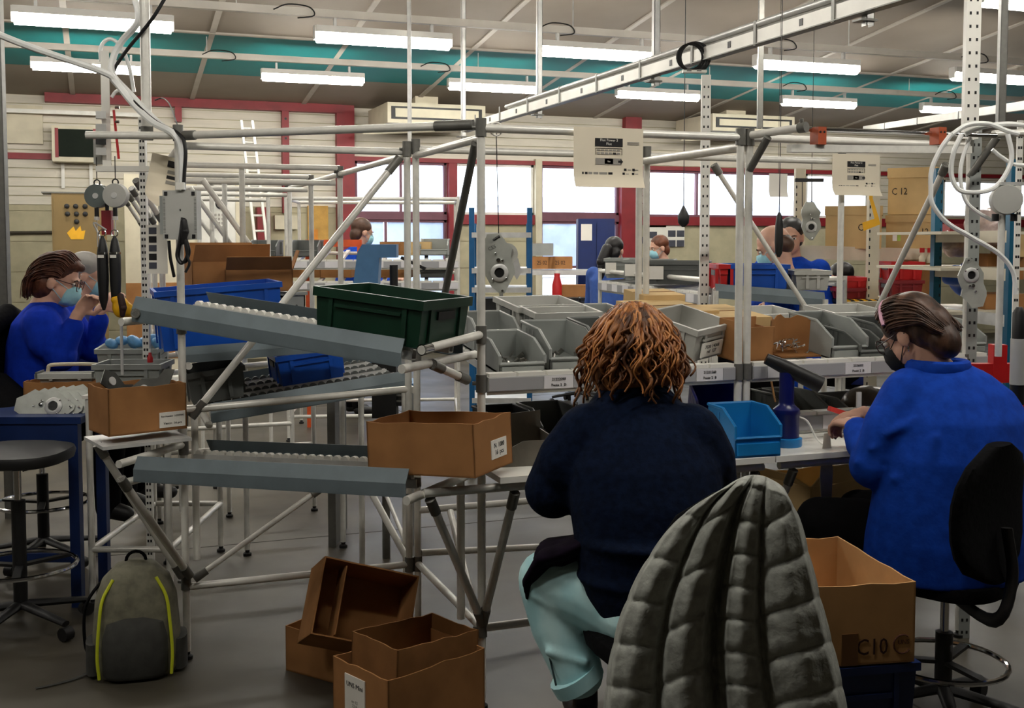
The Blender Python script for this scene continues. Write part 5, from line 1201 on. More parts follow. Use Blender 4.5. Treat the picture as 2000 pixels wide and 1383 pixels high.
# ---- load on the lanes behind
k = euro_crate('plastic_crate', 'large royal blue crate on the lane behind the pipe brace', .5, .4, .24, BLUEB, (a2.x if False else at(430, 690, Y=4.8).x, 4.82, at(430, 690, Y=4.55).z+.02), (0, -.07, 0))
k = euro_crate('plastic_crate', 'royal blue crate behind, below the torn cartons', .5, .4, .22, BLUEB, (at(440, 560, Y=5.4).x, 5.4, 1.14), (0, 0, 0))
SHEETM = mat('grey_folded_panel', (150, 152, 148), .5, .1, .06, 10)
t = thing('grey_tote', 'grey tote with a hole seen end-on right of the torn cartons', 'crate', (at(530, 585, Y=5.3).x, 5.3, 1.2), (0, 0, 0))
MB().bb((-.14, -.1, 0), (.14, -.094, .15)).build('front', SHEETM, t, (0, 0, 0), smooth=False); MB().bb((-.14, .094, 0), (.14, .1, .15)).build('back', SHEETM, t, (0, 0, 0), smooth=False); MB().bb((-.14, -.1, 0), (.14, .1, .005)).build('base', SHEETM, t, (0, 0, 0), smooth=False)
for s in (-1, 1): MB().bb((s*.14, -.1, 0), (s*.134, .1, .15)).build('end', SHEETM, t, (0, 0, 0), smooth=False); MB().lathe([(.006, 0), (.006, .002)], (s*.1, -.102, .1), (0, 1, 0), 10).build('hole', BLACK, t, (0, 0, 0))
MB().bb((-.15, -.11, .15), (.15, -.09, .165)).build('rim', SHEETM, t, (0, 0, 0), smooth=False)
for i, (px, py, Y, w_, d_, h_, rz, fl_, lab) in enumerate([(440, 552, 5.5, .36, .3, .13, .1, (30, 0, 20, 0), 'torn brown carton with packing paper on the left lanes'), (505, 550, 5.3, .3, .24, .1, -.1, (50, 20, 0, 0), 'low torn brown carton in front of the packing paper')]):
    z0 = 1.375 if i == 0 else 1.37; p = at(px, py, Y=Y); t = carton('torn_carton', lab, w_, d_, h_, (p.x, Y, z0), rz, flaps=fl_, flap_len=.09)
m = MB(); p = at(445, 520, Y=5.5)
for i in range(9): m.ell((p.x-.14+.035*i, 5.5+.03*(i % 3-1), 1.46+.02*(i % 2)), (.04, .05, .025), 8, 6, Euler((i, i*.7, i)).to_matrix())
o_ = fuse(m, 'packing_paper', mat('kraft_paper', (206, 178, 140), .85, 0, .15, 20, .5), None, .01, 1, org=(p.x, 5.5, 1.44)); tag(o_, 'crumpled kraft packing paper bulging out of the torn carton', 'paper')
a_, b_ = at(412, 808, Y=4.52), at(800, 742, Y=4.52); sl_ = math.atan2(b_.z-a_.z, b_.x-a_.x)
for px, Y, w_, mt, lab in ((600, 4.95, .3, BLUEB, 'royal blue crate in the shade on the wide roller lane'), (420, 4.85, .24, GREYD, 'dark grey crate at the low end of the wide roller lane')):
    X = at(px, 760, Y=Y).x; euro_crate('lane_crate', lab, w_, .36, .13, mt, (X, Y, a_.z+(X-a_.x)*math.tan(sl_)+.02), (0, -sl_, 0))
# blue arbor press
pb = at(722, 600, d=6.0); t = thing('arbor_press', 'blue steel C-frame press with a black column behind the green crate', 'press', (pb.x, pb.y, .85), (0, 0, -YAW)); PBM = mat('press_blue', (84, 130, 176), .45, 0, .08, 10)
MB().prism([(-.15, 0), (.03, 0), (.04, .33), (.06, .66), (.15, .66), (.15, .73), (-.03, .73), (-.055, .69)], .12, (0, 0, 0), RX, RZ).build('frame', PBM, t, (0, 0, 0), smooth=False)
MB().tube((.13, 0, .02), (.13, 0, .62), .022, 14).build('column', BLACK, t, (0, 0, 0)); MB().bb((-.16, -.12, -.04), (.24, .12, 0)).build('foot_plate', PBM, t, (0, 0, 0), smooth=False)
MB().beam((.17, 0, .66), (.3, -.02, .6), .016, .016).build('lever', BLACK, t, (0, 0, 0)); MB().bb((-.128, -.062, .28), (-.06, -.06, .46)).build('name_plate', WHITEP, t, (0, 0, 0), smooth=False)
text('CAVES', .05, frame((-.094, -.063, .37), (0, 0, 1), (-1, 0, 0)), INK, t, 'lettering')
MB().bb((-.2, -.2, -.85), (-.16, .2, -.04)).build('pedestal_side', ALUD, t, (0, 0, 0)); MB().bb((.2, -.2, -.85), (.24, .2, -.04)).build('pedestal_side', ALUD, t, (0, 0, 0))

# ---- near left floor: stool and backpack
ch3 = chair('swivel_stool', 'black work stool with plastic-wrapped seat and chrome foot ring at the left edge', cw(-2.02, 4.55, 0), FX, .74, cw(-2.3, 4.6, 0), 1.1, .36, .3, .27, BLACK, ring_r=.22)
BP = mat('khaki_grey_nylon', (122, 119, 100), .8, 0, .12, 24, .2, rgb2=(98, 96, 80)); BPD = mat('dark_grey_nylon', (62, 62, 58), .85, 0, .12, 24, .2); LIME = mat('lime_piping', (206, 214, 40), .6, 0, .05, 10)
pb = at(270, 1318, z=0); bp = thing('backpack', 'khaki grey backpack with lime piping standing on the floor', 'backpack', (pb.x, pb.y+.05, 0), (0, 0, -YAW+.25))
def bpring(z, hw, hd, y=0): return eRing((0, y, z), hw, hd, RX, RY, 24, 3.2)
m = MB(); m.rings([bpring(.0, .14, .085), bpring(.03, .155, .1), bpring(.16, .155, .105), bpring(.28, .145, .1, .005), bpring(.35, .12, .085, .01), bpring(.40, .07, .055, .015), bpring(.415, .02, .02, .02)]); m.build('main_compartment', BP, bp, (0, 0, 0))
m = MB(); m.rings([bpring(.012, .1, .05, -.085), bpring(.03, .115, .06, -.085), bpring(.15, .115, .06, -.085), bpring(.21, .1, .05, -.075), bpring(.23, .05, .03, -.07)]); m.build('front_pocket', BPD, bp, (0, 0, 0))
for sx in (-1, 1):
    m = MB(); m.path(spline([(sx*.125, -.105, .015), (sx*.13, -.108, .1), (sx*.122, -.1, .22), (sx*.11, -.085, .3), (sx*.075, -.06, .365)], 6), .006, 8); m.build('piping', LIME, bp, (0, 0, 0))
    m = MB(); m.rings([eRing((sx*.15, .0, z), .03, .07, RX, RY, 16) for z in (.015, .03, .12, .13)]); m.build('side_pocket', BPD, bp, (0, 0, 0))
m = MB(); m.path(spline([(-.09, .06, .37), (-.18, .06, .25), (-.19, .06, .1), (-.16, .06, .02)], 6), .02, 8, flat=.3); m.build('shoulder_strap', BLACKF, bp, (0, 0, 0))
m = MB(); m.path(spline([(-.16, .0, .012), (-.22, -.05, .006), (-.3, -.09, .005), (-.34, -.1, .004)], 6), .008, 6, flat=.3); m.build('loose_strap', BPD, bp, (0, 0, 0))
m = MB(); m.path(arc((0, .02, .41), RX, RZ, .035, 0, 3.14, 8), .006, 8); m.build('grab_loop', BLACKF, bp, (0, 0, 0))
# blue crate and big carton C10 in front at the right
o = at(1712, 1330, d=3.05)
for i, z in enumerate((0, .245)): euro_crate('plastic_crate', ['dark blue crate on the floor, lower of the stack under the C10 box', 'dark blue crate directly under the C10 box'][i], .4, .3, .24, BENCHB, (o.x-.15, o.y+.03, z), (0, 0, -YAW+.2))
t = carton('open_carton', 'large open cardboard box marked C10 beside the quilted coat', .44, .46, .215, (o.x-.17, o.y+.12, .49), (0, 0, -YAW+.16), mt=mat('tan_cardboard', (202, 154, 100), .85, 0, .1, 7, .08), flaps=(0, 0, 0, 0))
text('C10', .062, frame((.1, -.2315, .045), RX, RZ), mat('brown_ink', (60, 26, 20), .8), t, 'lettering', sx=.85); MB().bb((.015, -.2325, .0), (.06, -.230, .085)).build('tape_strip', mat('brown_tape', (122, 84, 50), .4), t, (0, 0, 0), smooth=False)
m = MB(); m.path(arc((.185, -.2312, .05), RX, RZ, .025, .9, 5.6, 14), .0022, 6); m.build('printed_logo', mat('brown_ink2', (96, 56, 40), .8), t, (0, 0, 0)); text('UNS', .017, frame((.188, -.2315, .055), RX, RZ), mat('brown_ink2', (96, 56, 40)), t, 'lettering')
# ================================================================== overhead tray, hangers, perforated posts
BX = 3.3
tray = thing('cable_tray', 'long white cable tray running overhead from upper right to the middle', 'cable tray', at(1280, 130, X=BX), world=True)
TZ0 = at(1280, 132, X=BX).z; ya, yb = at(908, 245, X=BX).y, 2.9
TRAYW = mat('tray_white', (224, 222, 214), .45, .1, .05, 6)
MB().bb((BX-.02, yb, TZ0-.045), (BX+.02, ya, TZ0+.025)).build('channel', TRAYW, tray, smooth=False)
MB().bb((BX-.03, yb, TZ0-.051), (BX+.03, ya, TZ0-.045)).build('lower_flange', ALUD, tray, smooth=False)
for dx, dz, r in ((-.01, .06, .016), (.015, .045, .012)): MB().tube((BX+dx, yb, TZ0+dz), (BX+dx, ya-1.2, TZ0+dz), r, 10).build('conduit', STEEL, tray)
for k in range(11):
    Y = yb+.3+k*.68
    if Y < ya: MB().bb((BX-.026, Y-.012, TZ0-.055), (BX-.02, Y+.012, TZ0+.075)).build('strap', ALUD, tray, smooth=False); MB().bb((BX-.0225, Y+.25, TZ0-.025), (BX-.019, Y+.28, TZ0+.01)).build('slot', BLACK, tray, smooth=False)
for i, px in enumerate((905, 1053, 1280, 1692)):
    p = at(px, 200, X=BX+.045); t = thing('hanger_post', 'steel hanger post holding the overhead cable tray, %s from left' % ['first', 'second', 'third', 'fourth'][i], 'hanger', (p.x, p.y, TZ0), group='cable tray hangers')
    m = MB(); h = cz(p.y)-TZ0-.002
    MB().bb((-.02, -.02, -.1), (.02, -.016, h)).build('channel_web', STEEL, t, (0, 0, 0), smooth=False)
    for s in (-1, 1): MB().bb((s*.02, -.02, -.1), (s*.017, .02, h)).build('channel_flange', STEEL, t, (0, 0, 0), smooth=False)
    MB().bb((-.06, -.035, -.08), (.03, .035, -.07)).build('bracket', ALUD, t, (0, 0, 0), smooth=False)
c = at(1358, 112, X=BX-.06); m = MB()
for k in range(4): m.path(arc(c+V((-.012*k, 0, 0)), FX, RZ, .085-.004*k, .2*k, .2*k+6.28, 24), .007, 6)
o_ = single(m, 'cable_coil', BLACK, 'coil of black cable hung on the overhead tray', 'cable coil', tuple(c))
# lower tray at the far right
a, b = at(1690, 252, Y=10.5), at(2010, 205, Y=6.0)
t2 = thing('cable_tray', 'slim white cable tray descending behind the right hoses', 'cable tray', a, world=True); MB().beam(a, b, .05, .06).build('channel', TRAYW, t2)
for u in (.2, .45, .7, .9): q = a+(b-a)*u; MB().beam(q, q+(b-a).normalized()*.02, .056, .07).build('strap', ALUD, t2)
def perforated(name, label, px, y0, y1, d, wd=.04, mt=None, cat='post', z0=None, side=.6, angle=-YAW, hole=.05):
    p0, p1 = at(px, y0, d=d), at(px, y1, d=d); zb = p1.z if z0 is None else z0; mt = mt or WHITEP
    t = thing(name, label, cat, (p0.x, p0.y, zb), (0, 0, angle)); h = p0.z-zb
    MB().bb((-wd/2, 0, 0), (wd/2, .003, h)).build('front_web', mt, t, (0, 0, 0), smooth=False); MB().bb((wd/2, 0, 0), (wd/2+.003, wd*side*1.6, h)).build('side_web', mt, t, (0, 0, 0), smooth=False)
    MB().bb((-wd/2-.003, 0, 0), (-wd/2, wd*side, h)).build('return_flange', mt, t, (0, 0, 0), smooth=False)
    m = MB(); n = int(h/hole)
    for k in range(n):
        z = (k+.5)*hole
        for s in (-1, 1): m.bb((s*wd*.26-.004, -.0008, z-.006), (s*wd*.26+.004, .0002, z+.006))
    if n: o = m.build('perforation', BLACK, t, (0, 0, 0), smooth=False); o['kind'] = 'stuff'
    return t
perforated('perforated_upright', 'white perforated upright below the black cable coil', 1380, 146, 640, 5.75, .04, z0=0)
t = thing('tray_bracket', 'small white slotted bracket on top of the perforated upright', 'bracket', at(1357, 140, d=5.75), (0, 0, -YAW)); MB().bb((-.06, -.01, -.005), (.06, .03, .008)).build('arm', WHITEP, t, (0, 0, 0), smooth=False)
for x in (-.03, .02): MB().bb((x-.012, -.011, .0), (x+.012, -.0098, .005)).build('slot', BLACK, t, (0, 0, 0), smooth=False)
perforated('perforated_upright', 'tall white perforated upright at the right edge near the hoses', 1904, -30, 255, 4.35, .05, z0=1.99)
perforated('perforated_upright', 'grey perforated upright behind the right front post', 1908, 250, 700, 4.45, .036, GREYB, z0=0)
perforated('perforated_upright', 'thin perforated upright beside the yellow tag at the right edge', 1994, 235, 400, 5.2, .02, z0=0)
perforated('perforated_upright', 'small white perforated strut beside the tall left post', 276, 228, 330, 5.2, .025, z0=0, hole=.03)

# ================================================================== process sheets on the rails
c = at(1189, 308, Y=GY0-.03); t = sheet('process_sheet', 'cream process sheet with a black title hung on the front rail', c, .262, .205, RX, RZ, .03); flux_print(t)
c = at(1672, 342, Y=GY1-.03); t = sheet('process_sheet', 'cream process sheet with a black title on the right back rail', c, .262, .19, RX, RZ, .04); flux_print(t, .95)
c = at(1520, 362, Y=5.0); bs_ = sheet('blank_sheet', 'plain white sheet hanging near the balding worker', c, .11, .12, RX, V((.1, 0, 1)), .02, PAPER); MB().tube((0, .06, 0), (0, cz(c.y)-c.z, 0), .0012, 6).build('string', BLACK, bs_, (0, 0, 0))
# hanging gear covers
M = Matrix.Translation(at(974, 515, d=3.82)) @ Matrix.Rotation(-YAW, 4, 'Z') @ Matrix.Rotation(math.pi/2, 4, 'X') @ Matrix.Rotation(.08, 4, 'Z')
t = gear_cover('grey gear cover plate marked CES hanging on a wire beside the front post', M, 1.02); text('CES', .017, frame((-.018, .055, .0045), V((.9, .35, 0)), V((-.35, .9, 0))), GREYD, t, 'lettering')
MB().prism([(0, 0), (.022, .02), (.03, -.03), (.012, -.055), (0, -.03)], .006, (.045, -.005, 0), RX, RY).build('side_lever', STEEL, t, (0, 0, 0), smooth=False)
MB().lathe([(.035, -.02), (.038, 0)], (.03, .03, -.006), (0, 0, 1), 20).build('back_disc', GREYL, t, (0, 0, 0))
p0, p1 = at(969, 252, Y=GY0), at(974, 462, d=3.82); w_ = thing('hanging_wire', 'thin black wire with a clip holding the marked gear cover', 'wire', p1, world=True)
MB().tube(p0, p1, .0016, 6).build('wire', BLACK, w_); m = MB(); m.path([p1+V((-.02, 0, -.012)), p1, p1+V((.02, 0, -.012))], [.003, .007, .003], 8); m.build('clip', BLACK, w_); m = MB(); m.path(arc(p0, RX, RZ, .022, 0, 6.2, 14), .003, 6); m.build('loop', WHITEP, w_)
M = Matrix.Translation(at(1898, 552, d=4.36)) @ Matrix.Rotation(-YAW, 4, 'Z') @ Matrix.Rotation(math.pi/2, 4, 'X') @ Matrix.Rotation(3.3, 4, 'Z')
gear_cover('grey gear cover plate screwed to the right front post', M, .98)
M = Matrix.Translation(at(1584, 432, d=5.6)) @ Matrix.Rotation(-YAW, 4, 'Z') @ Matrix.Rotation(math.pi/2, 4, 'X') @ Matrix.Rotation(.0, 4, 'Z')
_g = gear_cover('pale gear cover plate hanging behind the balding worker', M, .95); MB().tube((0, .09, 0), (0, cz(M.translation.y)-M.translation.z, 0), .0015, 6).build('suspension_wire', BLACK, _g, (0, 0, 0))
p0, p1 = at(1584, 352, d=5.6), at(1584, 398, d=5.6); t = thing('wire_hanger', 'dark bar with two wires above the pale gear cover', 'hanger', p0, world=True); MB().beam(at(1553, 352, d=5.6), at(1608, 352, d=5.6), .02, .018).build('bar', BLACK, t)
for px in (1567, 1586): MB().tube(at(px, 352, d=5.6), at(px, 404, d=5.6), .002, 6).build('wire', BLACK, t)

# ================================================================== right-hand hoses and balancer
for i, pts in enumerate([
  [(1858, 262, 3.9), (1838, 290, 3.9), (1820, 330, 3.9), (1818, 370, 3.9), (1822, 400, 3.9), (1850, 435, 3.9), (1900, 465, 3.9), (1950, 495, 3.9), (1978, 530, 3.9), (1984, 575, 3.9)],
  [(1878, 262, 3.95), (1862, 300, 3.95), (1858, 340, 3.95), (1872, 370, 3.95), (1900, 376, 3.95), (1930, 372, 3.95), (1950, 360, 3.95), (1970, 330, 3.95), (1976, 300, 3.95), (1968, 262, 3.95)],
  [(1860, 262, 3.98), (1890, 244, 3.98), (1930, 242, 3.98), (1965, 255, 3.98), (1990, 262, 3.98)],
  [(1885, 262, 4.0), (1920, 248, 4.0), (1970, 242, 4.0), (2020, 248, 4.0)],
  [(1895, 268, 4.02), (1880, 310, 4.02), (1876, 350, 4.02), (1886, 392, 4.02), (1910, 415, 4.02), (1938, 430, 4.02)],
  [(1938, 292, 3.96), (1958, 308, 3.96), (1985, 322, 3.96), (2030, 322, 3.96)]]):
    hose('air_hose', ['long white hose curving down past the right front post', 'white hose loop hanging beside the grey balancer', 'white hose arching over the right tool rail', 'second white hose arching over the right tool rail', 'thin white hose ending at the grey balancer', 'short white hose with a fitting at the right edge'][i], pts, .0085 if i < 4 else .007, HOSE)
p = at(1966, 390, d=3.95); t = thing('spring_balancer', 'large grey round balancer hanging at the right edge', 'balancer', p, (0, 0, -YAW)); MB().lathe([(.02, -.03), (.05, -.028), (.053, -.01), (.053, .06), (.03, .07)], (0, 0, 0), (.3, .95, 0), 30).build('drum', GREYL, t, (0, 0, 0))
for s in (-1, 1): MB().tube((s*.032-.01, -.01, -.05), (s*.032-.01, -.01, -.075), .012, 10).build('stopper', BLACK, t, (0, 0, 0))
MB().tube((-.015, 0, -.05), (-.015, 0, -.55), .012, 10).build('guide_tube', ALU, t, (0, 0, 0)); MB().bb((-.03, -.02, .05), (.1, .02, .06)).build('mounting_bar', STEEL, t, (0, 0, 0), smooth=False)
p = at(1990, 640, d=3.9); t = thing('pneumatic_cylinder', 'white and black pneumatic tool standing at the right edge', 'pneumatic tool', (p.x, p.y, 1.05), (0, 0, -YAW)); MB().lathe([(.024, -.02), (.024, .05)], n=18).build('lower_sleeve', BLACK, t, (0, 0, 0)); MB().lathe([(.026, .05), (.026, .21)], n=18).build('barrel', GREYL, t, (0, 0, 0)); MB().lathe([(.022, .21), (.022, .3), (.01, .32)], n=18).build('upper_sleeve', BLACK, t, (0, 0, 0))
t = thing('red_fixture', 'red steel press fixture behind the blue work coat at the right edge', 'fixture', at(1945, 720, d=4.15), (0, 0, -YAW)); MB().bb((-.14, -.02, -.05), (.14, .02, .02)).build('beam', REDP, t, (0, 0, 0), smooth=False); MB().bb((-.02, -.025, -.05), (.03, .025, .09)).build('slide_block', REDP, t, (0, 0, 0), smooth=False); MB().bb((-.12, -.015, -.3), (-.09, .015, -.05)).build('leg', REDP, t, (0, 0, 0), smooth=False); MB().bb((.1, -.015, -.3), (.13, .015, -.05)).build('leg', REDP, t, (0, 0, 0), smooth=False); MB().lathe([(.01, .09), (.01, .12), (.004, .13)], (.005, 0, 0), n=10).build('knob', CHROME, t, (0, 0, 0))

# ================================================================== far workers
def worker(label, px, d, ztop, face, hair, mask=MASKB, coat=WORKBLUE, standing=False, bald=False, lean=.25, s=1.0, reach=.35):
    """face: heading angle in the camera's frame (0 = away, 90 = to the right, 180 = towards the camera)"""
    x = (px-1000)/2200*d; a = math.radians(face); f = FX*math.sin(a)+FY*math.cos(a); sd = V((f.y, -f.x, 0)); hp = cw(x, d, 0)
    t = thing('person', label, 'person', hp, world=True, group='people working in the hall'); hz = ztop-.115*s
    G = lambda r, fw, z: hp + sd*r + f*fw + RZ*z
    hc = G(0, .06, hz); hR = hframe(f+V((0, 0, -lean))); nk = G(0, .01, hz-.14)
    sh = hz-.21; hip = sh-.46
    m = MB(); head_vol(m, hc, hR, s, nk)
    for k in (-1, 1):
        w_ = G(k*.1, reach, sh-.22); e_ = G(k*.24, .08, sh-.27); m.limb([G(k*.19, 0, sh), e_, w_], [.05, .042, .03], 10); hand_vol(m, w_, f, RZ, .95, .6, k)
    m.limb([nk, G(0, -.02, sh-.15), G(0, -.06, hip)], [.07, .11, .12], 12); fuse(m, 'body', SKIN, t, .009, 2)
    face_parts(t, hc, hR, s, mask)
    m = MB(); m.rings([eRing(G(0, y, z), hw, hd, sd, f, 18) for y, z, hw, hd in ((-.06, hip-.12, .19, .15), (-.06, hip, .19, .15), (-.05, hip+.2, .19, .145), (-.02, sh-.06, .21, .13), (-.005, sh+.03, .15, .1), (.005, sh+.08, .07, .07))])
    for k in (-1, 1): m.limb([G(k*.185, 0, sh-.01), G(k*.24, .08, sh-.27), G(k*.12, reach-.05, sh-.22)], [.075, .065, .045], 12)
    fuse(m, 'work_coat', coat, t, .012, 3)
    m = MB(); m.ell(G(0, -.06, hip-.06), (.18, .17, .12))
    if standing:
        for k in (-1, 1): m.limb([G(k*.09, -.05, hip-.06), G(k*.1, -.03, hip-.5), G(k*.1, -.04, .1)], [.1, .075, .055], 12)
    else:
        for k in (-1, 1): m.limb([G(k*.09, -.05, hip-.06), G(k*.12, .36, hip-.04)], [.1, .08], 12); m.limb([G(k*.12, .36, hip-.04), G(k*.12, .32, max(.15, hip-.5))], [.08, .055], 12)
    fuse(m, 'trousers', TROUSD, t, .014, 2)
    P = lambda x, y, z: hc + hR @ V((x*s, y*s, z*s)); m = MB()
    if bald: m.ell(P(0, -.06, -.01), (.084*s, .055*s, .06*s), 14, 9, hR); m.ell(P(0, -.045, .02), (.085*s, .05*s, .045*s), 14, 9, hR)
    else: m.ell(P(0, -.025, .045), (.088*s, .1*s, .088*s), 14, 9, hR); m.ell(P(0, -.06, -.03), (.08*s, .055*s, .075*s), 14, 9, hR)
    h_ = fuse(m, 'hair', hair, t, .01, 2)
    for k in (-1, 1):
        fy = (-.04 if standing else .34); fz = .04 if standing else max(.1, hip-.55)
        m = MB(); m.limb([G(k*.11, fy, fz+.02), G(k*.11, fy+.16, fz)], [.045, .035], 10); m.build('shoe', BLACK, t)
    return t, G, hz, sh
HBLK = mat('black_hair', (22, 18, 18), .45, 0, .2, 20); HMID = mat('mid_brown_hair', (84, 56, 40), .5, 0, .2, 20)
worker('standing person in blue beside the red window column', 697, 10.3, 1.79, 60, HMID, standing=True)
t, G, hz, sh = worker('seated person with black ponytail and pale blue coat in front of the navy cabinet', 1196, 10.4, 1.62, 25, HBLK, coat=mat('faded_blue_coat', (58, 92, 168), .9, 0, .1, 20)); m = MB(); m.limb([G(-.02, -.09, hz+.02), G(-.05, -.13, hz-.1), G(-.06, -.13, hz-.25)], [.05, .055, .02], 12); m.build('ponytail', HBLK, t)
worker('seated person in navy facing left in front of the photo board', 1296, 11.7, 1.64, 250, mat('auburn_hair', (110, 60, 34), .5, 0, .2, 20), coat=mat('navy_coat', (22, 40, 110), .9, 0, .1, 20))
worker('balding worker in blue bending over the blue crate', 1532, 6.3, 1.68, 285, HMID, bald=True, lean=.5)
worker('dark-haired worker behind the balding man', 1545, 7.6, 1.74, 200, HBLK, mask=None, lean=.2)
worker('worker in dark blue seen between the stacked boxes and the yellow roller table', 1655, 8.6, 1.42, 270, HBLK, coat=mat('navy_coat', (22, 40, 110)))
worker('worker in blue half hidden beside the seated person at the far left', 150, 6.3, 1.52, 80, mat('grey_hair', (150, 146, 140), .6), coat=mat('navy_coat', (22, 40, 110)))

# ================================================================== middle distance: flow shelves
def shelf_unit(name, label, a, b, zs, depth, z1, rails=True, group=None, mt=None, lab=None, deco='label'):
    """pipe shelf: front edge from a to b (floor points), zs: shelf heights"""
    a, b = V((a[0], a[1], 0)), V((b[0], b[1], 0)); u = (b-a).normalized(); nb = V((-u.y, u.x, 0))
    if nb.dot(FY) < 0: nb = -nb
    r = Rack(name, label, 'shelf', a, group); bk = nb*depth
    for p in (a, b, a+bk, b+bk): r.post((p.x, p.y), 0, z1)
    for p, q in ((a, b), (a+bk, b+bk), (a, a+bk), (b, b+bk)): r.rail(p+RZ*(z1-.02), q+RZ*(z1-.02)); r.rail(p+RZ*.2, q+RZ*.2)
    for z in zs:
        label_rail(r.o, a+RZ*z, b+RZ*z, -nb, .055, lab or [(.16, 'w'), (.14, 'g')], .1)
        r.rail(a+bk+RZ*(z+.08), b+bk+RZ*(z+.08))
        m = MB(); n = int((b-a).length/.16)
        for k in range(n):
            p = a+u*((k+.5)*(b-a).length/n)+RZ*(z+.03); m.beam(p, p+bk+RZ*.07, .03, .02)
        o = m.build('roller_tracks', STEEL, r.o); o['kind'] = 'stuff'
    return r
pa, pb_ = at(560, 520, d=8.9), at(895, 520, d=9.0)
shelf_unit('flow_shelf', 'far pipe shelf with two white label rails behind the blue press', (pa.x, pa.y), (pb_.x, pb_.y), (1.24, 1.41), .9, 1.95)
far_boxes = [(520, 1.45, 'bin', GREYD, 'dark grey bin at the left end of the far upper label shelf'), (600, 1.45, 'bin', GREYD, 'dark grey bin behind the long pipe brace on the far shelf'), (775, 1.46, 'box', CARD, 'brown carton on the far upper shelf right of the press'), (812, 1.46, 'box', CARDL, 'pale carton on the far upper shelf beside the double post'), (850, 1.46, 'bin', GREYB, 'grey bin with white card on the far upper shelf'), (600, 1.28, 'box', CARD, 'brown carton on the far lower shelf at left'), (660, 1.28, 'box', CARD, 'brown carton on the far lower shelf in the middle'), (775, 1.28, 'box', CARD, 'brown carton on the far lower shelf right of the press'), (850, 1.28, 'bin', GREYD, 'dark bin on the far lower shelf at right')]
for px, z, kd, mt, lab in far_boxes:
    p = at(px, 500, d=9.25)
    if kd == 'bin': picking_bin('storage_bin', lab, .22, .3, .13, mt, (p.x, p.y, z+.02), (0, 0, -YAW), 'bins on the far shelf')
    else: closed_box('small_carton', lab, .25, .25, .11, (p.x, p.y, z+.02), (0, 0, -YAW), mt, 'cartons on the far shelf', lid=False)
# roller shelf in the middle, receding
pa, pb_ = at(1172, 545, d=8.2), at(1392, 578, d=6.2)
shelf_unit('flow_shelf', 'roller shelf with white and grey labels receding behind the curly hair', (pb_.x, pb_.y), (pa.x, pa.y), (.98, 1.27), .8, 1.4, lab=[(.12, 'w'), (.11, 'g')])
for i, (px, d, w_, mt, lab) in enumerate([(1225, 8.1, .3, GREYB, 'small grey tote at the far end of the receding roller shelf'), (1270, 7.6, .34, GREYB, 'grey tote with a white card on the receding roller shelf'), (1325, 7.0, .4, GREYD, 'long dark grey tote on the receding roller shelf')]):
    p = at(px, 530, d=d); e = euro_crate('grey_tote', lab, w_, .36, .14, mt, (p.x, p.y, 1.335), (.0, 0, -YAW-.2), 'totes on the receding roller shelf'); MB().bb((-w_*.45, -.184, .03), (-w_*.2, -.181, .11)).build('paper_card', PAPER, e, (0, 0, 0), smooth=False)
# blue crate lane at the right
pa, pb_ = at(1398, 568, d=5.6), at(1612, 585, d=5.6)
r = Rack('crate_lane', 'grey lane holding the blue and red crates in front of the balding worker', 'conveyor', pa)
guide_rail(r.o, pa, pb_, .07, .02, -FY); guide_rail(r.o, pa+FY*.45, pb_+FY*.45, .07, .02, FY)
for k in (.1, .35): roller_strip(r.o, pa+FY*k, pb_+FY*k)
for p in (pa, pb_, pa+FY*.45, pb_+FY*.45): r.post((p.x, p.y), 0, p.z)
for px, w_, mt, lab, dd in ((1402, .06, REDP, 'red crate squeezed at the left end of the crate lane', 0), (1470, .3, BLUEB, 'royal blue crate on the lane in front of the balding worker', 0), (1570, .19, GREYL, 'light grey crate at the right end of the crate lane', -.02)):
    p = at(px, 560, d=5.8); euro_crate('lane_crate', lab, w_, .36, .13 if mt != GREYL else .1, mt, (p.x, p.y, pa.z+.0), (0, 0, -YAW))
# blue tray trolley in the centre
pc = at(980, 560, d=7.8); t = thing('tray_trolley', 'blue steel trolley with white trays behind the marked gear cover', 'trolley', (pc.x, pc.y, 0), (0, 0, -YAW))
for x in (-.2, .19):
    for y in (-.2, .2): MB().bb((x-.018, y-.018, .08), (x+.018, y+.018, 1.82 if y < 0 else 1.72)).build('upright', BLUEPOST, t, (0, 0, 0), smooth=False); MB().lathe([(.035, 0), (.035, .03)], (x, y-.015, .04), (0, 1, 0), 14).build('castor', RUBBER, t, (0, 0, 0))
for z in (.5, .8, 1.05, 1.25, 1.38, 1.62): MB().bb((-.2, -.22, z), (.2, .22, z+.035)).build('tray', STEEL, t, (0, 0, 0), smooth=False)
for i, z in enumerate((.84, 1.085)): MB().bb((-.15, -.15, z), (.15, .15, z+.12)).build('dark_load', BLACK, t, (0, 0, 0), smooth=False)
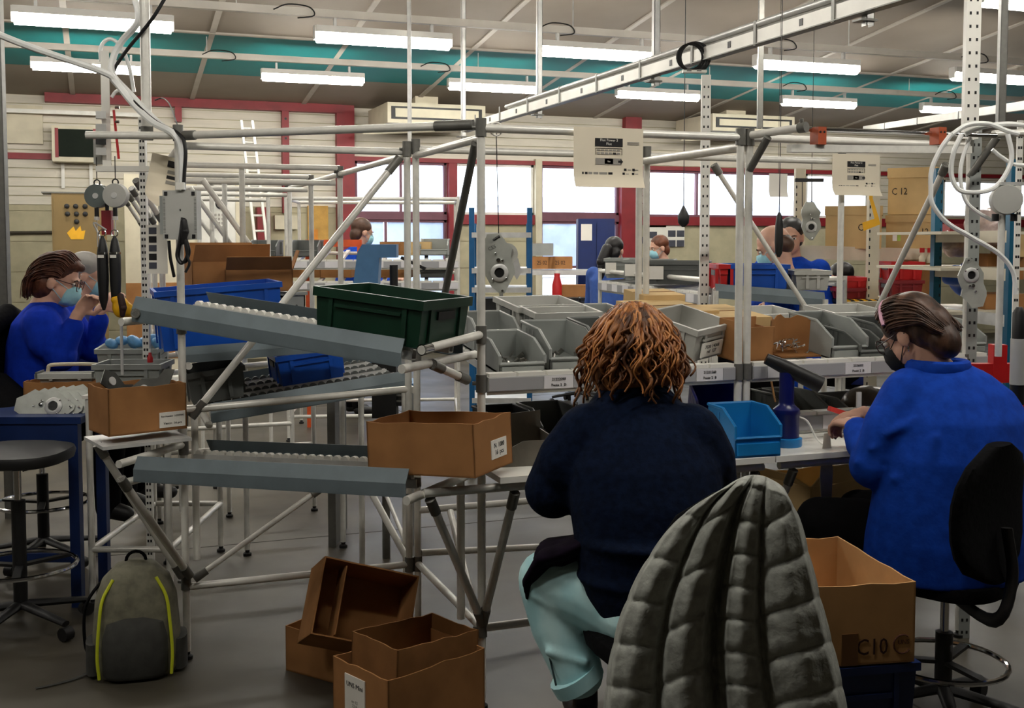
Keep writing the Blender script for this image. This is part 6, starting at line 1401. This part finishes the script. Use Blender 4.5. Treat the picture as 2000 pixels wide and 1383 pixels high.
# table, chair and cartons by the glazed door
pc = at(1110, 560, d=11.5)
t = thing('side_table', 'dark steel table standing against the bright glazed door', 'table', (pc.x, pc.y, 0), (0, 0, -YAW))
MB().bb((-.45, -.3, 1.0), (.2, .3, 1.03)).build('table_top', BLACK, t, (0, 0, 0), smooth=False)
for x in (-.43, .0, .18): MB().bb((x-.015, -.29, 0), (x+.015, -.26, 1.0)).build('leg', BLACK, t, (0, 0, 0), smooth=False)
closed_box('small_carton', 'tan carton on the dark table by the door', .3, .2, .12, cw((1125-1000)/2200*11.5, 11.5, 1.03), (0, 0, -YAW), CARD, lid=False)
pc = at(1088, 540, d=11.4); t = thing('red_bottle', 'red bottle standing on the dark table by the door', 'bottle', (pc.x, pc.y, 1.03)); MB().lathe([(.05, 0), (.05, .12), (.03, .2), (.03, .24)], n=16).build('bottle_body', REDP, t, (0, 0, 0)); MB().lathe([(.032, .24), (.03, .27)], n=14).build('cap', WHITEP, t, (0, 0, 0))
chair('work_chair', 'dark work chair silhouetted against the bright door', cw((1132-1000)/2200*11.0, 11.0, 0), FY, .98, cw((1132-1000)/2200*10.75, 10.75, 0), 1.0, .1, .1, .3)
t = thing('packing_bench', 'long bench with brown cartons left of the navy cabinet', 'bench', at(1080, 540, d=12.0), (0, 0, -YAW)); zb = 1.29-at(1080, 540, d=12.0).z
MB().bb((-.6, -.25, zb-.05), (.45, .25, zb)).build('bench_top', STEEL, t, (0, 0, 0), smooth=False)
for x in (-.55, .4): MB().bb((x-.02, -.2, -at(1080, 540, d=12.0).z), (x+.02, -.16, zb-.05)).build('leg', ALUD, t, (0, 0, 0), smooth=False)
for i, (px, w_, z, lab, mt) in enumerate([(1058, .28, 1.3, 'brown carton on the long bench, left one', CARD), (1093, .26, 1.3, 'brown carton on the long bench, right one', CARD), (1056, .26, 1.44, 'grey open basket stacked on the left brown carton', GREYB)]):
    p = cw((px-1000)/2200*12.0, 12.0, z); closed_box('bench_carton', lab, w_, .25, .13, p, (0, 0, -YAW), mt, 'cartons on the long bench', lid=False, mark='25 02' if i < 2 else None, msize=.06)
pc = at(1162, 520, d=12.6); t = thing('steel_cabinet', 'tall navy blue steel cabinet in front of the frosted door', 'cabinet', (pc.x, pc.y, 0), (0, 0, -YAW)); NAVYM = mat('cabinet_navy', (16, 40, 100), .45, 0, .08, 8)
MB().bb((-.2, -.2, 0), (.2, .2, 1.84)).build('carcass', NAVYM, t, (0, 0, 0), smooth=False)
for x0, x1 in ((-.195, -.005), (.005, .195)): d_ = MB().bb((x0, -.215, .05), (x1, -.2, 1.8)).build('door', NAVYM, t, (0, 0, 0), smooth=False); MB().bb(((x0+x1)/2+.06 if x0 < 0 else (x0+x1)/2-.07, -.225, .95), ((x0+x1)/2+.07 if x0 < 0 else (x0+x1)/2-.06, -.215, 1.1)).build('handle', STEEL, d_, (0, 0, 0))
MB().bb((-.17, -.218, 1.6), (-.05, -.215, 1.78)).build('paper_label', PAPER, t, (0, 0, 0), smooth=False)
# ================================================================== right background: beige rack with C 12 boxes, petrol rack
BEIGE = mat('beige_rack', (214, 206, 184), .5, 0, .05, 8)
zs1 = at(1700, 502, d=7.6).z; zs2 = at(1700, 603, d=7.2).z
t = thing('pallet_rack', 'beige rack with perforated upright carrying the C 12 boxes', 'rack', at(1704, 600, d=7.4), world=True)
for px, d in ((1704, 7.3), (1560, 7.9)):
    p = at(px, 500, d=d); MB().box((p.x, p.y, 1.05), (.07, .05, 2.1), Matrix.Rotation(-YAW, 3, 'Z')).build('upright', BEIGE, t, smooth=False)
    m = MB()
    for k in range(38): m.box(V((p.x, p.y, .1+k*.052))-FY*.0258-FX*.028, (.008, .002, .02), Matrix.Rotation(-YAW, 3, 'Z'))
    o = m.build('perforation', BLACK, t, smooth=False); o['kind'] = 'stuff'
MB().beam(at(1560, 492, d=7.6), at(1835, 500, d=7.6), .05, .09).build('beam', BEIGE, t); m = MB().beam(at(1560, 488, d=7.9), at(1835, 490, d=7.9), .55, .02); m.build('deck', BEIGE, t)
MB().beam(at(1640, 606, d=7.1), at(1835, 600, d=7.1), .05, .1).build('beam', BEIGE, t)
m = MB(); a_, b_ = at(1645, 592, d=7.2), at(1830, 590, d=7.2)
for k in range(22):
    q = a_+(b_-a_)*((k+.5)/22); o = MB().tube(q, q+FY*.5, .02, 8).build('yellow_roller' if k % 2 else 'black_roller', YELLOW if k % 2 else BLACK, t)
MB().tube(at(1702, 600, d=7.25), at(1700, 640, d=7.25), .02, 8).build('foot_bolt', BLACK, t)
zb = at(1700, 488, d=7.8).z+.01
for i, (px, py, d, w_, dd, h_, z, rz, lab, mk, mx) in enumerate([
  (1668, 450, 7.75, .36, .36, .28, zb, -.32, 'pale lidded cardboard box marked C 12 on the left of the beige shelf', 'C 12', .08),
  (1783, 450, 7.75, .3, .3, .22, zb, -.5, 'pale lidded cardboard box marked 12 under the upper box', '12', .1),
  (1788, 400, 7.78, .31, .31, .31, zb+.23, -.5, 'pale lidded cardboard box marked C 12 stacked on top', 'C 12', -.08)]):
    p = at(px, py, d=d); closed_box('lidded_carton', lab, w_, dd, h_, (p.x, p.y, z), (0, 0, -YAW+rz), CARDL, 'lidded cartons marked C 12', mark=mk, mx=mx, msize=.065, mz=.5)
p = at(1752, 462, d=7.52); t = thing('paper_label', 'white and green stickers on the box marked 12', 'sticker', p, (0, 0, -YAW+.12))
t['label'] = 'white and green stickers on the pale box marked 12'; MB().bb((-.03, 0, -.03), (.0, .002, .03)).build('white_sticker', PAPER, t, (0, 0, 0)); MB().bb((.003, 0, -.03), (.025, .002, .03)).build('green_sticker', mat('lime_sticker', (176, 206, 90), .6), t, (0, 0, 0))
t.name = 'sticker_pair'
c = at(1700, 435, d=6.9); t = thing('tape_flag', 'bright orange yellow tape flag tied to the beige upright', 'tape', c, (0, 0, -YAW)); MB().prism([(-.01, .15), (.01, .15), (.05, .03), (.06, -.01), (-.04, -.05), (-.05, .0), (.025, .025)], .004, (0, 0, 0), RX, RZ).build('flag', YELLOW, t, (0, 0, 0), smooth=False); MB().bb((-.01, -.004, .14), (.01, .004, .17)).build('knot', YELLOW, t, (0, 0, 0))
for i, (px, d, w_, h_, lab) in enumerate([(1680, 7.3, .22, .07, 'stack of flat red trays left of the beige upright'), (1787, 7.3, .22, .12, 'block of red crates on the yellow roller table')]):
    p = at(px, 588, d=d); zt = a_.z+.022
    for k in range(2): euro_crate('red_crate', ('lower ' if k == 0 else 'upper ')+['flat red tray left of the beige upright', 'red crate on the yellow roller table'][i], w_, .3, h_, REDM if k == 0 else REDP, (p.x, p.y+.15, zt+k*h_), (0, 0, -YAW), 'red crates on the roller table')
for i, px in enumerate((1800, 1815, 1833)):
    p = at(px, 540, d=7.5); t = thing('red_cap_valve', 'small brass valve with red cap, %s of three' % ['left', 'middle', 'right'][i], 'valve', (p.x, p.y, a_.z+.25), group='red capped valves'); MB().lathe([(.02, 0), (.02, .04), (.012, .05), (.012, .07)], n=12).build('valve_body', CREAM, t, (0, 0, 0)); MB().lathe([(.016, .07), (.016, .1)], n=12).build('cap', REDP, t, (0, 0, 0))
# petrol blue rack at the right
t = thing('storage_rack', 'petrol blue storage rack with beige beams at the right', 'rack', at(1900, 640, d=6.6), world=True)
PX = {}
for px, d in ((1828, 6.3), (1974, 5.6)):
    p = at(px, 500, d=d); PX[px] = p; MB().box((p.x, p.y, 1.0), (.042, .06, 2.0), Matrix.Rotation(-YAW, 3, 'Z')).build('upright', TEALPOST, t, smooth=False)
    m = MB()
    for k in range(36): m.box(V((p.x, p.y, .1+k*.052))-FY*.0305+FX*.012, (.006, .002, .018), Matrix.Rotation(-YAW, 3, 'Z'))
    o = m.build('perforation', BLACK, t, smooth=False); o['kind'] = 'stuff'
p1, p2 = PX[1828], PX[1974]
for z in (1.43, 1.62, 1.2, .9):
    zz = z; MB().beam(V((p1.x, p1.y, zz)), V((p2.x, p2.y, zz)), .04, .06).build('beam', BEIGE if z != 1.2 else STEEL, t); MB().beam(V((p1.x, p1.y, zz+.02))+FY*.3, V((p2.x, p2.y, zz+.02))+FY*.3, .5, .015).build('deck', BEIGE, t)
FILM = mat('pinkish_film', (206, 184, 178), .25, 0, .2, 16, .6)
for i, (px, py, d, r_, mt, lab) in enumerate([(1868, 478, 6.4, (.1, .08, .06), FILM, 'pink film bundle on the petrol blue rack, left one'), (1930, 450, 6.3, (.1, .09, .12), FILM, 'large clear film bundle on the petrol blue rack'), (1872, 540, 6.4, (.08, .07, .13), BLUEB, 'blue plastic sack on the lower deck of the petrol rack'), (1722, 545, 7.6, (.06, .05, .14), mat('clear_wrap', (190, 184, 176), .2, 0, .2, 16, .6), 'clear plastic wrap hanging under the beige shelf')]):
    c = at(px, py, d=d); m = MB(); rr = random.Random(i)
    for k in range(7): m.ell(c+V((rr.uniform(-.5, .5)*r_[0], rr.uniform(-.5, .5)*r_[1], rr.uniform(-.4, .5)*r_[2])), tuple(v*.7 for v in r_), 9, 7, Euler((rr.random()*3, rr.random()*3, 0)).to_matrix())
    o = fuse(m, 'film_bundle', mt, None, .014, 1, org=tuple(c)); tag(o, lab, 'bundle')
for i, (px, py, d, w_, h_, mt, lab) in enumerate([(1862, 455, 6.5, .14, .1, REDM, 'dark red box on the petrol blue rack'), (1780, 552, 7.7, .3, .32, CARD, 'large brown carton under the beige shelf'), (1945, 520, 6.3, .2, .14, CARD, 'brown carton on the middle deck at the right edge'), (1945, 590, 6.2, .22, .1, CARD, 'brown carton on the lower deck at the right edge'), (1975, 480, 6.2, .12, .12, CARDL, 'pale carton at the right end of the petrol rack')]):
    p = at(px, py, d=d); closed_box('rack_carton', lab, w_, .25, h_, (p.x, p.y, p.z-h_/2), (0, 0, -YAW), mt, 'cartons on the right racks', lid=False)
# ================================================================== wall-side things at the left
def wallbox(name, label, cat, x0, x1, y0, y1, dep, mt, Yw=D-.03):
    a, b = at(x0, y1, Y=Yw), at(x1, y0, Y=Yw); t = thing(name, label, cat, ((a.x+b.x)/2, Yw, a.z)); w_, h_ = b.x-a.x, b.z-a.z
    MB().bb((-w_/2, -dep, 0), (w_/2, 0, h_)).build('casing', mt, t, (0, 0, 0), smooth=False); return t, w_, h_, dep
wallbox('wall_panel_box', 'blank cream panel box high on the left wall', 'panel', 12, 83, 208, 280, .06, CREAM)
t, w_, h_, dp = wallbox('display_case', 'dark glazed display case with red edges on the left wall', 'display case', 104, 194, 252, 318, .3, CREAM)
for s in (-1, 1): MB().bb((s*w_*.4-.02, -dp-.01, .05), (s*w_*.4+.02, -dp, h_-.03)).build('red_edge', REDM, t, (0, 0, 0), smooth=False)
MB().bb((-w_*.37, -dp-.006, .06), (w_*.37, -dp, h_-.04)).build('dark_glass', mat('dark_green_glass', (26, 34, 26), .6, 0, .1, 4, spec=.1), t, (0, 0, 0), smooth=False)
for s in (-.6, .6): MB().bb((s*w_/2-.02, -.03, -.32), (s*w_/2+.02, 0, 0)).build('wall_strut', WHITEP, t, (0, 0, 0), smooth=False)
a, b = at(112, 640, d=12.4), at(202, 378, d=12.4); BRN = mat('ochre_cabinet', (132, 108, 62), .55, 0, .06, 3)
t = thing('control_cabinet', 'tall ochre control cabinet with push buttons and a yellow crown sticker', 'cabinet', ((a.x+b.x)/2, (a.y+b.y)/2, 0), (0, 0, 0)); w_ = (b-a).length if False else abs(b.x-a.x)+.05
MB().bb((-w_/2, -.01, 0), (w_/2, .45, b.z)).build('carcass', BRN, t, (0, 0, 0), smooth=False); MB().bb((-w_/2+.02, -.02, .08), (w_/2-.02, -.01, b.z-.04)).build('door', BRN, t, (0, 0, 0), smooth=False); MB().bb((-w_/2-.1, -.02, b.z), (w_/2+.02, .45, b.z+.015)).build('top_cap', ALUD, t, (0, 0, 0), smooth=False)
zc = lambda y: at(150, y, d=12.4).z
for (px, py) in ((135, 403), (151, 403), (168, 403), (136, 418), (152, 418), (168, 418), (152, 433)):
    x = (px-157)/2200*12.4; MB().lathe([(.028, 0), (.024, .03), (.012, .035)], (x, -.02, zc(py)), (0, -1, 0), 12).build('push_button', BLACK, t, (0, 0, 0))
MB().prism([(-.09, .0), (-.02, .07), (.0, .02), (.05, .08), (.06, .02), (.1, .03), (.08, -.07), (-.05, -.07)], .004, (-.04, -.022, zc(455)), RX, RZ).build('crown_sticker', YELLOW, t, (0, 0, 0), smooth=False)
# cream partition and white service door
a, b = at(246, 560, d=13.2), at(384, 356, d=13.2); structure(MB().bb((a.x, a.y, 0), (b.x, a.y+.06, b.z+.1)), 'wall_partition', CREAM)
structure(MB().bb((a.x, a.y-.01, at(300, 553, d=13.2).z-.9), (b.x, a.y+.0, at(300, 553, d=13.2).z)), 'baseboard_partition', CARD)
a, b = at(388, 560, d=13.6), at(462, 360, d=13.6); dd = structure(MB().bb((a.x, a.y, 0), (b.x, a.y+.05, b.z)), 'door_1', WHITEP)
for lo, hi in (((a.x-.06, a.y-.01, 0), (a.x, a.y+.06, b.z+.06)), ((b.x, a.y-.01, 0), (b.x+.06, a.y+.06, b.z+.06)), ((a.x-.06, a.y-.01, b.z), (b.x+.06, a.y+.06, b.z+.06))): MB().bb(lo, hi).build('door_frame', CREAM, dd, (0, 0, 0), smooth=False)
c = at(432, 398, d=13.58); MB().lathe([(.07, 0), (.07, .006)], c, (0, -1, 0), 24).build('round_sign', INK, dd, (0, 0, 0)); MB().lathe([(.05, .006), (.05, .01)], c, (0, -1, 0), 24).build('round_sign_centre', PAPER, dd, (0, 0, 0))
for i in range(4):
    for j in range(4): q = at(414+7*j, 420+8*i, d=13.58); MB().bb((q.x-.015, q.y-.004, q.z-.015), (q.x+.012, q.y, q.z+.015)).build('printed_notice', INKG, dd, (0, 0, 0))
wallbox('fuse_box', 'cream fuse box on the wall left of the notice board', 'electrical box', 535, 557, 421, 448, .1, CREAM); wallbox('fuse_box', 'small cream switch box next to the larger fuse box', 'electrical box', 560, 579, 421, 448, .08, CREAM)
t, w_, h_, dp = wallbox('notice_board', 'yellow ochre notice board on the left wall behind the pipe frames', 'notice board', 601, 640, 402, 470, .03, mat('ochre_board', (206, 160, 80), .7)); MB().bb((-w_*.4, -dp-.01, .02), (-w_*.02, -dp, h_*.32)).build('orange_notice', mat('orange_paper', (230, 150, 60), .8), t, (0, 0, 0))
wallbox('red_locker', 'red fire cabinet on the left wall beside the perforated pole', 'cabinet', 500, 524, 406, 500, .2, REDM)
t, w_, h_, dp = wallbox('photo_board', 'white board with photos on the wall behind the seated workers', 'notice board', 1258, 1336, 440, 482, .02, PAPER)
for i, (x, z) in enumerate(((-.2, .18), (.12, .2), (.27, .2), (.12, .05), (.27, .05), (-.35, .1))): MB().bb((x-.065, -dp-.003, z-.05), (x+.065, -dp, z+.05)).build('photo', mat('photo_grey', (70, 72, 84)), t, (0, 0, 0))
wallbox('ochre_strip', 'ochre notice strip under the red window band', 'notice board', 1256, 1300, 434, 444, .02, mat('ochre_board', (206, 160, 80)))
m = MB(); m.tube((wX(-60), D-.05, wZ(50, 456)), (wX(112), D-.05, wZ(50, 454)), .02, 8); single(m, 'wall_pipe', mat('dark_pipe', (56, 48, 34), .6), 'dark conduit along the left wall below the panels', 'pipe', (wX(20), D-.05, wZ(50, 455)))
m = MB(); m.beam((wX(-60), D-.2, wZ(100, 222)), (wX(285), D-.2, wZ(100, 222)), .04, .05); single(m, 'slotted_channel', TRAYW, 'thin white slotted channel crossing the left wall', 'channel', (wX(100), D-.2, wZ(100, 222)))
# air curtains under the ceiling
for i, (x0, x1, y0, y1) in enumerate([(757, 948, 210, 236), (1392, 1552, 231, 252)]):
    a, b = at(x0, y1, Y=14.2), at(x1, y0, Y=14.2); t = thing('air_curtain', ['cream ceiling air curtain above the double window', 'cream ceiling air curtain above the right windows'][i], 'air curtain', ((a.x+b.x)/2, 14.2, a.z), group='air curtains'); w_, h_ = b.x-a.x, b.z-a.z
    MB().bb((-w_/2, 0, -.02), (w_/2, 1.1, h_+.02)).build('casing', CREAM, t, (0, 0, 0), smooth=False); MB().bb((-w_*.12, .5, h_+.02), (w_*.12, .9, cz(14.5)-a.z+.02)).build('ceiling_neck', CREAM, t, (0, 0, 0), smooth=False); MB().bb((-w_/2+.05, -.012, .03), (w_/2-.05, 0, h_-.03)).build('grille_frame', BLACK, t, (0, 0, 0), smooth=False); MB().bb((-w_/2+.1, -.02, .055), (w_/2-.1, -.012, h_-.055)).build('grille_panel', CREAM, t, (0, 0, 0), smooth=False)
    MB().prism([(-w_/2, -.02), (w_/2, -.02), (w_/2, -.03), (-w_/2-.05, -.12), (-w_/2-.2, -.12)], .02, (0, .6, 0), RX, RZ).build('deflector', CREAM, t, (0, 0, 0), smooth=False)
# leaning orange pallet truck handle and dark equipment behind lane
c = at(652, 475, d=9.6); t = thing('orange_barrier', 'orange steel barrier frame left of the standing worker', 'barrier', (c.x, c.y, 0), (0, 0, -YAW)); ORG_ = mat('bright_orange', (226, 92, 40), .45)
MB().bb((-.24, -.02, c.z-.03), (.24, .02, c.z+.03)).build('top_bar', ORG_, t, (0, 0, 0)); MB().bb((-.24, -.02, 0), (-.2, .02, c.z)).build('leg', ORG_, t, (0, 0, 0)); MB().bb((.2, -.02, 0), (.24, .02, c.z)).build('leg', ORG_, t, (0, 0, 0))
t = thing('ladder', 'white aluminium ladder leaning against the left wall', 'ladder', at(515, 560, d=11.2), world=True); la, lb_ = at(482, 238, d=12.6), at(520, 560, d=11.4)
lb_ = la+(lb_-la)*(la.z/(la.z-lb_.z))
for s in (-1, 1): MB().beam(la+RX*s*.06, lb_+RX*s*.06, .025, .05, (0, 1, 0)).build('stile', WHITEP, t)
for k in range(18): q = la+(lb_-la)*((k+.5)/18); MB().tube(q-RX*.06, q+RX*.06, .012, 8).build('rung', ALU, t)
# more hangers and pendants
for i, (px, y1, d, wd, mt, lab) in enumerate([(800, 300, 9.8, .034, STEEL, 'slim steel hanger post above the double pipe post'), (1485, 250, 8.6, .04, ALUD, 'dark hanger post right of the perforated upright'), (1957, 245, 6.2, .04, ALUD, 'dark hanger post between the upright and the right edge'), (4, 500, 6.4, .05, ALUD, 'dark steel post at the left edge')]):
    p = at(px, y1, d=d); p.z = 0 if px == 4 else p.z; t = thing('ceiling_hanger', lab, 'hanger', p, (0, 0, -YAW)); h = cz(p.y)-p.z-.002
    MB().bb((-wd/2, 0, 0), (wd/2, .004, h)).build('channel_web', mt, t, (0, 0, 0), smooth=False)
    for s in (-1, 1): MB().bb((s*wd/2, 0, 0), (s*wd/2-s*.004, wd, h)).build('channel_flange', mt, t, (0, 0, 0), smooth=False)
    MB().bb((-wd*.8, -.002, h-.01), (wd*.8, wd, h)).build('ceiling_plate', mt, t, (0, 0, 0), smooth=False)
p = at(1521, 490, d=5.3); t = thing('hanging_screwdriver', 'black screwdriver hanging in front of the balding worker', 'screwdriver', p); MB().lathe([(.006, -.03), (.016, -.01), (.02, .04), (.018, .12), (.014, .16), (.005, .18)], n=14).build('tool_body', BLACK, t, (0, 0, 0)); MB().tube((0, 0, .18), (0, 0, cz(p.y)-p.z), .002, 6).build('cord', BLACK, t, (0, 0, 0))
p = at(1335, 428, d=8.5); t = thing('control_pendant', 'black control pendant hanging on a thin cord before the windows', 'pendant', p); MB().lathe([(.01, -.06), (.04, -.03), (.045, .02), (.02, .07), (.006, .1)], n=14).build('handset', BLACK, t, (0, 0, 0)); MB().tube((0, 0, .1), (0, 0, cz(p.y)-p.z), .003, 6).build('cord', BLACK, t, (0, 0, 0))
p = at(752, 700, d=5.6); t = thing('hydraulic_unit', 'black hydraulic unit with ribbed motor behind the double post', 'machine', (p.x, p.y, 0), (0, 0, -YAW))
MB().lathe([(.02, 0), (.02, .72)], n=12).build('stand', ALUD, t, (0, 0, 0)); MB().bb((-.06, -.06, .72), (.06, .06, 1.02)).build('housing', BLACK, t, (0, 0, 0), smooth=False); MB().lathe([(.05, .78), (.05, .92)], (.08, 0, 0), n=16).build('motor', BLACK, t, (0, 0, 0))
for k in range(4): MB().lathe([(.054, .8+.03*k), (.054, .81+.03*k)], (.08, 0, 0), n=16).build('cooling_rib', ALUD, t, (0, 0, 0))
